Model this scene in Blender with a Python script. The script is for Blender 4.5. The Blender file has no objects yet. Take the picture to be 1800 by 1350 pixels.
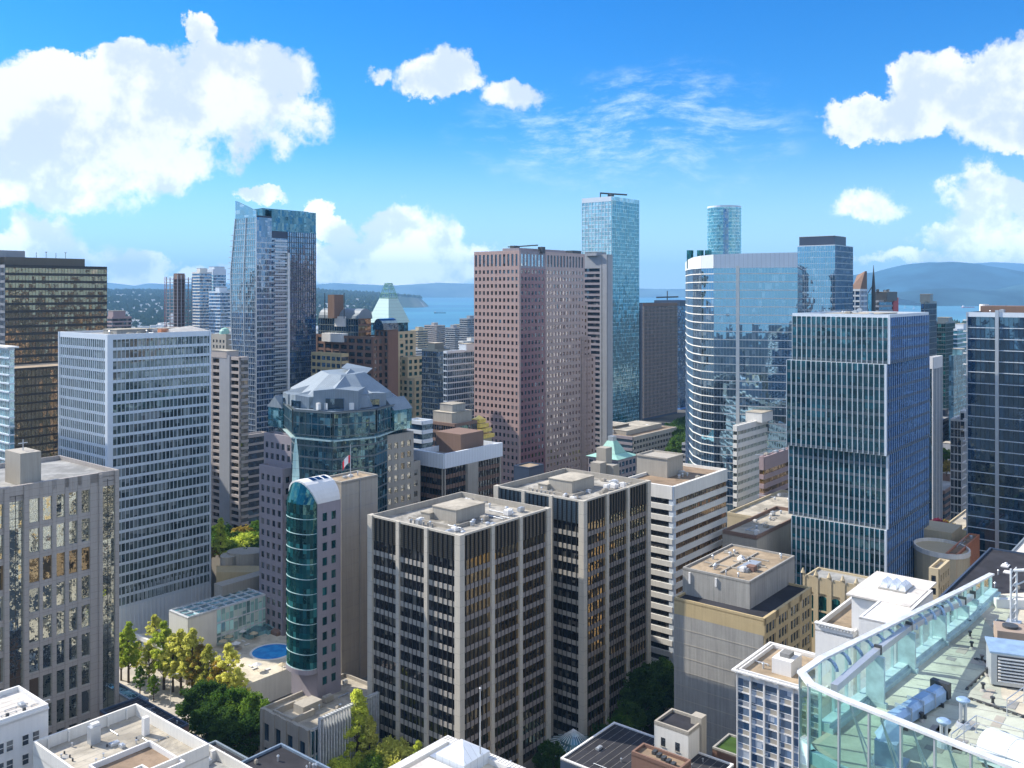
import bpy, bmesh, math, random
from mathutils import Vector
import numpy as np
random.seed(7); rnd = random.random
def uni(a, b): return a + (b - a) * random.random()
sc = bpy.context.scene
COL = sc.collection
# ------------------------------------------------------------------ camera
F, CX, HZ, H = 1600.0, 900.0, 512.0, 125.0        # focal length and horizon in pixels of the 1800x1350 photograph, eye height
cam = bpy.data.cameras.new('camera'); camo = bpy.data.objects.new('camera', cam); COL.objects.link(camo)
camo.location = (0, 0, H); camo.rotation_euler = (math.radians(90), 0, 0)
cam.sensor_width = 36; cam.lens = 32.0; cam.shift_y = -163 / 1800.0
cam.clip_start = 0.5; cam.clip_end = 90000
sc.camera = camo
sc.render.resolution_x = 1024; sc.render.resolution_y = 768
# ------------------------------------------------------------------ light
SUN_AZ, SUN_EL = -68.0, 38.0                      # degrees left of the view direction, elevation
sun = bpy.data.lights.new('sun', 'SUN'); sun.energy = 4.7; sun.angle = math.radians(0.5); sun.color = (1, .93, .82)
suno = bpy.data.objects.new('sun', sun); COL.objects.link(suno)
a_, e_ = math.radians(SUN_AZ), math.radians(SUN_EL)
SD = Vector((math.sin(a_) * math.cos(e_), math.cos(a_) * math.cos(e_), math.sin(e_)))
suno.rotation_euler = (-SD).to_track_quat('-Z', 'Y').to_euler()
sc.view_settings.view_transform = 'Standard'; sc.view_settings.look = 'None'
sc.view_settings.exposure = 0.82; sc.view_settings.gamma = 1
sc.cycles.max_bounces = 6; sc.cycles.glossy_bounces = 4; sc.cycles.diffuse_bounces = 3
sc.cycles.transmission_bounces = 6; sc.cycles.transparent_max_bounces = 8; sc.cycles.volume_bounces = 0

class N:                                           # tiny node helper
    def __init__(s, tree): s.t = tree
    def new(s, typ, **kw):
        n = s.t.nodes.new(typ)
        for k, v in kw.items():
            if k == 'ins':
                for i, x in v.items():
                    if x is None: continue
                    if isinstance(x, bpy.types.NodeSocket): s.t.links.new(x, n.inputs[i])
                    else: n.inputs[i].default_value = x
            else: setattr(n, k, v)
        return n
    def m(s, op, a, b=None, c=None, clamp=False):
        n = s.new('ShaderNodeMath', operation=op, ins={0: a, 1: b, 2: c}); n.use_clamp = clamp
        return n.outputs[0]
    def v(s, op, a, b=None, sc_=None):
        n = s.new('ShaderNodeVectorMath', operation=op, ins={0: a, 1: b})
        if sc_ is not None: n.inputs[3].default_value = sc_
        return n.outputs[1] if op in ('DOT_PRODUCT', 'LENGTH') else n.outputs[0]
    def mix(s, f, a, b, typ='MIX'):
        n = s.new('ShaderNodeMix', data_type='RGBA', blend_type=typ, ins={0: f, 6: a, 7: b}); return n.outputs[2]
    def ramp(s, x, lo, hi, a=0.0, b=1.0, smooth=True):
        n = s.new('ShaderNodeMapRange', ins={0: x, 1: lo, 2: hi, 3: a, 4: b})
        if smooth: n.interpolation_type = 'SMOOTHSTEP'
        return n.outputs[0]
    def noise(s, vec, scale, detail=4, rough=.5, dist=0, col=False):
        n = s.new('ShaderNodeTexNoise', ins={'Vector': vec, 'Scale': scale, 'Detail': detail, 'Roughness': rough, 'Distortion': dist})
        return n.outputs['Color' if col else 'Fac']

def c4(c): return (c[0], c[1], c[2], 1.0)
# ------------------------------------------------------------------ sky with clouds
w = bpy.data.worlds.new('World'); sc.world = w; w.use_nodes = True
wt = w.node_tree; wt.nodes.clear(); n = N(wt)
sky = n.new('ShaderNodeTexSky', sky_type='NISHITA'); sky.sun_disc = False
sky.sun_elevation = math.radians(SUN_EL); sky.sun_rotation = math.radians(SUN_AZ)
sky.air_density = 1.0; sky.dust_density = 0.2; sky.ozone_density = 4.0; sky.altitude = 100
tc = n.new('ShaderNodeTexCoord').outputs['Generated']
d = n.v('NORMALIZE', tc)
sep = n.new('ShaderNodeSeparateXYZ', ins={0: d})
az = n.m('ARCTAN2', sep.outputs[0], sep.outputs[1]); el = n.m('ARCSINE', sep.outputs[2])
# warped direction for ragged cloud outlines
w1 = n.noise(d, 6.0, 3, .5, col=True); w2 = n.noise(d, 22.0, 8, .68, col=True)
wz = n.v('ADD', n.v('SCALE', n.v('SUBTRACT', w1, (.5, .5, .5)), sc_=.09), n.v('SCALE', n.v('SUBTRACT', w2, (.5, .5, .5)), sc_=.055))
ws = n.new('ShaderNodeSeparateXYZ', ins={0: wz})
azw = n.m('ADD', az, ws.outputs[0]); elw = n.m('ADD', el, ws.outputs[2])
def skyang(px, py):
    x, z = (px - CX) / F, (HZ - py) / F
    return math.atan2(x, 1), math.asin(z / math.sqrt(1 + x * x + z * z))
def blobs(lst):
    acc = None
    for (px, py, rx, ry, wgt) in lst:
        a0, e0 = skyang(px, py)
        u = n.m('MULTIPLY', n.m('SUBTRACT', azw, a0), F / rx); v_ = n.m('MULTIPLY', n.m('SUBTRACT', elw, e0), F / ry)
        r2 = n.m('ADD', n.m('MULTIPLY', u, u), n.m('MULTIPLY', v_, v_))
        b = n.m('MULTIPLY', n.m('SUBTRACT', 1.0, r2), wgt)
        acc = b if acc is None else n.m('MAXIMUM', acc, b)
    return acc
CL = [(330, 180, 225, 95, 1), (450, 115, 112, 58, 1), (120, 215, 190, 82, 1), (235, 122, 90, 55, 1), (365, 48, 36, 30, .9), (250, 278, 160, 66, .9), (70, 300, 180, 68, .9), (110, 140, 60, 45, .9), (-80, 300, 120, 90, .8),
      (760, 125, 72, 40, .9), (800, 140, 45, 32, .9), (895, 155, 48, 30, .8), (663, 120, 24, 14, .7),
      (1700, 175, 120, 45, 1), (1800, 150, 80, 55, 1), (1560, 210, 120, 30, 1), (1640, 150, 55, 38, .9), (1780, 210, 110, 36, 1), (1480, 235, 55, 18, .8),
      (1722, 330, 58, 48, .85), (1715, 385, 50, 42, .8), (1535, 358, 70, 24, .7), (1680, 420, 60, 32, .7), (1790, 395, 36, 40, .7), (1785, 440, 55, 25, .7),
      (700, 400, 66, 50, 1), (765, 430, 75, 52, 1), (650, 450, 110, 52, 1), (720, 470, 200, 48, 1), (572, 360, 22, 26, .8), (600, 390, 34, 22, .7), (820, 465, 70, 44, 1), (480, 358, 42, 14, .7),
      (240, 465, 58, 24, .9), (250, 495, 75, 16, .7), (75, 420, 48, 32, .6), (70, 450, 110, 32, .7), (370, 485, 45, 20, .7), (1610, 462, 60, 12, .6), (1690, 462, 40, 14, .6)]
fld = blobs(CL)
fine = n.noise(d, 34.0, 10, .66)
fld = n.m('ADD', fld, n.m('MULTIPLY', n.m('SUBTRACT', fine, .5), 1.6))
dens = n.ramp(fld, n.ramp(n.noise(d, 7.0, 2, .5), .42, .6, .0, -.3), n.ramp(n.noise(d, 5.0, 2, .5), .4, .6, .22, .6))
# unseen clouds round the sky, for reflections and boosted to fill shaded facades
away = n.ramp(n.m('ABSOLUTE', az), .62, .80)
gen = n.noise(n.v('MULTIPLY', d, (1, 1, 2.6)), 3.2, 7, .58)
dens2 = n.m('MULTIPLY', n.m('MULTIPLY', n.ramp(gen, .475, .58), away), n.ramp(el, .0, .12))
# thin wispy cloud
a0, e0 = skyang(1090, 235)
u = n.m('MULTIPLY', n.m('SUBTRACT', azw, a0), F / 330.); v_ = n.m('MULTIPLY', n.m('SUBTRACT', elw, e0), F / 125.)
wm = n.ramp(n.m('ADD', n.m('MULTIPLY', u, u), n.m('MULTIPLY', v_, v_)), 1.0, .1)
wn = n.noise(n.v('MULTIPLY', n.v('ADD', d, n.v('SCALE', w1, sc_=.05)), (9, 4, 30)), 1.6, 9, .70, 0)
wisp = n.m('MULTIPLY', n.m('MULTIPLY', n.ramp(wn, .42, .78), wm), .8)
haze_h = n.m('MULTIPLY', n.ramp(el, .19, -.01), .75)
# cloud body shading: sunward billows white, far side and bases a cool grey
off = n.v('ADD', d, (SD.x * .035, 0, .03))
lit = n.m('SUBTRACT', n.noise(d, 11.0, 7, .6), n.noise(off, 11.0, 7, .6))
shade = n.ramp(n.m('ADD', n.m('MULTIPLY', lit, 2.6), n.m('MULTIPLY', n.m('SUBTRACT', fld, .45), -.16)), -.30, .14)
ccol = n.mix(shade, (4.9, 5.5, 6.3, 1), (7.2, 7.3, 7.45, 1))
ccol = n.mix(n.ramp(el, .16, .01, 0, 1), ccol, n.mix(shade, (7.0, 7.8, 8.8, 1), (12.5, 12.6, 12.8, 1)))
hs = n.new('ShaderNodeHueSaturation', ins={'Saturation': 1.42, 'Value': 1.0, 'Color': sky.outputs[0], 'Hue': .497})
tint = n.mix(1.0, hs.outputs[0], (.44, .87, 1.14, 1), 'MULTIPLY')
c = n.mix(haze_h, tint, (5.2, 6.9, 8.3, 1))
c = n.mix(wisp, c, (6.2, 7.4, 8.4, 1))
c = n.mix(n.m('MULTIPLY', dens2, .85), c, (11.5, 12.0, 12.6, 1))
c = n.mix(n.m('MULTIPLY', dens, .97), c, ccol)
bg = n.new('ShaderNodeBackground', ins={0: c, 1: 0.094})
out = n.new('ShaderNodeOutputWorld', ins={0: bg.outputs[0]})
w.cycles.sampling_method = 'MANUAL'; w.cycles.sample_map_resolution = 512

# ------------------------------------------------------------------ geometry helpers
GA = math.radians(39.2)
def dirs(rot=0.0):
    g = GA + math.radians(rot)
    return Vector((math.sin(g), math.cos(g))), Vector((-math.cos(g), math.sin(g)))
A, Bd = dirs()
def P(px, py, Y): return Vector(((px - CX) * Y / F, Y, H - (py - HZ) * Y / F))
def ZP(py, Y): return H - (py - HZ) * Y / F
def YP(py, z): return (H - z) * F / (py - HZ)
def Pz(px, py, z): return P(px, py, YP(py, z))
def P2(px, Y): return Vector(((px - CX) * Y / F, Y))
def along(p, dv, px):
    k = (px - CX) / F
    return (k * p.y - p.x) / (dv.x - k * dv.y)
def tag(o, label=None, cat=None, group=None, kind=None):
    if label: o['label'] = label
    if cat: o['category'] = cat
    if group: o['group'] = group
    if kind: o['kind'] = kind
    return o
WL = {}
def thing(name, label, cat, loc, group=None):
    o = bpy.data.objects.new(name, None); COL.objects.link(o); o.location = loc; o.empty_display_size = 1
    WL[o] = Vector(loc); return tag(o, label, cat, group)
class MB:
    def __init__(s): s.v = []; s.f = []; s.uv = []; s.mi = []
    def face(s, pts, uv=None, mi=0):
        b = len(s.v); s.v += [tuple(p) for p in pts]; s.f.append(tuple(range(b, b + len(pts))))
        s.uv += uv if uv else [(p[0] + p[1] * .7, p[2]) for p in pts]; s.mi.append(mi)
    def hexa(s, p, mi=0, skip=()):                      # p: 8 points, 0-3 bottom ccw, 4-7 top
        for i, q in enumerate(((3, 2, 1, 0), (4, 5, 6, 7), (0, 1, 5, 4), (1, 2, 6, 5), (2, 3, 7, 6), (3, 0, 4, 7))):
            if i in skip: continue
            pp = [p[k] for k in q]
            if i < 2: uv = [(a[0], a[1]) for a in pp]
            else:
                L = (Vector(pp[1]) - Vector(pp[0])).length
                uv = [(0, pp[0][2]), (L, pp[1][2]), (L, pp[2][2]), (0, pp[3][2])]
            s.face(pp, uv, mi)
    def box(s, c, sx, sy, z0, z1, du=None, mi=0):       # centred footprint, du = unit axis of sx
        du = du or A; dv = Vector((-du.y, du.x)); c = Vector(c[:2])
        q = [c - du * sx / 2 - dv * sy / 2, c + du * sx / 2 - dv * sy / 2, c + du * sx / 2 + dv * sy / 2, c - du * sx / 2 + dv * sy / 2]
        s.hexa([(a.x, a.y, z0) for a in q] + [(a.x, a.y, z1) for a in q], mi)
    def prism(s, pts, z0, z1, mi=0, top=True, bottom=False, mis=None):
        k = len(pts); L = 0
        for i in range(k):
            a, b = pts[i], pts[(i + 1) % k]; l = (Vector(b[:2]) - Vector(a[:2])).length
            s.face([(a[0], a[1], z0), (b[0], b[1], z0), (b[0], b[1], z1), (a[0], a[1], z1)], [(L, z0), (L + l, z0), (L + l, z1), (L, z1)], mis[i] if mis else mi); L += l
        if top: s.face([(a[0], a[1], z1) for a in pts], [(a[0], a[1]) for a in pts], mi)
        if bottom: s.face([(a[0], a[1], z0) for a in reversed(pts)], [(a[0], a[1]) for a in reversed(pts)], mi)
    def ring(s, pts, t, z0, z1, mi=0):
        inn = inset(pts, t); k = len(pts)
        for i in range(k):
            j = (i + 1) % k; a, b, c_, d_ = pts[i], pts[j], inn[j], inn[i]
            s.hexa([(a[0], a[1], z0), (b[0], b[1], z0), (c_[0], c_[1], z0), (d_[0], d_[1], z0), (a[0], a[1], z1), (b[0], b[1], z1), (c_[0], c_[1], z1), (d_[0], d_[1], z1)], mi, skip=(0, 3, 5))
    def tube(s, a, b, r, k=8, r2=None, cap=True, mi=0):
        a, b = Vector(a), Vector(b); r2 = r if r2 is None else r2
        ax = (b - a).normalized(); u = ax.orthogonal().normalized(); v = ax.cross(u)
        A_ = [a + (u * math.cos(t) + v * math.sin(t)) * r for t in [2 * math.pi * i / k for i in range(k)]]
        B_ = [b + (u * math.cos(t) + v * math.sin(t)) * r2 for t in [2 * math.pi * i / k for i in range(k)]]
        for i in range(k):
            j = (i + 1) % k; s.face([A_[i], A_[j], B_[j], B_[i]], None, mi)
        if cap: s.face(B_, None, mi); s.face(A_[::-1], None, mi)
    def lathe(s, c, prof, k=20, mi=0):                  # prof: (r, z)
        for i in range(len(prof) - 1):
            (r0, z0), (r1, z1) = prof[i], prof[i + 1]
            for j in range(k):
                t0, t1 = 2 * math.pi * j / k, 2 * math.pi * (j + 1) / k
                q = [(c[0] + r0 * math.cos(t0), c[1] + r0 * math.sin(t0), z0), (c[0] + r0 * math.cos(t1), c[1] + r0 * math.sin(t1), z0),
                     (c[0] + r1 * math.cos(t1), c[1] + r1 * math.sin(t1), z1), (c[0] + r1 * math.cos(t0), c[1] + r1 * math.sin(t0), z1)]
                if r1 < 1e-4: q = q[:3]
                elif r0 < 1e-4: q = [q[0], q[2], q[3]]
                s.face(q, None, mi)
    def build(s, name, mat, parent=None, smooth=False, loc=None):
        org = WL[parent] if parent is not None and parent in WL else Vector(loc or (0, 0, 0))
        me = bpy.data.meshes.new(name)
        V = [(a[0] - org.x, a[1] - org.y, a[2] - org.z) for a in s.v]
        me.from_pydata(V, [], s.f)
        uvl = me.uv_layers.new(name='UVMap'); uvl.data.foreach_set('uv', [x for p in s.uv for x in p])
        for m_ in (mat if isinstance(mat, (list, tuple)) else [mat]): me.materials.append(m_)
        if any(s.mi): me.polygons.foreach_set('material_index', s.mi)
        if smooth: me.polygons.foreach_set('use_smooth', [True] * len(s.f))
        me.update()
        o = bpy.data.objects.new(name, me); COL.objects.link(o)
        if parent is not None: o.parent = parent; WL[o] = org
        else: o.location = org; WL[o] = org
        return o
def inset(pts, t):
    k = len(pts); out = []
    for i in range(k):
        p0, p1, p2 = Vector(pts[i - 1][:2]), Vector(pts[i][:2]), Vector(pts[(i + 1) % k][:2])
        d0, d1 = (p1 - p0).normalized(), (p2 - p1).normalized()
        n0, n1 = Vector((-d0.y, d0.x)), Vector((-d1.y, d1.x))
        b = (n0 + n1); b = b / max(b.length, 1e-6); out.append(p1 + b * (t / max(.3, b.dot(n0))))
    return out
# ------------------------------------------------------------------ materials
def mat(name):
    m = bpy.data.materials.new(name); m.use_nodes = True; m.node_tree.nodes.clear(); return m, N(m.node_tree)
def finish(n, sh): n.new('ShaderNodeOutputMaterial', ins={0: sh})
def wall(name, col, rough=.8, var=.12, streak=.15, joint=None, spec=.3, scale=.25, metal=0.0):
    m, n = mat(name); tc = n.new('ShaderNodeTexCoord').outputs['Object']
    big = n.noise(tc, scale, 5, .6); fine = n.noise(tc, 3.0, 4, .6)
    stv = n.v('MULTIPLY', tc, (1.3, 1.3, .06)); st = n.noise(stv, 1.2, 4, .6)
    f = n.m('ADD', n.m('MULTIPLY', n.m('SUBTRACT', big, .5), var * 2), n.m('MULTIPLY', n.m('SUBTRACT', fine, .5), var))
    f = n.m('ADD', f, n.m('MULTIPLY', n.m('SUBTRACT', st, .5), streak * 2)); f = n.m('ADD', f, 1.0)
    c = n.mix(1.0, c4(col), n.new('ShaderNodeCombineColor', ins={0: f, 1: f, 2: f}).outputs[0], 'MULTIPLY')
    if joint:                                           # joint = (du, dv, width): panel joints
        uv = n.new('ShaderNodeUVMap').outputs[0]; s = n.new('ShaderNodeSeparateXYZ', ins={0: uv})
        j = None
        for k in (0, 1):
            if not joint[k]: continue
            fr = n.m('FRACT', n.m('DIVIDE', s.outputs[k], joint[k])); e = n.m('LESS_THAN', n.m('MULTIPLY', fr, joint[k]), joint[2])
            j = e if j is None else n.m('MAXIMUM', j, e)
        c = n.mix(n.m('MULTIPLY', j, .75), c, c4([x * .35 for x in col]))
    b = n.new('ShaderNodeBump', ins={'Strength': .25, 'Distance': .05, 'Height': fine})
    p = n.new('ShaderNodeBsdfPrincipled', ins={'Base Color': c, 'Roughness': rough, 'Specular IOR Level': spec, 'Metallic': metal, 'Normal': b.outputs[0]})
    finish(n, p.outputs[0]); return m
def paint(name, col, rough=.5, metal=0.0, spec=.5):
    m, n = mat(name); tc = n.new('ShaderNodeTexCoord').outputs['Object']
    f = n.ramp(n.noise(tc, 1.1, 4, .6), .3, .7, .82, 1.12)
    c = n.mix(1.0, c4(col), n.new('ShaderNodeCombineColor', ins={0: f, 1: f, 2: f}).outputs[0], 'MULTIPLY')
    p = n.new('ShaderNodeBsdfPrincipled', ins={'Base Color': c, 'Roughness': rough, 'Metallic': metal, 'Specular IOR Level': spec})
    finish(n, p.outputs[0]); return m
def glass(name, base, tint=(.8, .9, 1), f0=.22, pane=(1.5, 3.8), blind=.2, bcol=(.35, .36, .34), tilt=.012, warp=.02, rough=.02, wscale=.35, var=1.0):
    m, n = mat(name)
    uv = n.new('ShaderNodeUVMap').outputs[0]; q = n.v('DIVIDE', uv, (pane[0], pane[1], 1)); cell = n.v('FLOOR', q)
    wn = n.new('ShaderNodeTexWhiteNoise', noise_dimensions='3D', ins={'Vector': cell})
    val, rc = wn.outputs[0], wn.outputs[1]; rs = n.new('ShaderNodeSeparateXYZ', ins={0: rc})
    cell2 = n.v('FLOOR', n.v('DIVIDE', uv, (pane[0] * 4, pane[1], 1)))
    wn2 = n.new('ShaderNodeTexWhiteNoise', noise_dimensions='3D', ins={'Vector': cell2}).outputs[0]
    bright = n.m('ADD', n.m('MULTIPLY', val, 1.0 * var), .45)
    bright = n.m('MULTIPLY', bright, n.m('ADD', n.m('MULTIPLY', wn2, .8 * var), .6))
    c = n.mix(1.0, c4(base), n.new('ShaderNodeCombineColor', ins={0: bright, 1: bright, 2: bright}).outputs[0], 'MULTIPLY')
    fy = n.m('FRACT', n.new('ShaderNodeSeparateXYZ', ins={0: q}).outputs[1])
    on = n.m('LESS_THAN', rs.outputs[1], blind); dn = n.m('GREATER_THAN', fy, n.m('MULTIPLY', rs.outputs[2], .9))
    c = n.mix(n.m('MULTIPLY', on, dn), c, c4(bcol))
    geo = n.new('ShaderNodeNewGeometry'); tc = n.new('ShaderNodeTexCoord').outputs['Object']
    wv = n.noise(tc, wscale, 3, .5, col=True); wv2 = n.noise(tc, wscale * 5, 1, .5, col=True)
    off = n.v('ADD', n.v('SCALE', n.v('SUBTRACT', rc, (.5, .5, .5)), sc_=tilt * 2), n.v('SCALE', n.v('SUBTRACT', wv, (.5, .5, .5)), sc_=warp * 2))
    off = n.v('ADD', off, n.v('SCALE', n.v('SUBTRACT', wv2, (.5, .5, .5)), sc_=warp * .9))
    nor = n.v('NORMALIZE', n.v('ADD', geo.outputs['Normal'], off))
    df = n.new('ShaderNodeBsdfDiffuse', ins={'Color': c})
    gl = n.new('ShaderNodeBsdfGlossy', ins={'Color': c4(tint), 'Roughness': rough, 'Normal': nor})
    lw = n.new('ShaderNodeLayerWeight', ins={'Blend': .5})
    fac = n.m('ADD', n.m('MULTIPLY', n.m('POWER', lw.outputs['Facing'], 4.0), 1 - f0), f0)
    ms = n.new('ShaderNodeMixShader', ins={0: fac, 1: df.outputs[0], 2: gl.outputs[0]})
    finish(n, ms.outputs[0]); return m
def clear_glass(name, col, refl=.25):
    m, n = mat(name)
    tr = n.new('ShaderNodeBsdfTransparent', ins={'Color': c4(col)}); gl = n.new('ShaderNodeBsdfGlossy', ins={'Color': (.9, 1, 1, 1), 'Roughness': .02})
    lw = n.new('ShaderNodeLayerWeight', ins={'Blend': .5}); fac = n.m('ADD', n.m('MULTIPLY', n.m('POWER', lw.outputs['Facing'], 3.0), .7), refl * .35)
    ms = n.new('ShaderNodeMixShader', ins={0: fac, 1: tr.outputs[0], 2: gl.outputs[0]}); finish(n, ms.outputs[0]); return m
def backgrid(name, col, dark=(.05, .06, .07), pw=3.0, ph=3.8, fw=.55, fhh=.5, tint=(.8, .9, 1)):
    m, n = mat(name); uv = n.new('ShaderNodeUVMap').outputs[0]
    q = n.v('DIVIDE', uv, (pw, ph, 1)); s = n.new('ShaderNodeSeparateXYZ', ins={0: n.v('FRACTION', q)})
    win = n.m('MULTIPLY', n.m('LESS_THAN', s.outputs[0], fw), n.m('LESS_THAN', s.outputs[1], fhh))
    wn = n.new('ShaderNodeTexWhiteNoise', noise_dimensions='3D', ins={'Vector': n.v('FLOOR', q)}).outputs[0]
    dk = n.mix(wn, c4([x * .5 for x in dark]), c4([x * 2 for x in dark]))
    c = n.mix(win, c4(col), dk); r = n.m('SUBTRACT', .8, n.m('MULTIPLY', win, .7))
    p = n.new('ShaderNodeBsdfPrincipled', ins={'Base Color': c, 'Roughness': r, 'IOR': 1.8}); finish(n, p.outputs[0]); return m
def gravel(name, col, patch=.35, spec=.2):
    m, n = mat(name); tc = n.new('ShaderNodeTexCoord').outputs['Object']
    a = n.noise(tc, .12, 6, .65, .5); b = n.noise(tc, 5.0, 3, .7); sm = n.noise(tc, .5, 5, .7)
    f = n.m('ADD', n.ramp(a, .35, .65, 1 - patch, 1.12), n.m('MULTIPLY', n.m('SUBTRACT', b, .5), .25)); f = n.m('MULTIPLY', f, n.ramp(sm, .25, .5, .72, 1.0))
    c = n.mix(1.0, c4(col), n.new('ShaderNodeCombineColor', ins={0: f, 1: f, 2: f}).outputs[0], 'MULTIPLY')
    p = n.new('ShaderNodeBsdfPrincipled', ins={'Base Color': c, 'Roughness': .9, 'Specular IOR Level': spec}); finish(n, p.outputs[0]); return m
def leafm(name, c0, c1):
    m, n = mat(name); tc = n.new('ShaderNodeTexCoord').outputs['Object']; oi = n.new('ShaderNodeObjectInfo').outputs['Random']
    f = n.m('ADD', n.m('MULTIPLY', n.noise(tc, .45, 3, .6), 1.0), n.m('MULTIPLY', n.noise(tc, 3.1, 2, .7), .9)); f = n.m('ADD', f, n.m('MULTIPLY', n.m('SUBTRACT', oi, .5), .3))
    c = n.mix(n.ramp(f, .65, 1.25), c4(c0), c4(c1))
    df = n.new('ShaderNodeBsdfDiffuse', ins={0: c}); tl = n.new('ShaderNodeBsdfTranslucent', ins={0: c})
    ms = n.new('ShaderNodeMixShader', ins={0: .5, 1: df.outputs[0], 2: tl.outputs[0]}); finish(n, ms.outputs[0]); return m

M = {}
M['concrete'] = wall('concrete', (.36, .33, .28), streak=.22)
M['concrete_dark'] = wall('concrete_weathered', (.31, .30, .275), streak=.4, var=.2)
M['beige'] = wall('beige_precast', (.50, .46, .385), joint=(0, 3.75, .06))
M['beige_dim'] = wall('beige_precast_panel', (.34, .315, .275))
M['white'] = wall('white_paint', (.68, .67, .65), streak=.10, var=.06)
M['white_panel'] = wall('white_metal_panel', (.66, .70, .74), rough=.45, streak=.08, var=.06, joint=(1.5, 0, .06), spec=.5)
M['white_alu'] = wall('pale_aluminium', (.60, .66, .72), rough=.4, streak=.05, var=.05, spec=.5)
M['white_band'] = wall('white_concrete_band', (.68, .66, .61), streak=.15, var=.08)
M['bronze'] = paint('bronze_frame', (.035, .028, .024), .4)
M['blackish'] = paint('dark_frame', (.02, .022, .025), .4)
M['granite'] = wall('grey_granite', (.37, .33, .295), rough=.5, spec=.5, joint=(2.0, 1.85, .05))
M['granite_pink'] = wall('pink_granite', (.43, .30, .265), rough=.35, spec=.6, joint=(1.5, 1.98, .04))
M['granite_red'] = wall('red_granite', (.24, .115, .125), rough=.25, spec=.7)
M['brick_brown'] = wall('brown_brick', (.20, .12, .09))
M['stone_pink'] = wall('pink_stone', (.33, .25, .25), streak=.1)
M['stone_mauve'] = wall('mauve_grey_stone', (.28, .25, .27), streak=.1)
M['stone_cream'] = wall('cream_stone', (.50, .42, .28), streak=.15)
M['tan'] = wall('tan_stucco', (.46, .36, .20), streak=.18)
M['grey_slab'] = wall('grey_slab', (.30, .31, .33), streak=.15)
M['res_beige'] = wall('residential_beige', (.40, .35, .32), streak=.12)
M['navy'] = wall('navy_panel', (.05, .07, .11), rough=.4)
M['metal_roof'] = wall('blue_grey_metal_roof', (.20, .245, .285), rough=.6, joint=(.6, 0, .05), spec=.3, streak=.15, var=.2)
M['copper'] = wall('green_copper', (.28, .50, .43), rough=.6, joint=(.8, 0, .05), streak=.2)
M['copper_pale'] = wall('pale_green_panel', (.42, .60, .56), rough=.35, joint=(0, 2.2, .1), spec=.6, streak=.05, var=.05)
M['gold'] = paint('gold_roof', (.80, .58, .14), .35)
M['gravel'] = gravel('roof_gravel', (.42, .38, .31))
M['fin_blue'] = paint('blue_grey_fin', (.34, .46, .62), .4)  # pale ribs of the side face, shade and reflected sky put into the paint
M['brown_dim'] = wall('taupe_panel', (.25, .22, .20))  # beige spandrel with the right faces' shade put into its colour
M['g_pinkwin'] = glass('rosy_mirror_glass', (.10, .07, .06), (1.0, .86, .78), .50, (1.6, 3.95), .3, (.42, .34, .30), .04, .05)  # warm reflection put into the tint of the right-side panes
M['gravel_mix'] = gravel('mixed_roof_gravel', (.36, .34, .30), .55)
M['gravel_grey'] = gravel('grey_roof', (.30, .30, .29))
M['gravel_dark'] = gravel('black_roof', (.035, .035, .042), .3)
M['gravel_brown'] = gravel('brown_roof', (.26, .19, .13))
M['gravel_tan'] = gravel('tan_roof', (.36, .28, .19))
M['deck_light'] = gravel('cream_roof_membrane', (.55, .50, .40), .25)
M['deck_green'] = gravel('pale_roof_membrane', (.44, .46, .38), .25)
M['roof_white'] = gravel('white_roof', (.62, .58, .53), .2)
M['steel'] = wall('galvanised_steel', (.50, .53, .56), rough=.35, metal=.5, streak=.1, var=.15)
M['steel_white'] = paint('white_steel', (.58, .60, .61), .4)
M['duct_blue'] = paint('blue_grey_duct', (.34, .47, .62), .35, .3)
M['tealframe'] = paint('pale_teal_steel', (.42, .56, .56), .35)
M['darkmetal'] = paint('dark_metal', (.05, .055, .06), .5)
M['brownfin'] = wall('brown_panel', (.32, .25, .20))
M['brown_tile'] = wall('brown_tile', (.20, .13, .10))
M['red'] = paint('red_paint', (.42, .05, .05), .6)
M['orange'] = paint('rust_orange', (.50, .20, .10), .6)
M['bluepanel'] = paint('blue_panel', (.10, .22, .50), .4)
M['g_white'] = glass('green_office_glass', (.065, .085, .085), (.70, .84, .86), .20, (1.5, 3.7), .38, (.22, .25, .25))
M['g_dark'] = glass('black_glass', (.010, .011, .014), (.62, .60, .64), .13, (1.05, 3.75), .22, (.13, .12, .10), .02, .02)
M['g_bronze'] = glass('bronze_glass', (.040, .026, .022), (1.0, .74, .48), .36, (1.6, 3.9), .12, (.12, .09, .05), .02, .05)
M['g_gold'] = glass('gold_tinted_glass', (.03, .02, .012), (1.0, .78, .48), .42, (2.6, 7.4), .05, (.12, .10, .06), .03, .06, wscale=.5)  # one window row with its orange reflection put into the tint
M['g_green'] = glass('silver_green_glass', (.028, .034, .036), (.90, .95, .86), .62, (2.6, 7.4), .05, (.1, .1, .1), .05, .09, wscale=.5)
M['g_blue'] = glass('blue_tower_glass', (.018, .050, .11), (.62, .80, 1.0), .26, (1.4, 3.1), .20, (.16, .20, .25), .04, .03)
M['g_blue2'] = glass('pale_blue_glass', (.06, .10, .14), (.75, .92, 1.0), .42, (1.4, 3.1), .2, (.3, .34, .36), .03, .04)
M['g_curve'] = glass('sky_mirror_glass', (.03, .055, .085), (.46, .76, 1.0), .46, (1.5, 3.9), .16, (.20, .24, .26), .006, .014, wscale=.08)
M['g_teal'] = glass('dark_teal_glass', (.010, .065, .085), (.40, .70, .82), .17, (1.6, 4.0), .12, (.03, .08, .09), .02, .04)
M['g_teal_side'] = glass('blue_teal_glass', (.016, .055, .13), (.30, .56, 1.0), .30, (1.6, 4.0), .12, (.04, .08, .12), .02, .03)  # side face glass, reflected sky put into the bluer colour
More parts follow.
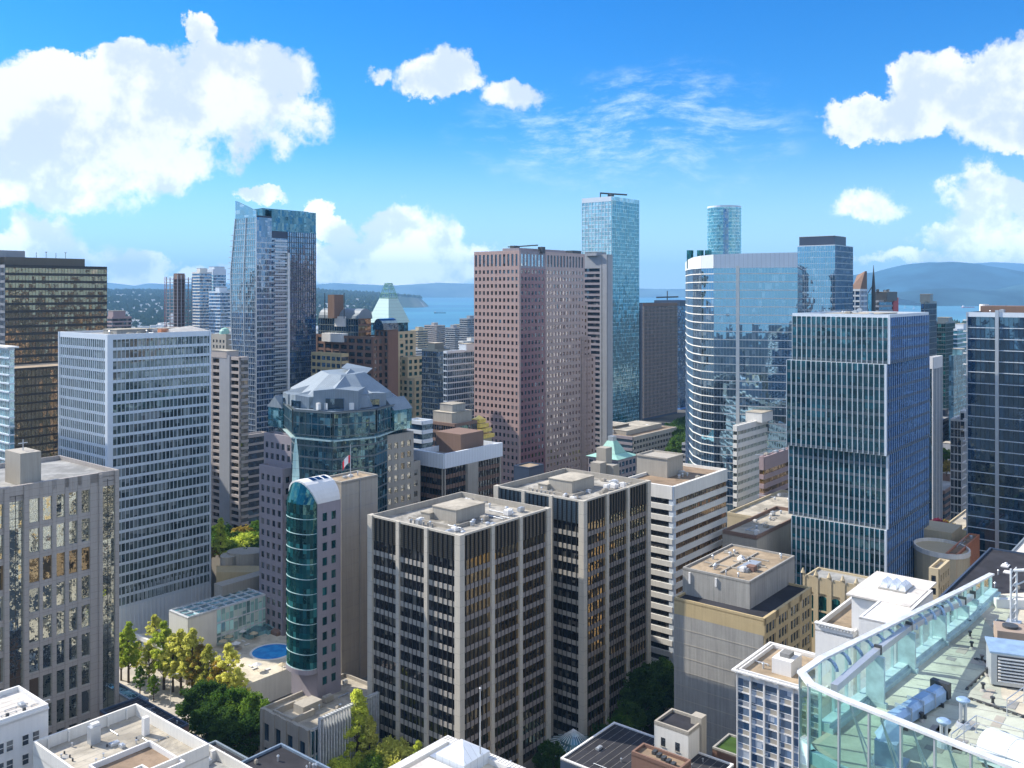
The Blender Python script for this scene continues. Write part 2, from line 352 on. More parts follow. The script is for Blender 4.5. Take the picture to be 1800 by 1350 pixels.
M['g_aqua'] = glass('aqua_glass', (.03, .12, .16), (.60, .95, 1.0), .30, (1.5, 3.3), .2, (.15, .3, .34), .03, .04)
M['g_darkw'] = glass('warm_black_glass', (.014, .011, .010), (1.0, .78, .48), .42, (1.05, 3.75), .18, (.14, .11, .07), .02, .025)  # right faces of the twins, gold reflections put into the tint
M['g_apt'] = glass('curtained_window_glass', (.10, .16, .26), (.75, .88, 1.0), .30, (1.3, 2.85), .45, (.50, .56, .64), .03, .03)
M['navy_rim'] = paint('slate_rim', (.16, .22, .30), .5)
M['g_aqua_l'] = glass('pale_aqua_glass', (.16, .32, .38), (.85, 1, 1), .35, (1.5, 3.3), .3, (.35, .5, .55), .02, .03)
M['g_navy'] = glass('navy_glass', (.008, .028, .055), (.50, .74, .96), .22, (1.5, 3.9), .16, (.035, .05, .07), .012, .02)
M['g_deep'] = glass('deep_green_glass', (.004, .045, .050), (.34, .70, .68), .15, (1.3, 3.9), .12, (.03, .16, .16), .04, .04)
M['g_crown'] = glass('crown_blue_glass', (.006, .035, .055), (.42, .74, .88), .22, (1.4, 3.8), .12, (.10, .22, .26), .05, .05)
M['g_win'] = glass('window_glass', (.020, .024, .030), (.75, .85, .95), .16, (1.8, 3.9), .18, (.16, .15, .14), .03, .03)
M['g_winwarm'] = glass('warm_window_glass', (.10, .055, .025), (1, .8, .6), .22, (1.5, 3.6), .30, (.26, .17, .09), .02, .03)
M['g_reflwarm'] = glass('sunny_window_glass', (.10, .10, .09), (1, .95, .8), .32, (2.6, 3.8), .35, (.45, .42, .36), .03, .05)  # right wing panes with warm reflected light put into the colour
M['g_canopy'] = glass('canopy_glass', (.10, .22, .25), (.8, .95, 1), .20, (2.0, 2.0), .1, (.25, .4, .42), .01, .02)
M['g_pale'] = glass('pale_green_screen', (.30, .50, .46), (.9, 1, 1), .2, (1.6, 3.0), .4, (.6, .7, .62), .02, .02)
M['louver'] = wall('bronze_louvre', (.13, .105, .075), rough=.4, joint=(0, .5, .12), spec=.5)
M['louver_blue'] = wall('blue_grey_louvre', (.14, .17, .18), rough=.35, joint=(0, .5, .1), spec=.6)
M['bg_tan'] = backgrid('rear_windows_tan', (.42, .33, .2)); M['bg_grey'] = backgrid('rear_windows_grey', (.33, .32, .31)); M['bg_brown'] = backgrid('rear_windows_brown', (.16, .11, .09), (.03, .025, .02), 1.6, 3.8, .85, .55)
M['bg_white'] = backgrid('rear_windows_white', (.62, .62, .6), (.06, .07, .08), 1.6, 3.7, .85, .6); M['bg_blue'] = backgrid('rear_windows_blue', (.12, .18, .24), (.03, .05, .08), 1.5, 3.8, .9, .7)
M['bg_pink'] = backgrid('rear_windows_pink', (.36, .27, .24), (.03, .03, .03), 3.0, 3.95, .55, .5); M['bg_gold'] = backgrid('rear_windows_sunny', (.62, .46, .24), (.10, .08, .05), 2.4, 3.6, .5, .5)
M['leaf_yellow'] = leafm('yellow_green_leaves', (.44, .46, .08), (.92, .90, .26)); M['leaf_lime'] = leafm('lime_leaves', (.30, .42, .05), (.82, .86, .16))
M['leaf_green'] = leafm('green_leaves', (.05, .13, .02), (.22, .34, .05)); M['leaf_dark'] = leafm('dark_green_leaves', (.025, .07, .018), (.11, .20, .04)); M['leaf_orange'] = leafm('orange_leaves', (.26, .20, .04), (.62, .46, .10))
M['leaf_magenta'] = leafm('magenta_leaves', (.12, .03, .05), (.40, .08, .16))
M['bark'] = wall('bark', (.09, .065, .045))
M['asphalt'] = gravel('asphalt', (.055, .056, .06), .2); M['pave'] = gravel('pavement', (.46, .42, .36), .2); M['marking'] = paint('road_marking', (.75, .74, .70), .7)
M['grass'] = gravel('lawn', (.05, .10, .02))
# ------------------------------------------------------------------ building kit
class Face:                                             # a flat facade from a to b (left to right seen from outside)
    def __init__(s, a, b, off=0.0):
        s.a = Vector(a[:2]); s.b = Vector(b[:2]); s.L = (s.b - s.a).length; s.u = (s.b - s.a) / s.L; s.n = Vector((s.u.y, -s.u.x)); s.a = s.a + s.n * off; s.u0 = 0
    def p(s, u, z, w=0): q = s.a + s.u * u + s.n * w; return (q.x, q.y, z)
    def box(s, mb, u0, u1, z0, z1, w1, w0=0.0, mi=0):
        p = [s.p(u0, z0, w1), s.p(u1, z0, w1), s.p(u1, z0, w0), s.p(u0, z0, w0), s.p(u0, z1, w1), s.p(u1, z1, w1), s.p(u1, z1, w0), s.p(u0, z1, w0)]
        mb.hexa(p, mi, skip=(4,))
    def quad(s, mb, u0, u1, z0, z1, w=0.03, mi=0):
        o = s.u0
        mb.face([s.p(u0, z0, w), s.p(u1, z0, w), s.p(u1, z1, w), s.p(u0, z1, w)], [(o + u0, z0), (o + u1, z0), (o + u1, z1), (o + u0, z1)], mi)
class Bld:
    def __init__(s, name, label, cat, pts, z1, body, z0=0.0, back=None, roof='gravel_grey', par=1.0, group=None, ybot=1350, ring=None, root=True, cap=None):
        s.pts = [Vector(p[:2]) for p in pts]; s.z0, s.z1, s.ybot, s.par = z0, z1, ybot, par
        s.r = thing(name, label, cat, (s.pts[0].x, s.pts[0].y, z0), group) if root is True else root
        s.win = []; s.k = 0
        k = len(pts); mb = MB()
        mb.prism(s.pts, z0, z1 - par, mis=[0 if (i == 0 or i == k - 1 or not back) else 1 for i in range(k)], top=False)
        mb.build('wall', [M[body]] + ([M[back]] if back else []), s.r)
        rd = MB(); q = inset(s.pts, .25); rd.face([(a.x, a.y, z1 - par + .004) for a in q], [(a.x, a.y) for a in q]); s.roof = rd.build('roof', M[roof], s.r)
        rr = MB(); rr.ring(s.pts, .45, z1 - par - .3, z1); rr.build('parapet', M[ring or body], s.r)
        s.zr = z1 - par
    def face(s, which, off=0.0):
        k = len(s.pts)
        if which == 'R': return Face(s.pts[0], s.pts[1], off)
        if which == 'L': return Face(s.pts[-1], s.pts[0], off)
        return Face(s.pts[which], s.pts[(which + 1) % k], off)
    def facade(s, fc, fh, sh, gl, frame, sd=.25, cap=1.2, base=0.0, mull=None, piers=None, z0=None, z1=None, spand=None, pmat=None, wname='window', caph=None, capmat=None, nmax=200, endpier=True, woff=.03, head=0.0, mmat=None, partname='spandrel', fit=False):
        """floors from the top down: spandrel height sh, glass between; mull=(spacing,width,depth); piers=(count or list of u,width,depth)"""
        z0 = s.z0 if z0 is None else z0; z1 = s.z1 if z1 is None else z1; L = fc.L
        fr, sp, mu = MB(), MB(), MB()
        if cap > 0: fc.box(fr, 0, L, z1 - cap, z1 - .004, sd + .05)
        pu = []
        if piers:
            pu = [L * i / piers[0] for i in range(piers[0] + 1)] if isinstance(piers[0], int) else list(piers[0])
            pw, pd = piers[1], piers[2]
            for i, u in enumerate(pu):
                a, b_ = u - pw / 2, u + pw / 2
                if u < .01: a = 0
                if u > L - .01: b_ = L
                if b_ - a > pw * .3: fc.box(fr, a, b_, z0, z1 - .008 - cap * 0, pd)
        zt = z1 - cap; fl = []
        if fit: fh = (zt - z0) / max(1, round((zt - z0) / fh))
        nf = min(nmax, int((zt - z0 - base) / fh + .3))
        for k in range(nf):
            zb = zt - (k + 1) * fh
            if zb < z0 - .5: break
            if sh > 0: fc.box(sp, 0, L, zb, zb + sh, sd)
            lo, hi = zb + sh, zb + fh - head
            edges = [0] + [u for u in pu if .5 < u < L - .5] + [L]
            for i in range(len(edges) - 1):
                s.win.append((fc, edges[i], edges[i + 1], lo, hi, gl, wname, woff))
        if base > 0: pass
        if mull:
            kk = max(1, round(L / mull[0])); zlow = max(z0, zt - nf * fh)
            for i in range(kk + 1):
                u = L * i / kk
                a, b_ = max(0, u - mull[1] / 2), min(L, u + mull[1] / 2)
                fc.box(mu, a, b_, zlow, zt, mull[2])
        if fr.f: fr.build('facade_frame', M[pmat or frame], s.r)
        if sp.f: sp.build(partname, M[spand or frame], s.r)
        if mu.f: mu.build('mullion', M[mmat or frame], s.r)
    def punched(s, fc, pitch, fh, ww, wh, gl, z0=None, z1=None, cap=1.5, sill=1.0, deep=.3, frame=None, nmax=200, m0=None):
        """wall grid standing proud of recessed windows"""
        z0 = s.z0 if z0 is None else z0; z1 = s.z1 if z1 is None else z1; L = fc.L; n_ = max(1, int(L / pitch)); m = (L - n_ * pitch) / 2 if m0 is None else m0
        fr = MB(); fc.box(fr, 0, L, z1 - cap, z1 - .004, deep)
        nf = min(nmax, int((z1 - cap - z0) / fh + .02))
        zt = z1 - cap; zl = zt - nf * fh
        for k in range(nf):
            zb = zt - (k + 1) * fh
            fc.box(fr, 0, L, zb, zb + sill, deep - .002)
            if zb + sill + wh < zb + fh - .05: fc.box(fr, 0, L, zb + sill + wh, zb + fh, deep - .004)
        g = pitch - ww
        for i in range(n_ + 1):
            a = m + i * pitch - g / 2; b_ = a + g
            if i == 0: a = 0
            if i == n_: b_ = L
            fc.box(fr, max(0, a), min(L, b_), zl, zt, deep)
        if zl > z0 + .1: fc.box(fr, 0, L, z0, zl, deep)
        fr.build('facade_frame', M[frame], s.r)
        for k in range(nf):
            zb = zt - (k + 1) * fh
            for i in range(n_):
                u = m + i * pitch + g / 2
                s.win.append((fc, u, u + ww, zb + sill, zb + sill + wh, gl, 'window', .03))
    def post(s, i, wd, d, matn, z0=None, z1=None, name='corner_post'):
        """square post wrapping a visible corner"""
        p = s.pts[i]; k = len(s.pts)
        d0 = (p - s.pts[i - 1]).normalized(); d1 = (s.pts[(i + 1) % k] - p).normalized()
        n0 = Vector((d0.y, -d0.x)); n1 = Vector((d1.y, -d1.x)); mb = MB()
        a = p - d0 * wd + n0 * d; b_ = p + n0 * d + n1 * d if d0.dot(d1) < .3 else p + (n0 + n1).normalized() * d; c_ = p + d1 * wd + n1 * d
        e = p + d1 * wd - n1 * .1; f = p - n0 * .1 - n1 * .1; g = p - d0 * wd - n0 * .1
        mb.prism([a, b_, c_, e, f, g], s.z0 if z0 is None else z0, (s.z1 if z1 is None else z1) + .006); mb.build(name, M[matn], s.r)
    def rbox(s, u, v, sx, sy, h, matn='concrete', name='penthouse', z=None, roofm=None, lip=True):
        """box on the roof: u, v as fractions along right face and left face from the near corner"""
        c = s.uv(u, v); z = s.zr if z is None else z; du = (s.pts[1] - s.pts[0]).normalized(); mb = MB(); mb.box(c, sx, sy, z, z + h, du)
        if lip and min(sx, sy) > 3:
            mb2 = MB(); mb2.box(c, sx + .3, sy + .3, z + h, z + h + .25, du)
            o = mb.build(name, M[matn], s.r); mb2.build('roof_slab', M[roofm or 'gravel'], o); return o
        return mb.build(name, M[matn], s.r)
    def uv(s, u, v):
        p0, p1, p3 = s.pts[0], s.pts[1], s.pts[-1]; return p0 + (p1 - p0) * u + (p3 - p0) * v
    def clutter(s, cnt, u0=.1, u1=.9, v0=.1, v1=.9, seed=1, z=None, big=1.0, mats=('steel', 'concrete', 'white')):
        r = random.Random(seed); z = s.zr if z is None else z; du = (s.pts[1] - s.pts[0]).normalized()
        for i in range(cnt):
            c = s.uv(r.uniform(u0, u1), r.uniform(v0, v1)); t = r.random(); mb = MB()
            if t < .45:
                sx, sy, h = r.uniform(1, 2.6) * big, r.uniform(.8, 1.8) * big, r.uniform(.7, 1.6) * big
                mb.box(c, sx, sy, z + .25, z + h, du); mb.box(c, sx * .8, sy * .8, z, z + .25, du); mb.box(c, sx * .55, sy * .55, z + h, z + h + .15, du); mb.build('air_handler', M[r.choice(mats)], s.r)
            elif t < .8:
                rr_ = r.uniform(.2, .45) * big; mb.tube((c.x, c.y, z), (c.x, c.y, z + r.uniform(.6, 1.3)), rr_, 8); mb.tube((c.x, c.y, z + 1.0), (c.x, c.y, z + 1.25), rr_ * 1.5, 8, rr_ * .7); mb.build('roof_vent', M['steel'], s.r)
            else:
                c2 = c + (du if r.random() < .5 else Vector((-du.y, du.x))) * r.uniform(3, 7); mb.tube((c.x, c.y, z + .35), (c2.x, c2.y, z + .35), .12, 6)
                for q in (c, (c + c2) / 2, c2): mb.box(q, .3, .3, z, z + .35, du)
                mb.build('pipe_run', M['steel'], s.r)
    def done(s, limit=100):
        L = []
        for wdw in s.win:
            fc, u0, u1, lo, hi, gl, nm, wo = wdw
            c = fc.p((u0 + u1) / 2, (lo + hi) / 2); Y = max(1, c[1]); py = HZ + (H - c[2]) * F / Y; px = CX + c[0] * F / Y
            vis = 1.0 if (py < s.ybot and -20 < px < 1820 and py < 1360) else .001
            v = Vector((-c[0], -c[1])).normalized(); L.append(((u1 - u0) * (hi - lo) / (Y * Y) * max(.05, v.dot(fc.n)) * vis, wdw))
        L.sort(key=lambda t: -t[0])
        for _, (fc, u0, u1, lo, hi, gl, nm, wo) in L[:limit]:
            mb = MB(); fc.quad(mb, u0, u1, lo, hi, wo); mb.build(nm, M[gl], s.r)
        rest = L[limit:]
        if rest:
            gls = sorted({r[1][5] for r in rest}); mb = MB()
            for _, (fc, u0, u1, lo, hi, gl, nm, wo) in rest: fc.quad(mb, u0, u1, lo, hi, wo, gls.index(gl))
            o = mb.build('window', [M[g] for g in gls], s.r); o['kind'] = 'stuff'
        s.win = []
def rect(xc, yt, Y, xl, xr, rot=0.0):
    a, b = dirs(rot); c = P2(xc, Y); wl, wr = along(c, b, xl), along(c, a, xr)
    if wl < 0 or wr < 0 or wl > 200 or wr > 200: print('RECT?', xc, yt, Y, wl, wr)
    return [c, c + a * wr, c + a * wr + b * wl, c + b * wl], ZP(yt, Y)
def rectb(xc, yt, Y, wl, wr, rot=0.0):
    a, b = dirs(rot); c = P2(xc, Y); return [c, c + a * wr, c + a * wr + b * wl, c + b * wl], ZP(yt, Y)
def sbox(root, c, sx, sy, z0, z1, matn, name, du=None):
    mb = MB(); mb.box(c, sx, sy, z0, z1, du); return mb.build(name, M[matn], root)
# ------------------------------------------------------------------ ground, water, hills
def grid_mesh(name, xs, ys, hf, m, kind='structure', smooth=True):
    nx, ny = len(xs), len(ys); Xg, Yg = np.meshgrid(xs, ys); Z = hf(Xg, Yg)
    v = np.stack([Xg.ravel(), Yg.ravel(), Z.ravel()], 1)
    f = [(j * nx + i, j * nx + i + 1, (j + 1) * nx + i + 1, (j + 1) * nx + i) for j in range(ny - 1) for i in range(nx - 1)]
    me = bpy.data.meshes.new(name); me.from_pydata(v.tolist(), [], f); me.materials.append(m)
    if smooth: me.polygons.foreach_set('use_smooth', [True] * len(f))
    me.update(); o = bpy.data.objects.new(name, me); COL.objects.link(o); tag(o, kind=kind); return o
rs_ = np.random.RandomState(3)
PH = [(rs_.rand() * 6.28, rs_.rand() * 6.28, rs_.rand() * 6.28) for _ in range(24)]
def fb(x, y, s, o=5):
    t = 0; a = 1.0
    for k in range(o):
        p = PH[k]; ca, sa = math.cos(p[2]), math.sin(p[2]); f = 2.0 ** k / s
        t = t + a * np.sin((x * ca + y * sa) * f + p[0] + 1.3 * np.sin((y * ca - x * sa) * f * .7 + p[1])); a *= .52
    return t / 2
SEA = -25.0
# city ground: one sheet, flat under the city, dropping to the beach, with the wooded peninsula on the left
def land(X, Y):
    px = CX + X * F / np.maximum(Y, 1)
    z = np.zeros_like(X)
    drop = np.clip((Y - 1700) / 500, 0, 1); z = z * (1 - drop) + (-18) * drop
    # sea shows between the cape (left) and the right frame beyond the downtown peninsula
    cape = np.clip((770 + (Y - 9000) * .0 - px) / 60., 0, 1)
    far = np.clip((Y - 2600) / 400, 0, 1)
    sea_mask = far * (1 - cape)
    # english bay water also in front of the cape for px > 690
    front = np.clip((px - 640) / 60, 0, 1) * np.clip((8600 - Y) / 300, 0, 1) * far
    sea_mask = np.maximum(sea_mask, front)
    ridge = np.clip((Y - 3200) / 4800, 0, 1)
    hgt = 18 + 118 * ridge ** .9 * np.clip((790 - px) / 230, .0, 1) ** .5 + 9 * fb(X, Y, 500)
    endy = np.clip((11500 - Y) / 1200, 0, 1)
    zl = -18 * (1 - far) + (-20 + hgt * endy) * far
    z = np.where(Y > 2200, zl, z)
    return np.where(sea_mask > .5, SEA - 6, z)
ys = np.concatenate([np.arange(-2000, 2600, 100), np.arange(2600, 12500, 90), np.arange(12500, 14000, 300)])
xs = np.concatenate([np.arange(-9000, -3000, 250), np.arange(-3000, 3000, 75), np.arange(3000, 9001, 400)])
gm, n = mat('city_ground'); tc = n.new('ShaderNodeTexCoord').outputs['Object']
near = n.noise(tc, .02, 5, .6); v1 = n.new('ShaderNodeTexVoronoi', ins={'Vector': tc, 'Scale': .018}).outputs['Color']
vs = n.new('ShaderNodeSeparateXYZ', ins={0: v1}); yy = n.new('ShaderNodeSeparateXYZ', ins={0: tc}).outputs[1]
cn = n.mix(n.ramp(near, .4, .6), (.06, .062, .065, 1), (.12, .115, .105, 1))
cf = n.mix(n.ramp(n.noise(tc, .004, 5, .6), .42, .58), (.05, .075, .06, 1), (.12, .14, .12, 1))
cf = n.mix(n.m('GREATER_THAN', vs.outputs[0], .90), cf, (.34, .34, .33, 1))
finish(n, n.new('ShaderNodeBsdfPrincipled', ins={'Base Color': n.mix(n.ramp(yy, 1500, 2400), cn, cf), 'Roughness': .9, 'Specular IOR Level': .1}).outputs[0])
grid_mesh('ground', xs, ys, land, gm)
# sea
wm_, n = mat('sea_water'); tc = n.new('ShaderNodeTexCoord').outputs['Object']
b = n.new('ShaderNodeBump', ins={'Strength': .35, 'Distance': 1.0, 'Height': n.noise(n.v('MULTIPLY', tc, (1, .35, 1)), .05, 4, .6)})
band = n.ramp(n.noise(n.v('MULTIPLY', tc, (.25, 1, 1)), .0006, 4, .6), .4, .62)
finish(n, n.new('ShaderNodeBsdfPrincipled', ins={'Base Color': n.mix(band, (.035, .15, .24, 1), (.06, .24, .32, 1)), 'Roughness': .38, 'IOR': 1.33, 'Normal': b.outputs[0]}).outputs[0])
mb = MB(); mb.face([(-40000, 2500, SEA), (40000, 2500, SEA), (40000, 70000, SEA), (-40000, 70000, SEA)]); o = mb.build('water', wm_); tag(o, kind='structure')
# mountains across the water, from skyline points read off the horizon
def mountain(name, sky_pts, Y0, depth, colr, rough=60, seed=0):
    px = np.array([p[0] for p in sky_pts], float); py = np.array([p[1] for p in sky_pts], float)
    m, n = mat(name + '_forest'); tc = n.new('ShaderNodeTexCoord').outputs['Object']
    c = n.mix(n.ramp(n.noise(tc, .0012, 6, .6), .35, .65), c4([x * .35 for x in colr]), c4([x * 1.9 for x in colr]))
    finish(n, n.new('ShaderNodeBsdfPrincipled', ins={'Base Color': c, 'Roughness': 1.0, 'Specular IOR Level': 0}).outputs[0])
    ux = np.linspace(px[0], px[-1], 200); vy = np.linspace(0, 1, 26); U, V = np.meshgrid(ux, vy)
    Yr = Y0 + depth * .5; Ht = H - (np.interp(U, px, py) - HZ) * Yr / F
    Y = Y0 + depth * V; X = (U - CX) * Yr / F
    prof = np.sin(np.clip(V, 0, 1) * math.pi) ** .75
    Z = SEA - 5 + (Ht - SEA + 5) * prof + fb(X + seed * 999, Y, Y0 * .06, 6) * rough * np.sin(V * math.pi) * np.where(V < .45, 1, .15)
    v = np.stack([X.ravel(), Y.ravel(), Z.ravel()], 1); nx = 200
    f = [(j * nx + i, j * nx + i + 1, (j + 1) * nx + i + 1, (j + 1) * nx + i) for j in range(25) for i in range(nx - 1)]
    me = bpy.data.meshes.new(name); me.from_pydata(v.tolist(), [], f); me.materials.append(m); me.polygons.foreach_set('use_smooth', [True] * len(f))
    me.update(); o = bpy.data.objects.new(name, me); COL.objects.link(o); tag(o, kind='structure')
mountain('hills', [(1380, 516), (1430, 509), (1470, 500), (1502, 486), (1530, 479), (1560, 476), (1580, 469), (1605, 463), (1630, 461), (1655, 463), (1680, 466), (1702, 472), (1730, 476), (1760, 480), (1800, 482), (1850, 478), (1950, 470), (2100, 480)], 11500, 5200, (.012, .04, .06))  # here and in the next two, distance haze tints the forest colour blue
mountain('far_hills', [(1640, 500), (1685, 468), (1715, 462), (1745, 460), (1780, 462), (1830, 466), (1900, 458), (2100, 470), (2200, 500)], 19000, 4000, (.015, .04, .07), 90, 3)
mountain('foreshore_hills', [(1560, 522), (1585, 514), (1630, 508), (1680, 506), (1725, 510), (1770, 508), (1800, 500), (1850, 495), (1950, 490), (2100, 500)], 9200, 1800, (.02, .045, .055), 14, 5)
mountain('island_hills', [(480, 512), (560, 500), (590, 498), (640, 500), (690, 502), (740, 499), (770, 497), (800, 498), (850, 499), (1000, 504), (1150, 509), (1250, 508), (1400, 512)], 21500, 3000, (.05, .07, .06), 30, 7)
mountain('west_hills', [(-300, 505), (-100, 498), (100, 500), (190, 497), (210, 499), (240, 503), (265, 498), (300, 500), (400, 498), (470, 504), (520, 510)], 22000, 3000, (.05, .07, .06), 30, 9)
# woods and houses on the peninsula, too many to count
def scatter(name, m, cnt, area, size, seed, box=False, kind='stuff', zoff=0):
    r = np.random.RandomState(seed); V = []; Fc = []; k = 0; tries = 0
    while k < cnt and tries < cnt * 6:
        tries += 1; Y = area[2] + (area[3] - area[2]) * r.rand() ** .8; px = area[0] + (area[1] - area[0]) * r.rand(); X = (px - CX) * Y / F
        z = float(land(np.array([X]), np.array([Y]))[0])
        if z < SEA: continue
        s = size * (.6 + .9 * r.rand()); b_ = len(V); z += zoff
        if box:
            w_, h_ = s, s * .6; t = r.rand() * 3; c_, s_ = math.cos(t) * w_, math.sin(t) * w_
            q = [(X + c_, Y + s_), (X - s_, Y + c_), (X - c_, Y - s_), (X + s_, Y - c_)]
            V += [(a, b2, z - 3) for a, b2 in q] + [(a, b2, z + h_) for a, b2 in q]
            Fc += [(b_ + i, b_ + (i + 1) % 4, b_ + 4 + (i + 1) % 4, b_ + 4 + i) for i in range(4)] + [(b_ + 4, b_ + 5, b_ + 6, b_ + 7)]
        else:
            V += [(X + s * math.cos(t) * (.8 + .4 * r.rand()), Y + s * math.sin(t), z) for t in (0, 1.26, 2.5, 3.8, 5)] + [(X + s * .7 * math.cos(t), Y + s * .7 * math.sin(t), z + s * .9) for t in (0.4, 1.66, 2.9, 4.2, 5.4)] + [(X, Y, z + s * (1.3 + .5 * r.rand()))]
            for i in range(5):
                j = (i + 1) % 5; Fc += [(b_ + i, b_ + j, b_ + 5 + j, b_ + 5 + i), (b_ + 5 + i, b_ + 5 + j, b_ + 10)]
        k += 1
    me = bpy.data.meshes.new(name); me.from_pydata(V, [], Fc); me.materials.append(m); me.update()
    o = bpy.data.objects.new(name, me); COL.objects.link(o)
    return o
M['far_trees'] = leafm('far_trees', (.035, .06, .035), (.10, .14, .07))
o = scatter('far_woodland', M['far_trees'], 6500, (-60, 775, 3000, 10500), 15, 1); tag(o, 'dark treetops covering the far wooded peninsula', 'woods', kind='stuff')
o = scatter('far_houses', M['white'], 6500, (-60, 640, 2600, 8200), 11, 2, True); tag(o, 'tiny pale houses scattered through the trees of the far peninsula', 'houses', kind='stuff')
def woods(name, lab, px0, px1, Y0, Y1, cnt, size, z, m, seed, kind='stuff'):
    r = random.Random(seed); mb = MB()
    for i in range(cnt):
        Y = r.uniform(Y0, Y1); px = r.uniform(px0, px1); c = P2(px, Y); h = size * r.uniform(.7, 1.3); rr_ = h * .28
        k = 6; base = [(c.x + rr_ * math.cos(t) * r.uniform(.7, 1.2), c.y + rr_ * math.sin(t), z) for t in [6.28 * j / k for j in range(k)]]
        mid = [(c.x + rr_ * .7 * math.cos(t + .5) * r.uniform(.7, 1.2), c.y + rr_ * .7 * math.sin(t + .5), z + h * .55) for t in [6.28 * j / k for j in range(k)]]
        for j in range(k):
            j2 = (j + 1) % k; mb.face([base[j], base[j2], mid[j2], mid[j]]); mb.face([mid[j], mid[j2], (c.x, c.y, z + h)])
    o = mb.build(name, m); tag(o, lab, 'woods', kind=kind); return o
woods('park_woodland', 'grey green park forest by the water beyond the ribbed tower', 1560, 1760, 2500, 3100, 1500, 45, -25, M['far_trees'], 4)
# ------------------------------------------------------------------ the towers, near to far
def twin(xc, yt, Y, xl, xr, label, seed):
    pts, z1 = rect(xc, yt, Y, xl, xr)
    b = Bld('office_tower', label, 'office tower', pts, z1, 'bronze', back='bg_brown', roof='gravel_mix', par=1.6, group='twin dark office towers with pale piers', ybot=1330, ring='concrete')
    for k in 'LR':
        f = b.face(k)
        piers = [0, f.L * .335, f.L * .655, f.L]
        # two louvred plant storeys above the office floors
        lv = MB(); f.quad(lv, 0, f.L, z1 - 6.6, z1 - .5, .05); lv.build('louvre_band', M['louver_blue' if (k == 'L' and seed == 2) else 'louver'], b.r)
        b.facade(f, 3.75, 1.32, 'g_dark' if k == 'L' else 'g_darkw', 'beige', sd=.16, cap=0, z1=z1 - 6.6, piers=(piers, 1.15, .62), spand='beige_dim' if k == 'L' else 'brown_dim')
        mu = MB(); q = []
        for a, c in zip(piers[:-1], piers[1:]):
            for i in range(1, 6 if k == 'L' else 7):
                u = a + .58 + (c - a - 1.16) * i / (6 if k == 'L' else 7); f.box(mu, u - .10, u + .10, 2, z1 - 6.6, .26); f.box(mu, u - .10, u + .10, z1 - 6.6, z1 - .55, .50)
        mu.build('mullion', M['blackish'], b.r)
        pr = MB()
        for u in piers: f.box(pr, max(0, u - .575), min(f.L, u + .575), z1 - 6.6, z1 - .02, .62)
        f.box(pr, 0, f.L, z1 - .5, z1 - .01, .30)
        pr.build('facade_frame', M['beige'], b.r)
    b.post(0, 1.1, .66, 'beige'); b.post(1, 1.1, .66, 'beige'); b.post(3, 1.1, .66, 'beige')
    b.rbox(.50, .52, 11.5, 8.5, 3.2, 'concrete'); b.rbox(.50, .70, 14, 3.4, 1.4, 'concrete', 'plant_room')
    b.rbox(.28, .28, 8, .25, .8, 'concrete', 'kerb', lip=False); b.rbox(.2, .5, .25, 18, .8, 'concrete', 'kerb', lip=False)
    for i in range(6):
        c = b.uv(.12 + .0, .42 + .05 * i); mb = MB(); mb.tube((c.x, c.y, b.zr), (c.x, c.y, b.zr + 1.3), .28, 8); mb.build('roof_vent', M['concrete_dark'], b.r)
    b.clutter(16, .1, .9, .08, .3, seed); b.clutter(10, .76, .92, .2, .9, seed + 5); b.clutter(7, .08, .24, .2, .9, seed + 9)
    b.done(); return b
tw1 = twin(808, 940, 220, 652, 963, 'nearer of the twin dark towers with beige piers, in the front centre', 1)
tw2 = twin(1025, 880, 250, 873, 1139, 'farther of the twin dark towers, right behind the front one, beside the white banded block', 2)

# white curtain-wall tower on the left
pts, z1 = rect(190, 588, 316, 104, 370)
b = Bld('office_tower', 'white gridded curtain wall office tower with greenish glass left of the tree lined plaza', 'office tower', pts, z1, 'white_alu', back='bg_white', roof='gravel_grey', par=.8, ybot=1080, ring='white')
for k in 'LR':
    f = b.face(k)
    b.facade(f, 3.78, 1.0, 'g_white', 'white_alu', sd=.14, cap=1.9, mull=(1.55, .10, .34), piers=([0, f.L], 1.2, .40), z0=14, nmax=25)
    mb = MB(); f.quad(mb, 0, f.L, 2, 14, .10); mb.build('base_screen', M['white_panel'], b.r)
    mb = MB(); kk = int(f.L / 1.55)
    for i in range(kk + 1): f.box(mb, f.L * i / kk - .05, f.L * i / kk + .05, 6, 20, .35)
    mb.build('mullion', M['white_alu'], b.r)
b.post(0, 1.5, .42, 'white_alu')
b.rbox(.45, .55, 14, 10, 1.5, 'concrete_dark'); b.rbox(.75, .4, 12, 4, 1.6, 'steel', 'plant_room'); b.rbox(.62, .2, 3, 2.5, 1.8, 'orange', 'lift_room', lip=False); b.clutter(12, .2, .9, .1, .8, 4)
mb = MB(); f = b.face('R'); c1, c2 = Vector(f.p(f.L * .62, z1, 0)), Vector(f.p(f.L, z1, 0))
mb.face([c1, c2, (c2.x - 14 * .775, c2.y + 14 * .632, z1 + 1.6), (c1.x - 10 * .775, c1.y + 10 * .632, z1 + .3)]); mb.face([c1, (c1.x - 10 * .775, c1.y + 10 * .632, z1 + .3), (c2.x - 14 * .775, c2.y + 14 * .632, z1 + 1.6), c2])
mb.build('roof_slab', M['white'], b.r)
b.done()

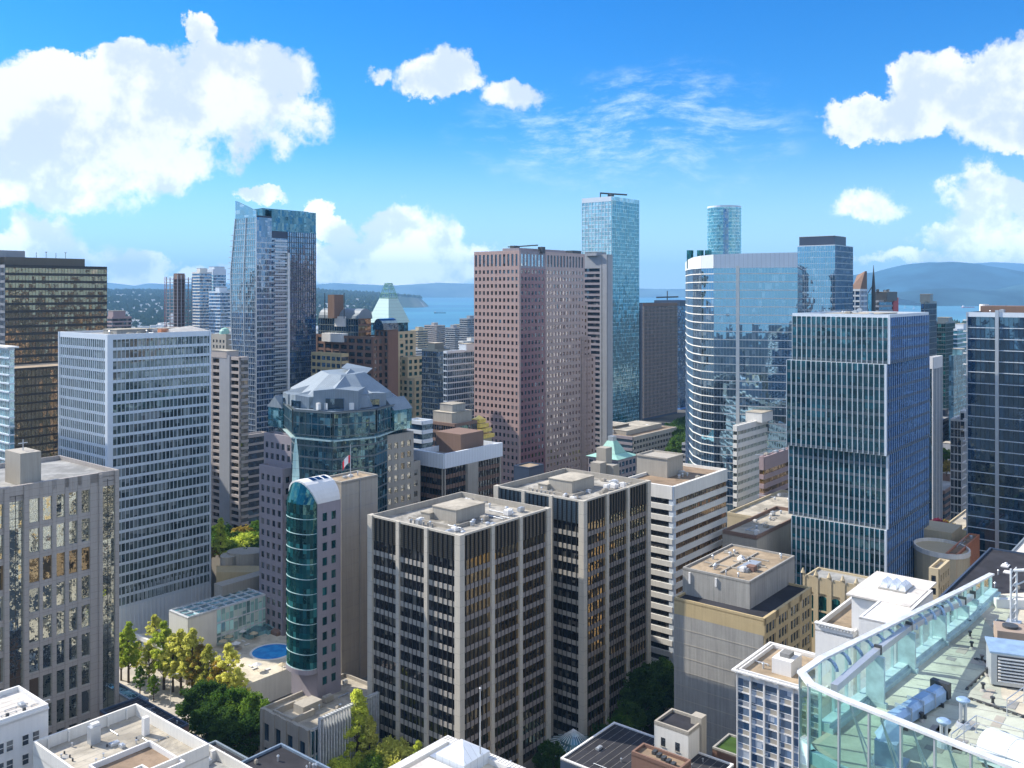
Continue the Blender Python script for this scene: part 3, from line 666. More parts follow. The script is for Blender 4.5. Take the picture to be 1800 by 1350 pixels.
# grey granite office, front left
pts, z1 = rect(-70, 869, 214, -160, 208)
b = Bld('office_tower', 'grey granite office block with mirrored window strips in the left foreground', 'office block', pts, z1, 'granite', back='bg_grey', roof='gravel_grey', par=1.2, ybot=1300, ring='granite')
f = b.face('R'); L = f.L
fr = MB(); ue = along(pts[0], A, 172); ug0 = along(pts[0], A, 14); ug1 = along(pts[0], A, 40); up = along(pts[0], A, 201)
zt = z1 - 2.4; fh = 7.45
f.box(fr, 0, ue, z1 - 2.4, z1 - .004, .5)
cols = [along(pts[0], A, x) for x in (46, 71.5, 95, 118, 140, 161)]
edges = []; lefts = [ug0 - 4.3 * i for i in range(6, -1, -1)]
seq = [u - 1.0 for u in lefts[:-1]]
nfl = 10
for k in range(nfl + 1):
    zb = zt - k * fh - 1.5
    if zb < 0: break
    f.box(fr, 0, ug0, zb, zb + 1.5, .45); f.box(fr, ug1, ue, zb, zb + 1.5, .45)
piers = [ug1] + [(cols[i] + cols[i + 1]) / 2 + .0 for i in range(5)] + [ue]
pl = [(a, 1.35) for a in [ug1 + .5] + [cols[i] + (cols[i + 1] - cols[i]) * .72 for i in range(5)]]
W_ = []
cur = ug1 + 1.3
for i in range(6):
    pass
wpx = [(50, 68), (74, 90), (98, 113), (120, 135), (142, 157), ]
us = [(along(pts[0], A, a), along(pts[0], A, c)) for a, c in wpx]
prev = ug1
for (a, c) in us + [(ue, ue)]:
    f.box(fr, prev, a, 0, z1 - .01, .5); prev = c
for a in lefts[:-1]: f.box(fr, a, a + 1.5, 0, z1 - .01, .5); us.append((a + 1.5, a + 4.3))
f.box(fr, ug0 - 1.2, ug0, 0, z1 - .3, .9); f.box(fr, ug1 - .05, ug1 + 1.0, 0, z1 - .3, .9); f.box(fr, up, L, 0, z1 - .006, .5); f.box(fr, ue - .1, ue + .9, 0, z1 - .3, .9)
fr.build('facade_frame', M['granite'], b.r)
for k in range(nfl):
    zb = zt - (k + 1) * fh
    for (a, c) in us: b.win.append((f, a, c, zb, zb + fh - 1.5, 'g_gold' if k in (2,) else 'g_green', 'window', .04))
    for (a, c) in ((ug0, ug1), (ue + .8, up)): b.win.append((f, a, c, zb - 1.5, zb + fh - 1.5, 'g_green', 'glass_strip', .04))
mu = MB()
for (a, c) in ((ug0, ug1), (ue + .8, up)):
    for z in np.arange(4, z1 - 2, 1.86): f.box(mu, a, c, z, z + .07, .12)
    f.box(mu, (a + c) / 2 - .04, (a + c) / 2 + .04, 2, z1 - 2, .13)
mu.build('mullion', M['blackish'], b.r)
for i in range(4):
    pass
lw, rw = along(pts[0], A, 33), along(pts[0], A, 99)
c = pts[0] + A * ((lw + rw) / 2) + Bd * 8.5; mb = MB(); mb.box(c, rw - lw - 4, 9, b.zr, b.zr + 8.2); o = mb.build('penthouse', M['concrete'], b.r)
mb = MB(); c2 = c + A * -13 + Bd * 4; mb.box(c2, 9, 14, b.zr, b.zr + 6.5); mb.build('penthouse', M['granite'], b.r)
mb = MB(); mb.tube((c.x, c.y, b.zr + 8), (c.x, c.y, b.zr + 11), .12, 6); mb.box(c, 2.2, .25, b.zr + 10, b.zr + 10.2); mb.build('antenna', M['steel'], b.r)
b.done()

# curved-bay tower with barrel roof and concrete slab
_c = P2(557, 240); pts, z1 = rectb(557, 886, 240, 10.8, along(_c, A, 598))
r0 = thing('hotel_tower', 'slim tower with curved green glass bay, white barrel roof and tall concrete slab', 'tower', (pts[0].x, pts[0].y, 0))
b = Bld('x', '', '', pts, z1, 'stone_mauve', z0=16, back='bg_grey', roof='roof_white', par=.6, root=r0, ybot=1200, ring='white')
f = b.face('R')
b.punched(f, 3.0, 3.95, 1.6, 2.2, 'g_deep', cap=2.0, sill=1.0, deep=.3, frame='stone_mauve', z0=16)
L_ = b.face('L'); K = 14; rad = L_.L / 2
arc = []
for i in range(K + 1):
    t = math.pi * i / K; u = L_.L / 2 - rad * math.cos(t); w_ = 3.6 * math.sin(t) ** .8; arc.append((u, w_, rad * math.sin(t)))
mbm = MB(); zs = np.arange(23.5, z1 + 7, 3.95 / 2)
gz = []
for k in range(11):
    lo, hi = z1 - (k + 1) * 3.95, z1 - k * 3.95 - .0; g = MB()
    for i in range(K):
        (u0, w0, h0), (u1, w1, h1) = arc[i], arc[i + 1]
        g.face([L_.p(u0, lo, w0), L_.p(u1, lo, w1), L_.p(u1, hi, w1), L_.p(u0, hi, w0)], [(i * 1.3, lo), (i * 1.3 + 1.3, lo), (i * 1.3 + 1.3, hi), (i * 1.3, hi)])
    g.build('window', M['g_deep'], r0)
g = MB()
for i in range(K):
    (u0, w0, h0), (u1, w1, h1) = arc[i], arc[i + 1]
    g.face([L_.p(u0, z1, w0), L_.p(u1, z1, w1), L_.p(u1, z1 + h1, w1 * .55), L_.p(u0, z1 + h0, w0 * .55)], [(i * 1.3, 0), (i * 1.3 + 1.3, 0), (i * 1.3 + 1.3, 4), (i * 1.3, 4)])
g.build('arched_window', M['g_deep'], r0)
def arcband(z, h, out, mn, nm, top=False):
    m_ = MB()
    for i in range(K):
        (u0, w0, h0), (u1, w1, h1) = arc[i], arc[i + 1]
        p = [L_.p(u0, z, w0 + out), L_.p(u1, z, w1 + out), L_.p(u1, z, w1 - .1), L_.p(u0, z, w0 - .1)]
        m_.hexa(p + [(a[0], a[1], z + h) for a in p])
    return m_.build(nm, M[mn], r0)
for k in range(11):
    arcband(z1 - (k + 1) * 3.95 + .02, .16, .14, 'tealframe', 'transom')
arcband(z1 - 11 * 3.95 - 1.2, 1.2, .3, 'stone_mauve', 'base_ring')
m_ = MB(); 
for i in range(K + 1):
    u, w_, h_ = arc[i]; q = L_.p(u, 0, w_); m_.tube((q[0], q[1], z1 - 43.4), (q[0], q[1], z1), .035, 4, cap=False)
m_.build('mullion', M['g_deep'], r0)
vt = MB(); KK = 16; ln = 7.5; Aout = A
def vp(t, d, rr_, wf): 
    u = L_.L / 2 - rr_ * math.cos(t); w_ = wf * 3.6 * math.sin(t) ** .8 * .55; q = L_.p(u, z1 + rr_ * math.sin(t), w_); return (q[0] + A.x * d, q[1] + A.y * d, q[2])
for i in range(KK):
    t0, t1 = math.pi * i / KK, math.pi * (i + 1) / KK
    vt.face([vp(t0, 0, rad + .45, 1), vp(t0, ln, rad + .45, 0), vp(t1, ln, rad + .45, 0), vp(t1, 0, rad + .45, 1)][::-1])
    vt.face([vp(t0, 0, rad + .45, 1), vp(t1, 0, rad + .45, 1), vp(t1, 0, rad - .1, 1), vp(t0, 0, rad - .1, 1)])
    vt.face([vp(t0, 0, rad - .1, 1), vp(t1, 0, rad - .1, 1), vp(t1, ln, rad - .1, 0), vp(t0, ln, rad - .1, 0)][::-1])
vt.build('barrel_roof', M['white'], r0, smooth=False)
for i in range(3):
    mb = MB()
    for a, c in ((0, 1),):
        t0, t1 = math.radians(92), math.radians(112); d0 = 1.2 + i * 2
        mb.face([vp(t0, d0, rad + .55, 0), vp(t1, d0, rad + .55, 0), vp(t1, d0 + 1.4, rad + .55, 0), vp(t0, d0 + 1.4, rad + .55, 0)]); mb.face([vp(t0, d0, rad + .55, 0), vp(t0, d0 + 1.4, rad + .55, 0), vp(t1, d0 + 1.4, rad + .55, 0), vp(t1, d0, rad + .55, 0)])
    mb.build('skylight', M['g_navy'], r0)
# spire at the left
q = P2(520, 247); mb = MB(); mb.tube((q.x, q.y, ZP(848, 247) - 3), (q.x, q.y, ZP(800, 247)), 1.3, 6, .8); mb.tube((q.x, q.y, ZP(800, 247)), (q.x, q.y, ZP(768, 247)), .8, 6, .15); mb.build('glass_spire', M['copper_pale'], r0)
# slab
ps, zs_ = rect(600, 847, 255, 563, 664); b2 = Bld('x', '', '', ps, zs_, 'concrete', z0=14, roof='gravel_tan', par=.5, root=r0, ybot=1200)
f = b2.face('R'); mb = MB()
for z in np.arange(20, zs_, 3.95): f.box(mb, 0, f.L, z, z + .12, .05)
f.box(mb, f.L * .48, f.L * .52, 14, zs_ - .5, .25); mb.build('joint_strip', M['concrete_dark'], r0)
b2.clutter(3, .3, .8, .3, .8, 3, big=.7)
# window strip return between the bay and slab
b.rbox(.8, .5, 3, 8, 1.6, 'concrete', 'plant_room', lip=False)
b.done()
ft = thing('flagpole', 'red and white flag hanging from a white pole on the concrete slab roof', 'flag', (*P2(616, 262), zs_))
q = P2(616, 262); mb = MB(); mb.tube((q.x, q.y, zs_ - .5), (q.x, q.y, ZP(781, 262)), .12, 6, .06); mb.build('pole', M['steel_white'], ft)
fm, n = mat('flag_cloth'); uvn = n.new('ShaderNodeUVMap').outputs[0]; su = n.new('ShaderNodeSeparateXYZ', ins={0: uvn}).outputs[0]
finish(n, n.new('ShaderNodeBsdfPrincipled', ins={'Base Color': n.mix(n.m('LESS_THAN', n.m('ABSOLUTE', n.m('SUBTRACT', su, .5)), .25), (.65, .03, .05, 1), (.8, .8, .8, 1)), 'Roughness': .8}).outputs[0])
mb = MB(); zf = ZP(800, 262)
for i in range(8):
    for j in range(4):
        def fp(a, c): return (q.x - .1 - 2.2 * a, q.y + .35 * math.sin(a * 7 + c), zf - 2.2 * c * (1 + .1 * a) - 2.2 * a * a)
        mb.face([fp(i / 8, (j + 1) / 4), fp((i + 1) / 8, (j + 1) / 4), fp((i + 1) / 8, j / 4), fp(i / 8, j / 4)], [(i / 8, 0), ((i + 1) / 8, 0), ((i + 1) / 8, 1), (i / 8, 1)])
mb.build('flag', fm, ft, smooth=True)

# white banded office block
pts, z1 = rect(1183, 855, 292, 1095, 1276)
b = Bld('office_block', 'white horizontally banded office block behind the farther dark twin tower', 'office block', pts, z1, 'white_band', back='bg_white', roof='gravel_brown', par=1.0, ybot=1190, ring='white_band')
for k in 'LR':
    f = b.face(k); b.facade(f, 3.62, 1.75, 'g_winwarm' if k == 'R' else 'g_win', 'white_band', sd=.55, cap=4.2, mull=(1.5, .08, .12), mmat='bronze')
b.post(0, 1.3, .35, 'white_alu')
c = P2(1160, 318); mb = MB(); mb.box(c, 11, 12, b.zr, b.zr + 6.3); o = mb.build('penthouse', M['concrete'], b.r); mb = MB(); mb.ring([c + A * x + Bd * y for x, y in ((-5.8, -6.3), (5.8, -6.3), (5.8, 6.3), (-5.8, 6.3))], .5, b.zr + 6.3, b.zr + 6.8); mb.build('roof_rim', M['concrete'], o)
b.clutter(6, .4, .9, .1, .5, 14); b.done()

# weathered concrete block with tan end wall
pts, z1 = rect(1342, 1087, 225, 1185, 1425)
r0 = thing('office_block', 'weathered blank grey concrete block with tan windowed side and a smaller storey on its roof', 'office block', (pts[0].x, pts[0].y, 0))
b = Bld('x', '', '', pts, z1, 'tan', back='bg_tan', roof='gravel_dark', par=.6, root=r0, ybot=1250)
f = b.face('L'); mb = MB(); f.quad(mb, 0, f.L, 0, z1 - 4.3, .06); mb.build('blank_wall', M['concrete_dark'], r0)
mb = MB()
for i in range(1, 11): f.box(mb, 0, f.L, z1 - 4.3 - i * 3.7, z1 - 4.3 - i * 3.7 + .22, .12)
mb.build('floor_band', M['concrete'], r0)
f = b.face('R'); L = f.L; fr = MB(); f.box(fr, 0, L, z1 - 1.8, z1 - .004, .3); g4 = L / 4
for k in range(12):
    zb = z1 - 1.8 - (k + 1) * 3.55
    if zb < -1: break
    f.box(fr, 0, L, zb, zb + 1.15, .28)
    for j in range(4):
        for m_ in range(3):
            u = g4 * j + 1.0 + m_ * (g4 - 2.0) / 3; b.win.append((f, u + .15, u + (g4 - 2.0) / 3 - .25, zb + 1.15, zb + 3.35, 'g_win', 'window', .03))
for j in range(4):
    f.box(fr, g4 * j - (0 if j == 0 else .9), g4 * j + 1.0, 0, z1 - .01, .3)
    for m_ in range(1, 3): u = g4 * j + 1.0 + m_ * (g4 - 2.0) / 3; f.box(fr, u - .25, u + .15, 0, z1 - .01, .2)
f.box(fr, L - .9, L, 0, z1 - .01, .3); fr.build('facade_frame', M['tan'], r0)
ps, z2 = rect(1318, 1022, 233, 1200, 1397); b3 = Bld('x', '', '', ps, z2, 'concrete_dark', z0=z1 - 1, roof='gravel_tan', par=.5, root=r0)
b3.rbox(.42, .3, 9, 3, .9, 'steel', 'plant_room', lip=False); b3.rbox(.35, .22, 2.2, 2.2, 1.4, 'brick_brown', 'chimney', lip=False)
for u0, v0, u1, v1 in ((.1, .5, .9, .5), (.3, .2, .3, .9), (.5, .1, .5, .6), (.2, .75, .8, .75), (.7, .2, .7, .9)):
    a, c = b3.uv(u0, v0), b3.uv(u1, v1); mb = MB(); mb.box((a + c) / 2, (c - a).length, .35, b3.zr + .05, b3.zr + .4, (c - a).normalized()); mb.build('roof_duct', M['concrete'], r0)
b3.clutter(16, .08, .92, .1, .92, 21, big=.8); mb = MB(); c = b3.uv(.6, .55); mb.lathe((c.x, c.y), [(1.2, b3.zr), (1.2, b3.zr + .4), (.5, b3.zr + 1.1), (0, b3.zr + 1.5)], 12); mb.build('roof_vent', M['white'], r0)
for u, h_ in ((.1, 3), (.5, 2.2)):                                  # white stains / vents on left face
    fl_ = b3.face('L'); mb = MB(); fl_.box(mb, fl_.L * u, fl_.L * u + .5, z2 - 1 - h_, z2 - 1, .35); mb.build('flue', M['white'], r0)
b.done()

# ribbed teal tower of four stacked, slightly shifted blocks
segs = [(548, 640, 1393, 1562, 1632), (640, 800, 1383, 1556, 1633), (800, 930, 1387, 1559, 1632), (930, 1250, 1392, 1556, 1632)]
base, ztop = rect(1559, 553, 285, 1388, 1633)
r0 = thing('office_tower', 'dark teal tower of stacked shifted blocks with thin white vertical ribs, at the right', 'office tower', (base[0].x, base[0].y, 0))
bl = None
for i, (ya, yb, xl, xc, xr) in enumerate(segs):
    za = ZP(ya + 5, 285) if i == 0 else ZP(ya, 285) + 0; zb = max(0, ZP(yb, 285))
    pts, _ = rect(xc, ya, 285 - (1.2 if i % 2 else 0), xl, xr)
    b = Bld('x', '', '', pts, za, 'navy', z0=zb, back='bg_blue', roof='gravel_grey', par=.6 if i == 0 else .05, root=r0, ybot=1035, ring='louver_blue' if i else 'white_alu')
    for k in 'LR':
        f = b.face(k); ns = 19 if k == 'L' else 22
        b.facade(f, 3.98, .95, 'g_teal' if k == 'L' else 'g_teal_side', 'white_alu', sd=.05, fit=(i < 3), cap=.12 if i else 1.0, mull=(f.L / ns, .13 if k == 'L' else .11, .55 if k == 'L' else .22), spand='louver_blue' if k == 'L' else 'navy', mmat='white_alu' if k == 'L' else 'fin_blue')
        # sloping glass skirt where each block steps over the next
        mb = MB(); f.box(mb, 0, f.L, zb, zb + .12, .5); mb.build('ledge', M['louver_blue'], r0)
    b.post(0, .14, .5, 'white_alu')
    if i == 0:
        b.rbox(.5, .5, 24, 16, .3, 'steel'); b.clutter(8, .2, .9, .2, .8, 31); bl = b
    b.done(40 if i else 30)

# dark glass tower at the right edge
pts, z1 = rectb(1925, 535, 296, 41, 30)
kk = along(pts[0], Bd, 1699)
pts = [pts[0], pts[0] + A * 30, pts[0] + A * 30 + Bd * kk, pts[0] + Bd * kk]; z1 = ZP(548, 325)
b = Bld('office_tower', 'dark navy glass tower with thin white floor lines at the right edge', 'office tower', pts, z1, 'navy', back='bg_blue', roof='gravel_dark', par=.7, ybot=1000, ring='navy')
f = b.face('L'); um = along(Vector(f.a), f.u, 1753)
b.facade(f, 3.88, .22, 'g_navy', 'white_alu', sd=.32, cap=1.6, mull=(1.5, .07, .12), mmat='blackish')
mb = MB(); f.box(mb, um - .55, um + .55, 25, z1 + .8, .75); f.box(mb, 0, .4, 0, z1, .5); mb.build('pier', M['steel'], b.r)
f2 = Face(pts[2], pts[3]); mb = MB()
for z in np.arange(z1 - 3, 40, -3.88): mb.box(pts[3] + (-A) * .4, .8, .8, z, z + .35, Bd)
for z in np.arange(z1 - 3, 40, -3.88): mb.box(pts[3] + Bd * .5, 1.0, 1.4, z, z + .35, Bd)
mb.build('balcony', M['white'], b.r)
c = P2(1790, 335); mb = MB(); mb.box(c, 16, 22, b.zr, b.zr + 2.6); mb.build('penthouse', M['brown_tile'], b.r)
c = P2(1730, 338); mb = MB(); mb.tube((c.x, c.y, b.zr), (c.x, c.y, b.zr + 3.2), 1.6, 14); mb.box(c + Vector((4, 2)), 5, 3, b.zr, b.zr + 1.8); mb.build('water_tank', M['white'], b.r)
b.clutter(8, .1, .9, .3, .95, 41); b.done()
# ------------------------------------------------------------------ mid-distance towers
# bronze tower far left, lower bronze block before it, pale glass sliver
pts, z1 = rect(9, 465, 450, -40, 188)
b = Bld('office_tower', 'tall dark bronze glass tower at the far left edge', 'office tower', pts, z1, 'bronze', back='bg_brown', roof='gravel_dark', par=1.0, ybot=640)
b.facade(b.face('R'), 3.75, 1.3, 'g_bronze', 'bronze', sd=.12, cap=1.5, mull=(1.6, .10, .16), mmat='bronze'); b.facade(b.face('L'), 3.75, 1.3, 'g_win', 'grey_slab', sd=.2, cap=1.5, mull=(1.6, .1, .3))
c = pts[0] + A * 22 + Bd * 12; mb = MB(); mb.box(c, 40, 14, b.zr, b.zr + 5); mb.build('penthouse', M['louver'], b.r)
c = pts[0] + A * 6 + Bd * 18; mb = MB(); mb.box(c, 16, 14, b.zr, b.zr + 8.5); mb.build('penthouse', M['grey_slab'], b.r)
for i in range(4): q = pts[0] + A * (20 + 5 * i) + Bd * 12; mb = MB(); mb.tube((q.x, q.y, b.zr + 5), (q.x, q.y, b.zr + 8), .12, 5); mb.lathe((q.x, q.y), [(.1, b.zr + 8), (.7, b.zr + 8.4)], 8) if i % 2 else None; mb.build('antenna', M['darkmetal'], b.r)
b.clutter(8, .1, .8, .05, .3, 8); b.done()
pts, z1 = rect(22, 648, 395, -10, 150)
b = Bld('office_block', 'lower bronze glass block standing before the tall bronze tower', 'office block', pts, z1, 'bronze', back='bg_brown', roof='gravel_tan', par=.5, ybot=830, ring='concrete')
b.facade(b.face('R'), 3.75, .9, 'g_bronze', 'bronze', sd=.12, cap=1.0, mull=(1.6, .10, .16)); b.facade(b.face('L'), 3.75, 1.1, 'g_bronze', 'bronze', sd=.12, cap=1.0, mull=(1.6, .1, .16)); b.done(60)
pts, z1 = rect(17, 611, 330, -60, 25)
b = Bld('apartment_tower', 'pale aqua glass apartment tower cut by the left edge, with a white roof slab', 'tower', pts, z1, 'white_alu', back='bg_blue', roof='roof_white', par=.3, ybot=810)
for k in 'LR': b.facade(b.face(k), 3.1, .5, 'g_aqua_l', 'white_alu', sd=.4, cap=1.0, mull=(1.5, .07, .1))
mb = MB(); mb.ring(inset(pts, -1.2), 1.8, z1 - .2, z1 + .4); mb.build('roof_slab', M['white'], b.r); b.done(40)

# beige residential slab behind the white tower
pts, z1 = rect(423, 628, 400, 340, 436)
b = Bld('apartment_tower', 'beige apartment slab with balconies and a plain centre strip, right behind the white gridded tower', 'apartment tower', pts, z1, 'res_beige', back='bg_grey', roof='roof_white', par=.8, ybot=880)
f = b.face('L'); u0, u1 = along(f.a, f.u, 389), along(f.a, f.u, 407)
b.facade(f, 3.02, 1.1, 'g_win', 'res_beige', sd=.7, cap=1.4, piers=([0, along(f.a, f.u, 375), u0, u1, f.L], 1.0, .75))
mb = MB(); f.box(mb, u0, u1, 0, z1 + .5, 1.0); mb.build('centre_strip', M['grey_slab'], b.r)
b.facade(b.face('R'), 3.02, 1.1, 'g_win', 'res_beige', sd=.5, cap=1.4)
b.rbox(.5, .4, 6, 12, 3, 'res_beige'); b.done()

# tall blue glass tower
Y0 = 500
c = P2(451, Y0); wr = along(c, A, 555); zt_r = ZP(372, Y0)
r0 = thing('apartment_tower', 'tallest blue glass tower left of centre with a pointed left crown and slanting left edge', 'tower', (c.x, c.y, 0))
back = c + A * wr + Bd * 36
pts = [c, c + A * wr, back, c + Bd * 22 + A * 8]
b = Bld('x', '', '', pts, zt_r - 2, 'navy', back='bg_blue', roof='gravel_dark', par=.4, root=r0, ybot=880)
f = b.face('R'); L = f.L; us_ = along(c, A, 505); u485 = along(c, A, 480)
b.facade(Face(c, c + A * us_), 3.1, .55, 'g_blue', 'steel', sd=.18, cap=0, z1=zt_r - 14, mull=(1.6, .09, .12), mmat='steel', nmax=60)
b.facade(Face(c + A * us_, c + A * wr), 3.1, .5, 'g_blue', 'louver_blue', sd=.05, cap=0, z1=zt_r - 10, mull=(1.5, .14, .3), mmat='navy', nmax=60)
mb = MB(); f.box(mb, us_ - .7, us_ + .7, 20, zt_r - 22, 1.4); mb.build('pier', M['white'], r0)
for k in range(42):
    z = zt_r - 16 - 3.1 * k
    mb = MB(); f.box(mb, u485, us_ - 1, z, z + .28, 1.5); f.box(mb, u485, us_ - 1, z + .28, z + 1.1, 1.5, 1.42); mb.build('balcony', M['steel'], r0)
# crown
mb = MB(); f.box(mb, 0, u485 * .9, zt_r - 14, zt_r - 3, .25, 0); mb.build('crown_panel', M['g_blue'], r0)
mb = MB(); f.box(mb, u485 * .9, L, zt_r - 10, zt_r + 2.0, .2, -.3); mb.build('crown_panel', M['g_crown'], r0)
mb = MB(); q = [c + A * 6 + Bd * 3, c + A * (wr - 3) + Bd * 3, back - Bd * 4 - A * 3, c + Bd * 18 + A * 8]; mb.prism(q, zt_r - 4, zt_r + 2.6); mb.build('penthouse', M['g_crown'], r0)
mb = MB(); mb.face([(*(c + A * wr), zt_r - 10), (*back, zt_r - 10), (*back, zt_r + 1.5), (*(c + A * wr), zt_r + 2)]); mb.face([(*(c + A * wr), zt_r + 2), (*back, zt_r + 1.5), (*back, zt_r - 10), (*(c + A * wr), zt_r - 10)]); mb.build('crown_panel', M['g_crown'], r0)
# slanted left face: its left edge leans with height
prof = [(355, 417), (400, 412.5), (480, 405.5), (580, 407), (680, 413), (760, 421), (880, 428)]
def lx(py): return float(np.interp(py, [p[0] for p in prof], [p[1] for p in prof]))
zz = [zt_r - 3 - 3.1 * i for i in range(53)]
fr = MB(); fx = lambda t, z: None
def lp(z, t, w_=0):
    py = HZ + (H - z) * F / 520; x = lx(max(355, py)); tl = along(c, Bd, x); q = c + Bd * (tl * t) - A * w_; return (q.x, q.y, z)
tops = lambda t: zt_r + 1 + 9.0 * t
spl = along(c, Bd, 431) / along(c, Bd, 410)
for k in range(52):
    z1_, z0_ = zz[k], zz[k + 1]; g = MB()
    for a, e in ((1.0, spl), (spl, 0.0)):
        g.face([lp(z0_, a, .05), lp(z0_, e, .05), lp(z1_, e, .05), lp(z1_, a, .05)], [(30 * (1 - a), z0_), (30 * (1 - e), z0_), (30 * (1 - e), z1_), (30 * (1 - a), z1_)])
    g.build('window', M['g_blue2' if k < 17 else 'g_blue'], r0)
    fr.hexa([lp(z0_, 1, .3), lp(z0_, 0, .3), lp(z0_, 0, 0), lp(z0_, 1, 0), lp(z0_ + .3, 1, .3), lp(z0_ + .3, 0, .3), lp(z0_ + .3, 0, 0), lp(z0_ + .3, 1, 0)])
    if 2 <= k <= 24: 
        s_ = MB(); s_.hexa([lp(z0_, 1.12, .4), lp(z0_, .98, .4), lp(z0_, .98, -2), lp(z0_, 1.12, -2), lp(z0_ + .35, 1.12, .4), lp(z0_ + .35, .98, .4), lp(z0_ + .35, .98, -2), lp(z0_ + .35, 1.12, -2)]); s_.build('balcony', M['steel'], r0) if k % 1 == 0 else None
    # body behind the slanted face
bd = MB()
for k in range(52):
    a, e = lp(zz[k], 1), lp(zz[k + 1], 1); bk = c + Bd * 22 + A * 14
    bd.face([(bk.x, bk.y, zz[k + 1]), e, a, (bk.x, bk.y, zz[k])])
bd.build('wall', M['bg_blue'], r0)
cr = MB(); cr.face([lp(zz[0], 1, .05), lp(zz[0], 0, .05), lp(zt_r + .5, 0, .05), (*lp(zt_r + 5, .55, .05)[:2], zt_r + 4), (*lp(zz[0], 1, .05)[:2], ZP(355, 520))])
cr.face([lp(zz[0], 1, -.4), (*lp(zz[0], 1, -.4)[:2], ZP(355, 520)), (*lp(zt_r + 5, .55, -.4)[:2], zt_r + 4), lp(zt_r + .5, 0, -.4), lp(zz[0], 0, -.4)]); cr.build('crown_fin', M['g_blue2'], r0)
for t in (0.0, spl, .99):
    for k in range(52): fr.hexa([lp(zz[k + 1], t + .015, .45), lp(zz[k + 1], t - .015, .45), lp(zz[k + 1], t - .015, 0), lp(zz[k + 1], t + .015, 0), lp(zz[k], t + .015, .45), lp(zz[k], t - .015, .45), lp(zz[k], t - .015, 0), lp(zz[k], t + .015, 0)])
for t in np.linspace(0, 1, 13)[1:-1]:
    for k in range(52): fr.hexa([lp(zz[k + 1], t + .004, .2), lp(zz[k + 1], t - .004, .2), lp(zz[k + 1], t - .004, 0), lp(zz[k + 1], t + .004, 0), lp(zz[k], t + .004, .2), lp(zz[k], t - .004, .2), lp(zz[k], t - .004, 0), lp(zz[k], t + .004, 0)])
fr.build('mullion', M['steel'], r0); b.done(60)
# banded block at its foot
pts, z1 = rect(432, 765, 430, 421, 470)
b = Bld('office_block', 'small block with pale stone bands at the foot of the tallest blue tower', 'office block', pts, z1, 'res_beige', back='bg_grey', par=.6, ybot=885)
for k in 'LR': b.facade(b.face(k), 3.8, 1.1, 'g_navy', 'res_beige', sd=.3, cap=1.5)
b.done(20)

# stone and blue glass tower with faceted metal roof
Yc = 300
r0 = thing('office_tower', 'stone winged tower with a dark blue glass centre under a faceted blue grey metal roof', 'office tower', (*P2(590, Yc), 0))
oc = [P2(519, 304), P2(585, 297), P2(658, 305), P2(708, 328), P2(684, 360), P2(600, 370), P2(488, 345)]
zc = ZP(722, 300)
b = Bld('x', '', '', oc, zc, 'navy', back='bg_blue', roof='metal_roof', par=.3, root=r0, ybot=900)
oc2 = oc
for i in (6, 0, 1, 2):
    b.facade(b.face(i), 3.8, .5, 'g_crown', 'louver_blue', sd=.06, cap=.6, mull=(2.0, .08, .10), mmat='louver_blue', nmax=22)
    b.facade(Face(b.face(i).a, b.face(i).b, 1.0), 3.8, .3, 'g_crown', 'louver_blue', sd=.05, cap=.6, mull=(2.6, .12, .16), mmat='louver_blue', z0=zc - 9.2, nmax=2)
    mb = MB(); b.face(i).box(mb, 0, b.face(i).L, zc - 9.6, zc - 9.2, 1.3); mb.build('ledge', M['tealframe'], r0)
b.done(50)
# faceted roof: hip slopes up to a plateau with angular dormers
c0 = Vector((sum(p.x for p in oc) / 7, sum(p.y for p in oc) / 7))
def sc2(p, s): return c0 + (p - c0) * s
zp = ZP(658, 320)
mb = MB(); low = [sc2(p, .84) for p in oc]; up = [sc2(p, .34) for p in oc]
for i in range(7):
    j = (i + 1) % 7; mb.face([(*low[i], zc), (*low[j], zc), (*sc2(oc[j], .80), zc + 3.2), (*sc2(oc[i], .80), zc + 3.2)]); mb.face([(*sc2(oc[i], .80), zc + 3.2), (*sc2(oc[j], .80), zc + 3.2), (*up[j], zp), (*up[i], zp)])
mb.face([(*p, zp) for p in up]); mb.build('metal_roof', M['metal_roof'], r0)
def dormer(px, Y, wd, dp, hh, dirv, drop=0.0):
    """angular gabled block facing dirv"""
    q = P2(px, Y); dv = dirv; uv_ = Vector((-dv.y, dv.x)); zb = zc - .5
    f1, f2, g1, g2 = q - uv_ * wd / 2, q + uv_ * wd / 2, q - uv_ * wd / 2 - dv * dp, q + uv_ * wd / 2 - dv * dp
    m1 = q + dv * 1.5; m2 = q - dv * dp; za, zr = zb + hh * .55, zb + hh
    m_ = MB(); m_.face([(*f2, zb), (*m1, zb), (*m1, zb + hh * .62), (*f2, za)]); m_.face([(*m1, zb), (*f1, zb), (*f1, za), (*m1, zb + hh * .62)])
    m_.face([(*f1, za), (*g1, za), (*m2, zr), (*m1, zb + hh * .62)][::-1]); m_.face([(*f2, za), (*m1, zb + hh * .62), (*m2, zr), (*g2, za)][::-1])
    m_.face([(*f1, zb), (*g1, zb), (*g1, za), (*f1, za)][::-1]); m_.face([(*g2, zb), (*f2, zb), (*f2, za), (*g2, za)][::-1]); m_.face([(*g1, zb), (*g2, zb), (*g2, za), (*m2, zr), (*g1, za)][::-1])
    o_ = m_.build('dormer', M['metal_roof'], r0)
    w_ = MB(); e1, e2 = q + dv * .75 - uv_ * wd * .2, q + dv * .75 + uv_ * wd * .2; w_.prism([e1 + dv * .9, e2 + dv * .9, e2, e1], zb, zb + hh * .35); w_.build('dormer_window', M['g_navy'], o_)
dormer(590, 304, 15, 24, ZP(655, 315) - zc + .8, Vector((-.03, -1)).normalized())
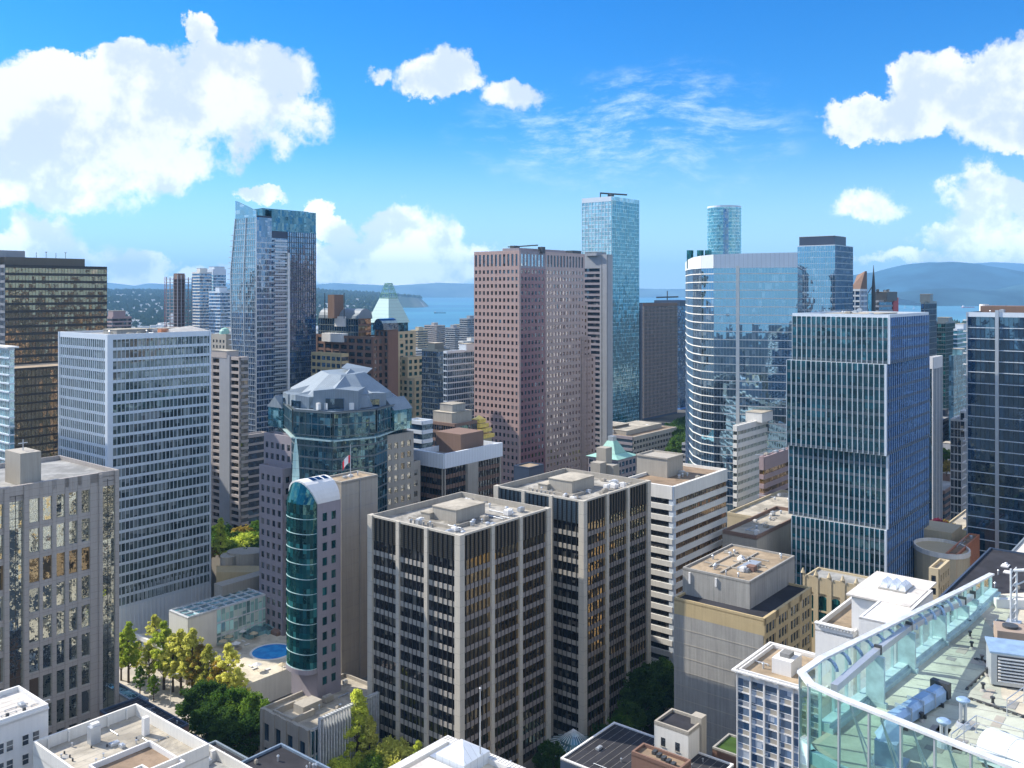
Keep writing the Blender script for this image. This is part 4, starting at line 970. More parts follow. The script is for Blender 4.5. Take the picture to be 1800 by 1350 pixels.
dormer(526, 311, 12, 18, ZP(670, 322) - zc, Vector((-.7, -.7)).normalized()); dormer(652, 313, 12, 18, ZP(667, 322) - zc, Vector((.6, -.8)).normalized())
dormer(505, 322, 8, 10, 7, Vector((-.95, -.3)).normalized()); dormer(688, 330, 8, 14, ZP(690, 335) - zc, Vector((.9, -.4)).normalized())
mb = MB(); mb.face([(*P2(600, 330), zp + 1.5), (*P2(640, 326), zp - 1), (*P2(655, 340), zp + .5), (*P2(610, 345), zp + 2)]); mb.face([(*P2(600, 330), zp + 1.4), (*P2(610, 345), zp + 1.9), (*P2(655, 340), zp + .4), (*P2(640, 326), zp - 1.1)]); mb.build('roof_plate', M['metal_roof'], r0)
for px_ in (560, 575, 618): q = P2(px_, 303); sbox(r0, q, 1.2, 1.2, zc, zc + 2.2, 'white', 'roof_vent')
# gabled glass corner lanterns
for px_, Y_ in ((501, 328), (694, 322)):
    q = P2(px_, Y_); mb = MB(); mb.box(q, 8.4, 8.4, zc - 9, zc - 2, None); mb.build('glass_lantern', M['g_aqua'], r0)
    mb = MB(); a_ = [q + A * x + Bd * y for x, y in ((-4.5, -4.5), (4.5, -4.5), (4.5, 4.5), (-4.5, 4.5))]; t1, t2 = q - A * 4.5, q + A * 4.5
    mb.face([(*a_[0], zc - 2), (*a_[1], zc - 2), (*t2, zc + 2), (*t1, zc + 2)]); mb.face([(*a_[2], zc - 2), (*a_[3], zc - 2), (*t1, zc + 2), (*t2, zc + 2)]); mb.face([(*a_[3], zc - 2), (*a_[0], zc - 2), (*t1, zc + 2)]); mb.face([(*a_[1], zc - 2), (*a_[2], zc - 2), (*t2, zc + 2)]); mb.build('gable_roof', M['metal_roof'], r0)
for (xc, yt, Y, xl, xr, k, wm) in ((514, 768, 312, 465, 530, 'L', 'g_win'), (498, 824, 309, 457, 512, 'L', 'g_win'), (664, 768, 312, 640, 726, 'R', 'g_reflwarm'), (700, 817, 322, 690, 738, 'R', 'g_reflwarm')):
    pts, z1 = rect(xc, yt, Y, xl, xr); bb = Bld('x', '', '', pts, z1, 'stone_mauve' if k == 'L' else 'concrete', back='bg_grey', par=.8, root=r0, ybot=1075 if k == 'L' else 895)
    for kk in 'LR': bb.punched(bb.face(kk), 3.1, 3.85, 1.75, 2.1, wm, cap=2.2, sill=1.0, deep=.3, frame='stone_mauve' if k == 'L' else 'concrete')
    bb.done(28)

# flat block with white fascia roof
pts, z1 = rect(780, 798, 330, 731, 879)
b = Bld('office_block', 'grey brown block with a broad white roof fascia below the pink granite tower', 'office block', pts, z1, 'concrete', back='bg_grey', roof='gravel_grey', par=2.2, ybot=885, ring='white_panel')
for k in 'LR':
    f = b.face(k); b.facade(f, 3.8, 1.5, 'g_win', 'brown_tile', sd=.15, cap=0, z1=z1 - 5.5, mull=(1.5, .12, .3), mmat='bronze', piers=([0, f.L], 1.2, .5), pmat='concrete')
    mb = MB(); f.box(mb, -.5, f.L + .5, z1 - 5.2, z1 + .1, .9, -.1); mb.build('fascia', M['white_panel'], b.r)
f = b.face('R'); mb = MB(); f.box(mb, along(pts[0], A, 818), along(pts[0], A, 836), 0, z1 - 5.3, 1.3); mb.build('service_shaft', M['concrete'], b.r)
c = P2(808, 350); mb = MB(); mb.box(c, 13, 13, b.zr, b.zr + 7.5); mb.build('penthouse', M['brown_tile'], b.r); b.clutter(6, .3, .95, .3, .9, 51); b.done(60)
pts, z1 = rect(742, 740, 370, 716, 760)
b = Bld('office_block', 'small blue white block between the faceted roof tower and the brown low building', 'office block', pts, z1, 'white_alu', back='bg_grey', par=.5, ybot=790); b.facade(b.face('R'), 3.8, 1.5, 'g_navy', 'white_alu', sd=.3, cap=1.6); b.facade(b.face('L'), 3.8, 1.5, 'g_navy', 'white_alu', sd=.3, cap=1.6); b.done(10)
pts, z1 = rect(800, 745, 420, 748, 838)
b = Bld('office_block', 'low brown block with a heavy concrete rooftop storey left of the pink granite tower', 'office block', pts, z1, 'brown_tile', back='bg_brown', roof='gravel_brown', par=.5, ybot=790)
for k in 'LR': b.facade(b.face(k), 3.8, 1.3, 'g_win', 'brown_tile', sd=.3, cap=1.4, mull=(1.5, .12, .2))
b.rbox(.5, .45, 14, 12, 5, 'concrete'); b.rbox(.5, .45, 9, 8, 8.5, 'concrete_dark'); b.done(30)
q = P2(842, 455); r0 = thing('gold_pavilion', 'little golden stepped pavilion roof at the foot of the pink granite tower', 'pavilion', (q.x, q.y, 0))
mb = MB(); mb.box(q, 9, 9, 0, ZP(768, 455)); mb.build('wall', M['stone_cream'], r0); mb = MB()
for i, (a, c_) in enumerate(((11, 768), (9, 758), (7, 750), (5, 742))): mb.box(q, a, a, ZP(c_, 455) - .002 * i, ZP(c_ - 8, 455) - .5)
mb.tube((q.x, q.y, ZP(736, 455)), (q.x, q.y, ZP(730, 455)), 3.2, 8, .2); mb.build('roof', M['gold'], r0)

# pink granite tower
pts, z1 = rect(912.5, 440, 500, 834, 1027)
r0 = thing('office_tower', 'broad pink granite tower with a square punched window grid in the middle of the skyline', 'office tower', (pts[0].x, pts[0].y, 0))
b = Bld('x', '', '', pts, z1, 'granite_pink', back='bg_pink', roof='gravel_grey', par=1.0, root=r0, ybot=840)
f = b.face('L'); p11 = f.L / 11.0
for (zz1, cap, fh, wh, sill) in ((z1, 1.5, 8.2, 6.6, 1.2),):
    b.punched(f, p11, fh, 1.55, wh, 'g_win', z1=z1, z0=z1 - 9.7, cap=cap, sill=sill, deep=.35, frame='granite_pink', nmax=1)
    b.punched(f, p11, 3.95, 1.6, 2.05, 'g_win', z1=z1 - 9.7, z0=0, cap=.01, sill=1.0, deep=.35, frame='granite_pink')
us_ = along(pts[0], A, 958); fa, fb_ = Face(pts[0], pts[0] + A * us_), Face(pts[0] + A * us_, pts[1])
for ff, fm_, gm_ in ((fa, 'granite_red', 'g_win'), (fb_, 'granite_pink', 'g_pinkwin')):
    b.punched(ff, 3.1, 8.2, 1.7, 6.6, 'g_blue2' if ff is fa else 'g_win', z1=z1, z0=z1 - 9.7, cap=1.5, sill=1.2, deep=.35 if ff is fb_ else .2, frame='granite_pink' if ff is fb_ else 'stone_mauve', nmax=1)
    b.punched(ff, 3.1, 3.95, 1.6, 2.05, gm_, z1=z1 - 9.7, z0=0, cap=.01, sill=1.0, deep=.35 if ff is fb_ else .2, frame=fm_)
b.post(0, .9, .40, 'granite_pink'); b.done()
for (px_, py_) in ((1032, 531), (1038, 590), (1045.5, 622)):
    uA, uB = along(pts[0], A, 1020), along(pts[0], A, px_)
    zt = ZP(py_, 560); q = [pts[0] + A * uA, pts[0] + A * uB, pts[0] + A * uB + Bd * 20, pts[0] + A * uA + Bd * 20]
    b4 = Bld('x', '', '', [p - Bd * 0 for p in q], zt, 'granite_pink', back='bg_pink', par=.3, root=r0, ybot=800); ff = b4.face('R'); b4.punched(Face(q[0] + A * (uB - uA) * 0, q[1]), 3.1, 3.95, 1.6, 2.05, 'g_bronze', cap=1.2, sill=1.0, deep=.36, frame='granite_pink'); b4.done(20)
c = P2(925, 520); mb = MB(); mb.box(c + A * 8, 44, 12, b.zr, b.zr + 2.6); mb.build('penthouse', M['stone_mauve'], r0)
mb = MB(); q = P2(905, 515); mb.box(q, 5, 3, b.zr, b.zr + 4.2); q2 = P2(952, 515); mb.box(q2, 3, 3, b.zr, b.zr + 3.6); mb.tube((q.x, q.y, b.zr + 3.7), (q2.x - 2, q2.y, b.zr + 4.6), .35, 6); mb.tube((q.x - 4, q.y, b.zr + 3.6), (q.x, q.y, b.zr + 3.7), .3, 6); mb.build('window_cleaning_crane', M['darkmetal'], r0)

# slab behind the pink tower
pts, z1 = rect(1068, 447, 590, 985, 1077)
b = Bld('office_tower', 'grey slab tower with recessed balconies peeping out right of the pink granite tower', 'office tower', pts, z1, 'grey_slab', back='bg_grey', par=.8, ybot=745)
b.facade(b.face('L'), 3.6, 1.5, 'g_win', 'stone_mauve', sd=.5, cap=9, piers=([0, along(b.face('L').a, b.face('L').u, 1057), b.face('L').L], 1.4, .8), pmat='grey_slab', capmat='grey_slab')
f = b.face('L'); mb = MB(); f.box(mb, along(f.a, f.u, 1060), f.L, 0, z1 - .1, .9); mb.build('service_shaft', M['grey_slab'], b.r)
b.rbox(.5, .3, 12, 9, 2.2, 'grey_slab'); b.rbox(.5, .8, 10, 8, 4, 'darkmetal', 'plant_room', lip=False); b.done(50)

# aqua tower in the distance
pts, z1 = rect(1075, 345, 760, 1023, 1123.5)
b = Bld('apartment_tower', 'tallest aqua glass tower on the skyline with a crane on its roof', 'tower', pts, z1, 'white_alu', back='bg_blue', roof='gravel_dark', par=3.0, ybot=535, ring='g_aqua_l')
b.facade(b.face('L'), 3.2, .4, 'g_aqua_l', 'white_alu', sd=.2, cap=4, mull=(3.4, .25, .3), z0=5, capmat='g_aqua_l'); b.facade(b.face('R'), 3.2, .5, 'g_aqua', 'g_aqua_l', sd=.2, cap=3.5, mull=(3, .2, .1), mmat='navy', z0=5)
q = b.uv(.5, .5)
mb = MB(); mb.box(q, 4, 4, b.zr, z1 + 5); mb.tube((q.x - 9, q.y, z1 + 5.5), (q.x + 14, q.y, z1 + 4), .7, 6); mb.tube((q.x - 9, q.y, z1 + 2), (q.x - 9, q.y, z1 + 6), .5, 6); mb.build('roof_crane', M['darkmetal'], b.r); b.done(60)
# rounded tower
cY = 930; q = P2(1273, cY); R_ = 29 * cY / F; z1 = ZP(366, cY)
r0 = thing('apartment_tower', 'slim rounded teal tower rising behind the curved glass tower', 'tower', (q.x, q.y, 0))
mb = MB(); k = 28; ring_ = [(q.x + R_ * math.cos(6.2832 * i / k), q.y + R_ * math.sin(6.2832 * i / k)) for i in range(k)]; mb.prism(ring_, 60, z1); o = mb.build('glass_wall', M['g_aqua'], r0)
for i in range(25): mb = MB(); z = z1 - 1 - 3.4 * i; mb.prism([(q.x + (p[0] - q.x) * 1.02, q.y + (p[1] - q.y) * 1.02) for p in ring_], z, z + .8, bottom=True); mb.build('floor_slab', M['g_aqua_l'], r0)
mb = MB(); mb.prism([(q.x + (p[0] - q.x) * .45 - R_ * .1, q.y + (p[1] - q.y) * 1.05) for p in ring_], 60, z1 - 2); mb.build('core', M['g_blue'], r0)
mb = MB(); mb.ring([Vector(p) for p in ring_], .8, z1, z1 + 1.6); mb.build('parapet', M['white_alu'], r0)

# curved mirror glass tower
pc = [P2(1207, 535), P2(1205.5, 500), P2(1209, 472), P2(1218, 452), P2(1233, 440), P2(1255, 434), P2(1300, 430), P2(1350, 426), P2(1402, 422)]
bk = [P2(1410, 470), P2(1300, 560)]
zt = ZP(445, 430)
polyc = pc + bk
r0 = thing('office_tower', 'curved sky blue mirror glass tower with white floor lines and a pale metal crown', 'office tower', (*pc[5], 0))
polyc = polyc[::1]
b = Bld('x', '', '', polyc, zt - 6, 'white_alu', back='bg_blue', roof='roof_white', par=.3, root=r0, ybot=900)
Ltot = 0
for i in range(8):
    f = Face(pc[i], pc[i + 1]); f.u0 = Ltot; Ltot += f.L
    b.facade(f, 3.9, .42, 'g_curve', 'white_band', sd=.24, cap=0, z1=zt - 6, mull=(1.5, .06, .10), mmat='steel')
    mb = MB(); z0_ = zt - 7; t0, t1 = i / 8, (i + 1) / 8
    h0, h1 = (4.0 + 3.0 * math.sin(t0 * 1.6) + (0), 4.0 + 3.0 * math.sin(t1 * 1.6)); 
    mb.face([f.p(0, z0_, .3), f.p(f.L, z0_, .3), f.p(f.L, z0_ + h1, .3), f.p(0, z0_ + h0, .3)]); mb.face([f.p(0, z0_, -.1), f.p(0, z0_ + h0, -.1), f.p(f.L, z0_ + h1, -.1), f.p(f.L, z0_, -.1)]); mb.face([f.p(0, z0_ + h0, .3), f.p(f.L, z0_ + h1, .3), f.p(f.L, z0_ + h1, -.1), f.p(0, z0_ + h0, -.1)]); mb.build('crown_panel', M['white_panel'], r0)
f = Face(pc[5], pc[6]); mb = MB(); f.box(mb, f.L - 1.6, f.L - .1, 0, zt - 6, .7); mb.build('pier', M['white_band'], r0)
for px_ in (1213, 1231, 1245): q = P2(px_, 470); sbox(r0, q, 2.5, 2.5, b.zr, ZP(440, 470), 'g_deep', 'screen_fin')
q = P2(1330, 480); sbox(r0, q, 40, 18, b.zr, b.zr + 5, 'steel', 'penthouse'); b.done()

# square glass tower with navy crown
pts, z1 = rect(1468, 430, 600, 1402, 1499)
b = Bld('office_tower', 'square glass tower with a navy plant storey, between the curved and the ribbed towers', 'office tower', pts, z1, 'navy', back='bg_blue', roof='gravel_grey', par=.5, ybot=560, ring='white_alu')
b.facade(b.face('L'), 3.9, .15, 'g_curve', 'white_alu', sd=.08, cap=.5, mull=(1.6, .10, .15), mmat='steel', nmax=12); b.facade(b.face('R'), 3.9, .5, 'g_blue', 'steel', sd=.1, cap=.5, mull=(1.6, .1, .2), mmat='navy', nmax=12)
b.rbox(.45, .55, 22, 24, 6.5, 'navy'); c = b.uv(.8, .5); sbox(b.r, c, 6, 14, b.zr, b.zr + 5, 'g_aqua', 'screen_fin'); b.done(30)

# pink banded block and pale banded block added for a reflection in the curved tower
pts, z1 = rect(1343, 803, 372, 1335, 1400)
b = Bld('office_block', 'mauve banded stone block between the curved tower and the ribbed tower', 'office block', pts, z1, 'stone_pink', back='bg_grey', roof='gravel_grey', par=.8, ybot=900)
for k in 'LR': b.facade(b.face(k), 3.75, 1.9, 'g_winwarm', 'stone_pink', sd=.35, cap=5.5)
b.clutter(4, .1, .9, .2, .8, 55); b.done(30)
pts, z1 = rect(1296, 748, 402, 1289, 1362)
b = Bld('office_block', 'pale cream banded block with a rooftop storey at the foot of the curved tower', 'office block', pts, z1, 'white_band', back='bg_white', roof='gravel_grey', par=.6, ybot=900)
for k in 'LR': b.facade(b.face(k), 3.7, 2.0, 'g_green', 'stone_cream' if 0 else 'white_band', sd=.35, cap=2.6, mull=(1.5, .08, .2))
b.rbox(.62, .5, 12, 8, 4.2, 'white_band'); b.done(30)
# dark slabs in the distance
pts, z1 = rect(1130, 533, 880, 1098, 1190)
b = Bld('office_tower', 'dark ribbed slab tower, right one of the joined pair below the aqua tower', 'office tower', pts, z1, 'navy', back='bg_blue', roof='gravel_tan', par=.6, ybot=740, group='dark ribbed slab towers')
b.facade(b.face('R'), 3.5, .9, 'g_win', 'brown_tile', sd=.4, cap=3, mull=(2.6, .5, .6), mmat='res_beige'); mb = MB(); f = b.face('L'); f.box(mb, 0, f.L * .35, 0, z1, .8); f.box(mb, f.L * .5, f.L * .75, 0, z1 - 3, .8); mb.build('pier', M['grey_slab'], b.r); b.done(40)
pts, z1 = rect(1100, 538, 860, 1060, 1112)
b = Bld('office_tower', 'dark ribbed slab tower, left one of the joined pair below the aqua tower', 'office tower', pts, z1, 'navy', back='bg_blue', roof='gravel_tan', par=.6, ybot=740, group='dark ribbed slab towers')
b.facade(b.face('L'), 3.5, .9, 'g_win', 'navy', sd=.4, cap=3, mull=(2.6, .5, .6), mmat='louver_blue'); b.done(30)
pts, z1 = rect(1196, 528, 960, 1150, 1240)
b = Bld('office_tower', 'deep blue glass tower left of the curved mirror tower, with roof cranes', 'office tower', pts, z1, 'bluepanel', back='bg_blue', roof='gravel_dark', par=.5, ybot=745)
for k in 'LR': b.facade(b.face(k), 3.7, .5, 'g_blue', 'navy', sd=.1, cap=6, capmat='bluepanel')
q = b.uv(.3, .8); mb = MB(); mb.tube((q.x, q.y, z1), (q.x, q.y, z1 + 10), .6, 5); mb.tube((q.x - 12, q.y, z1 + 3), (q.x + 12, q.y, z1 + 3.6), .8, 5); mb.build('roof_crane', M['darkmetal'], b.r); b.done(10)
# low civic building with rooftop walkways
pts, z1 = rect(1112, 768, 640, 1030, 1188)
b = Bld('civic_building', 'long low beige building with slanted concrete canopy behind the green roofed hotel', 'low building', pts, z1, 'concrete', back='bg_tan', roof='gravel_brown', par=.6, ybot=830)
b.facade(b.face('R'), 4, 1.8, 'g_win', 'concrete', sd=.8, cap=3, mull=(4, .6, .9)); b.facade(b.face('L'), 4, 1.8, 'g_navy', 'stone_mauve', sd=.6, cap=2)
b.rbox(.5, .5, 50, 22, 3, 'concrete'); b.rbox(.3, .7, 20, 14, 5, 'louver', 'plant_room'); b.clutter(10, .1, .9, .1, .9, 61, big=2); b.done(30)
# green roofed hotel
Yh = 420; q = P2(1090, Yh); r0 = thing('hotel', 'chateau style hotel top with a pale green copper pyramid roof', 'hotel', (q.x, q.y, 0))
pts, z1 = rectb(1085, 808, Yh, 16, 16); bb = Bld('x', '', '', pts, z1, 'stone_mauve', back='bg_grey', roof='gravel_grey', par=.2, root=r0, ybot=835)
for k in 'LR': bb.facade(bb.face(k), 3.6, 1.4, 'g_navy', 'stone_mauve', sd=.3, cap=1.5, mull=(3, .8, .3))
bb.done(14)
cc = bb.uv(.5, .5); mb = MB(); rz = z1
for (s0, za, s1, zb_) in ((18, z1, 9, ZP(795, 430)), (9.5, ZP(795, 430), 8.5, ZP(792, 430)), (8.5, ZP(792, 430), 3.4, ZP(775, 430))):
    a_ = [cc + A * x * s0 / 2 + Bd * y * s0 / 2 for x, y in ((-1, -1), (1, -1), (1, 1), (-1, 1))]; e_ = [cc + A * x * s1 / 2 + Bd * y * s1 / 2 for x, y in ((-1, -1), (1, -1), (1, 1), (-1, 1))]
    mb.hexa([(*p, za) for p in a_] + [(*p, zb_) for p in e_])
mb.build('copper_roof', M['copper'], r0); sbox(r0, cc, 3, 3, ZP(775, 430), ZP(767, 430), 'steel', 'roof_lantern')
for px_, py_, Y_ in ((1062, 786, 405), (1052, 812, 398), (1075, 816, 400)): q = P2(px_, Y_); sbox(r0, q, 5, 5, 0, ZP(py_, Y_), 'concrete', 'turret')
pts, z1 = rect(1062, 795, 432, 1050, 1080); bb = Bld('x', '', '', pts, z1, 'copper_pale', par=.2, root=r0, roof='copper')
# ------------------------------------------------------------------ buildings behind, left half
# red brown block with arched roof
r0 = thing('office_block', 'red brown stone block with an arched metal roof right of the tallest blue tower', 'office block', (*P2(620, 520), 0))
pts, z1 = rect(655, 592, 520, 545, 690); b = Bld('x', '', '', pts, z1, 'brick_brown', back='bg_brown', roof='roof_white', par=.8, root=r0, ybot=720)
for k in 'LR': b.facade(b.face(k), 3.9, 1.5, 'g_win', 'brick_brown', sd=.3, cap=1.6, piers=(8 if k == 'L' else 4, 1.4, .5))
b.done(50)
pts, z1 = rect(600, 622, 505, 548, 612); b = Bld('x', '', '', pts, z1, 'tan', back='bg_tan', par=.8, root=r0, ybot=720, roof='roof_white')
b.facade(b.face('L'), 3.9, 1.6, 'g_navy', 'tan', sd=.3, cap=1.8, piers=(6, .8, .4)); b.facade(b.face('R'), 3.9, 1.6, 'g_navy', 'tan', sd=.3, cap=1.8); b.done(20)
pts, z1 = rect(630, 560, 532, 560, 652); b = Bld('x', '', '', pts, z1, 'brown_tile', back='bg_brown', par=.4, root=r0, ybot=720)
b.facade(b.face('L'), 3.9, .5, 'g_navy', 'louver_blue', sd=.3, cap=.5, mull=(2.2, .2, .3)); b.facade(b.face('R'), 3.9, 1.2, 'g_winwarm', 'brick_brown', sd=.3, cap=.5)
q = b.face('L'); mb = MB(); K = 10; zb = z1 - .3
for i in range(K):                                     # barrel vault running along the left face
    t0, t1 = math.pi * i / K, math.pi * (i + 1) / K
    def vq(u, t): p = Vector(q.p(u, 0, 0)[:2]) + A * (5.5 - 5.5 * math.cos(t)); return (p.x, p.y, zb + 6.0 * math.sin(t))
    mb.face([vq(0, t0), vq(q.L, t0), vq(q.L, t1), vq(0, t1)])
mb.face([vq(q.L, math.pi * i / K) for i in range(K + 1)]); mb.build('barrel_roof', M['metal_roof'], r0)
f = b.face('L'); mb = MB(); f.box(mb, f.L * .25, f.L * .75, z1 - 14, z1 - 9, 5); mb.build('roof_plate', M['white'], r0)
mb = MB(); f.box(mb, f.L * .45, f.L * .7, z1 - 5, z1 + 1, 1.2); mb.build('roof_hatch', M['white'], r0); b.done(16)
q = P2(590, 545); sbox(r0, q, 7, 6, z1, ZP(518, 545), 'brown_tile', 'chimney')
for px_ in (571, 605): q = P2(px_, 530); mb = MB(); mb.tube((q.x, q.y, z1), (q.x, q.y, ZP(515, 530)), .25, 5); mb.build('mast', M['darkmetal'], r0)
pts, z1 = rect(683, 580, 524, 660, 700); b = Bld('x', '', '', pts, z1, 'brick_brown', back='bg_brown', par=.3, root=r0, ybot=720); b.facade(b.face('L'), 3.9, 1.2, 'g_win', 'brick_brown', sd=.3, cap=1, piers=(3, 1.2, .5)); b.done(14)
q = b.uv(.4, .5); mb = MB(); K = 10
for i in range(K):
    t0, t1 = math.pi * i / K, math.pi * (i + 1) / K; R_ = 4.5
    P0 = [q + Bd * (R_ * math.cos(t)) for t in (t0, t1)]
    mb.face([(*(P0[0] - A * 6), z1 + 6.5 * math.sin(t0)), (*(P0[1] - A * 6), z1 + 6.5 * math.sin(t1)), (*(P0[1] + A * 6), z1 + 6.5 * math.sin(t1)), (*(P0[0] + A * 6), z1 + 6.5 * math.sin(t0))])
mb.face([(*(q - A * 6 + Bd * (4.5 * math.cos(math.pi * i / K))), z1 + 6.5 * math.sin(math.pi * i / K)) for i in range(K + 1)]); mb.build('barrel_roof', M['g_navy'], r0)
# glass pyramid tower
q = P2(690, 620); r0 = thing('office_tower', 'stepped cream stone tower under a pale green glass pyramid', 'office tower', (q.x, q.y, 0))
Yp = 590; zb = ZP(568, Yp)
pts, _ = rect(683, 568, Yp, 645, 721); cc = (pts[0] + pts[2]) / 2
mb = MB(); a_ = pts; zt_ = ZP(524, 600); e_ = [cc + (p - cc) * .42 for p in pts]; mb.hexa([(*p, zb) for p in a_] + [(*p, zt_) for p in e_]); mb.build('glass_pyramid', M['copper_pale'], r0)
mb = MB(); t_ = [cc + (p - cc) * .16 for p in pts]; zz_ = ZP(498, 605)
for i in range(4):
    j = (i + 1) % 4
    for t in (0, .25, .5, .75):
        p0, p1 = e_[i].lerp(e_[j], t), t_[i].lerp(t_[j], t); mb.tube((*p0, zt_), (*p1, zz_), .32, 4)
    for t in (.0, .33, .66, 1.0): mb.tube((*e_[i].lerp(t_[i], t), zt_ + (zz_ - zt_) * t), (*e_[j].lerp(t_[j], t), zt_ + (zz_ - zt_) * t), .3, 4)
    mb.tube((*e_[i], zt_), (*t_[j], zz_), .2, 4)
mb.build('lattice_top', M['copper'], r0)
mb = MB(); mb.prism([cc + (p - cc) * .9 for p in pts], zb - 9, zb + .2); mb.build('glass_collar', M['g_crown'], r0)
for (xc, yt, Y, xl, xr, mm) in ((697, 583, 588, 655, 730, 'stone_cream'), (716, 628, 582, 686, 744, 'stone_cream'), (728, 665, 577, 690, 757, 'stone_cream'), (690, 600, 580, 660, 712, 'stone_cream')):
    pts, z1 = rect(xc, yt, Y, xl, xr); bb = Bld('x', '', '', pts, z1, mm, back='bg_tan', par=.6, root=r0, ybot=745)
    for kk in 'LR': bb.punched(bb.face(kk), 4.6, 3.95, 2.8, 2.4, 'g_deep', cap=1.2, sill=.9, deep=.35, frame=mm)
    bb.done(25)
def simple(xc, yt, Y, xl, xr, label, mm, gl, fh=3.0, sh=1.2, sd=.5, cap=1.5, mull=None, name='apartment_tower', cat='apartment tower', group=None, ph=(.5, .5, 8, 6, 4), lim=24, ybot=1350, roof='gravel_grey', back='bg_grey', piers=None, z0=0, clut=0):
    pts, z1 = rect(xc, yt, Y, xl, xr); bb = Bld(name, label, cat, pts, z1, mm, z0=z0, back=back, roof=roof, par=.6, group=group, ybot=ybot)
    for kk in 'LR': bb.facade(bb.face(kk), fh, sh, gl, mm, sd=sd, cap=cap, mull=mull, piers=piers)
    if ph: bb.rbox(*ph, mm)
    if clut: bb.clutter(clut, .1, .9, .1, .9, int(xc))
    bb.done(lim); return bb
simple(770, 614, 560, 742, 790, 'blue glass block with a pale corner fin left of the pink granite tower', 'louver_blue', 'g_blue', 3.6, .5, .15, name='office_block', cat='office block', mull=(1.6, .1, .2), ybot=720)
simple(786, 617, 540, 780, 860, 'dark glass block with white floor bands touching the pink granite tower', 'white_alu', 'g_navy', 3.6, .7, .3, name='office_block', cat='office block', mull=(1.6, .1, .2), ybot=720)
ADJ = {'res_beige': 'beige', 'grey_slab': 'grey', 'white_band': 'white', 'stone_cream': 'cream', 'concrete': 'concrete', 'navy': 'navy blue', 'brick_brown': 'brown'}
G = 'west end apartment towers by the bay'
simple(735, 580, 1150, 722, 752, 'cream apartment tower just right of the glass pyramid', 'stone_cream', 'g_win', group=G)
simple(768, 572, 1350, 746, 782, 'pale slab apartment tower before the bay, with a lighter end wall', 'res_beige', 'g_win', group=G)
simple(800, 576, 1300, 783, 812, 'grey apartment tower in the middle of the bayfront row', 'grey_slab', 'g_win', group=G)
simple(822, 560, 1250, 808, 845, 'tallest bayfront apartment tower, beside the left edge of the pink granite tower', 'grey_slab', 'g_win', group=G)
simple(815, 600, 1000, 806, 850, 'low white apartment block under the bayfront row', 'white_band', 'g_win', group=G)
rr = random.Random(12)
for i in range(26):
    px_ = rr.uniform(722, 845); Y = rr.uniform(900, 2100); h = rr.uniform(24, 60); yt = HZ + (H - h) * F / Y
    if Y < 1200 and yt < 590: yt = 595 + rr.uniform(0, 15)
    w_ = rr.uniform(10, 20) * F / Y
    m_ = rr.choice(['res_beige', 'grey_slab', 'white_band', 'stone_cream', 'concrete'])
    simple(px_, yt, Y, px_ - w_ * rr.uniform(.4, 1), px_ + w_ * rr.uniform(.4, 1), 'small ' + ADJ[m_] + ' apartment block in the crowded bayfront district behind the pyramid tower', m_, 'g_win', group='low bayfront apartment blocks', lim=0, ph=(.5, .5, 5, 4, 3))
# towers left of the tallest blue tower
simple(345, 590, 700, 322, 395, 'low rooftop behind the white gridded tower, pale with dark vents', 'concrete', 'g_win', name='office_block', cat='office block', ph=None)
b = simple(352, 478, 880, 338, 372, 'pale blue residential tower, left of the pair beside the tallest blue tower', 'white_band', 'g_blue', 3.0, 1.0, .6, lim=30, ybot=590)
simple(388, 512, 800, 368, 410, 'stepped blue grey residential tower, right of the pair beside the tallest blue tower', 'white_alu', 'g_blue', 3.0, .9, .6, lim=30, ybot=590)
pts, z1 = rect(375, 473, 930, 365, 397); bb = Bld('apartment_tower', 'tall slim grey residential tower with flat crown behind the blue grey pair', 'apartment tower', pts, z1, 'white_alu', back='bg_blue', par=.6); bb.facade(bb.face('R'), 3, .9, 'g_blue', 'white_alu', sd=.4, cap=6); bb.facade(bb.face('L'), 3, .9, 'g_aqua_l', 'white_alu', sd=.4, cap=6); bb.rbox(.5, .5, 12, 10, 3, 'white_alu'); bb.done(24)
# tower under construction: bare slabs and columns
pts, z1 = rect(312, 490, 820, 291, 339); r0 = thing('construction_tower', 'unfinished concrete tower frame with open floors and rebar on top', 'building site', (*pts[0], 0))
z = z1
while z > 40:
    mb = MB(); mb.prism(pts, z - .35, z, bottom=True); mb.build('floor_slab', M['stone_pink'], r0); z -= 3.1
mb = MB()
for u in np.linspace(.03, .97, 5):
    for v in np.linspace(.03, .97, 4):
        p = pts[0].lerp(pts[1], u) + (pts[3] - pts[0]) * v; mb.box(p, .6, .6, 30, z1 + (1.5 if (int(u * 50) + int(v * 40)) % 2 else 3.5))
mb.build('column', M['grey_slab'], r0); r0.children[-1]['kind'] = 'stuff'
p = (pts[0] + pts[2]) / 2; sbox(r0, p, 7, 7, 30, z1 + 5, 'brown_tile', 'lift_core'); mb = MB(); qq = pts[3] + Bd * 2; 
for i in range(4): mb.tube((qq.x + (i % 2) * 1.6, qq.y + (i // 2) * 1.6, 20), (qq.x + (i % 2) * 1.6, qq.y + (i // 2) * 1.6, z1 + 2), .12, 4)
for z in np.arange(22, z1 + 2, 3): mb.box(qq + Vector((.8, .8)), 1.8, 1.8, z, z + .15)
mb.build('hoist_mast', M['red'], r0)
simple(198, 557, 700, 186, 231, 'small pinkish block with a dark roof storey right of the bronze tower', 'stone_pink', 'g_win', ph=(.4, .5, 10, 8, 5), name='apartment_block', cat='apartment block')
q = P2(385, 620); 
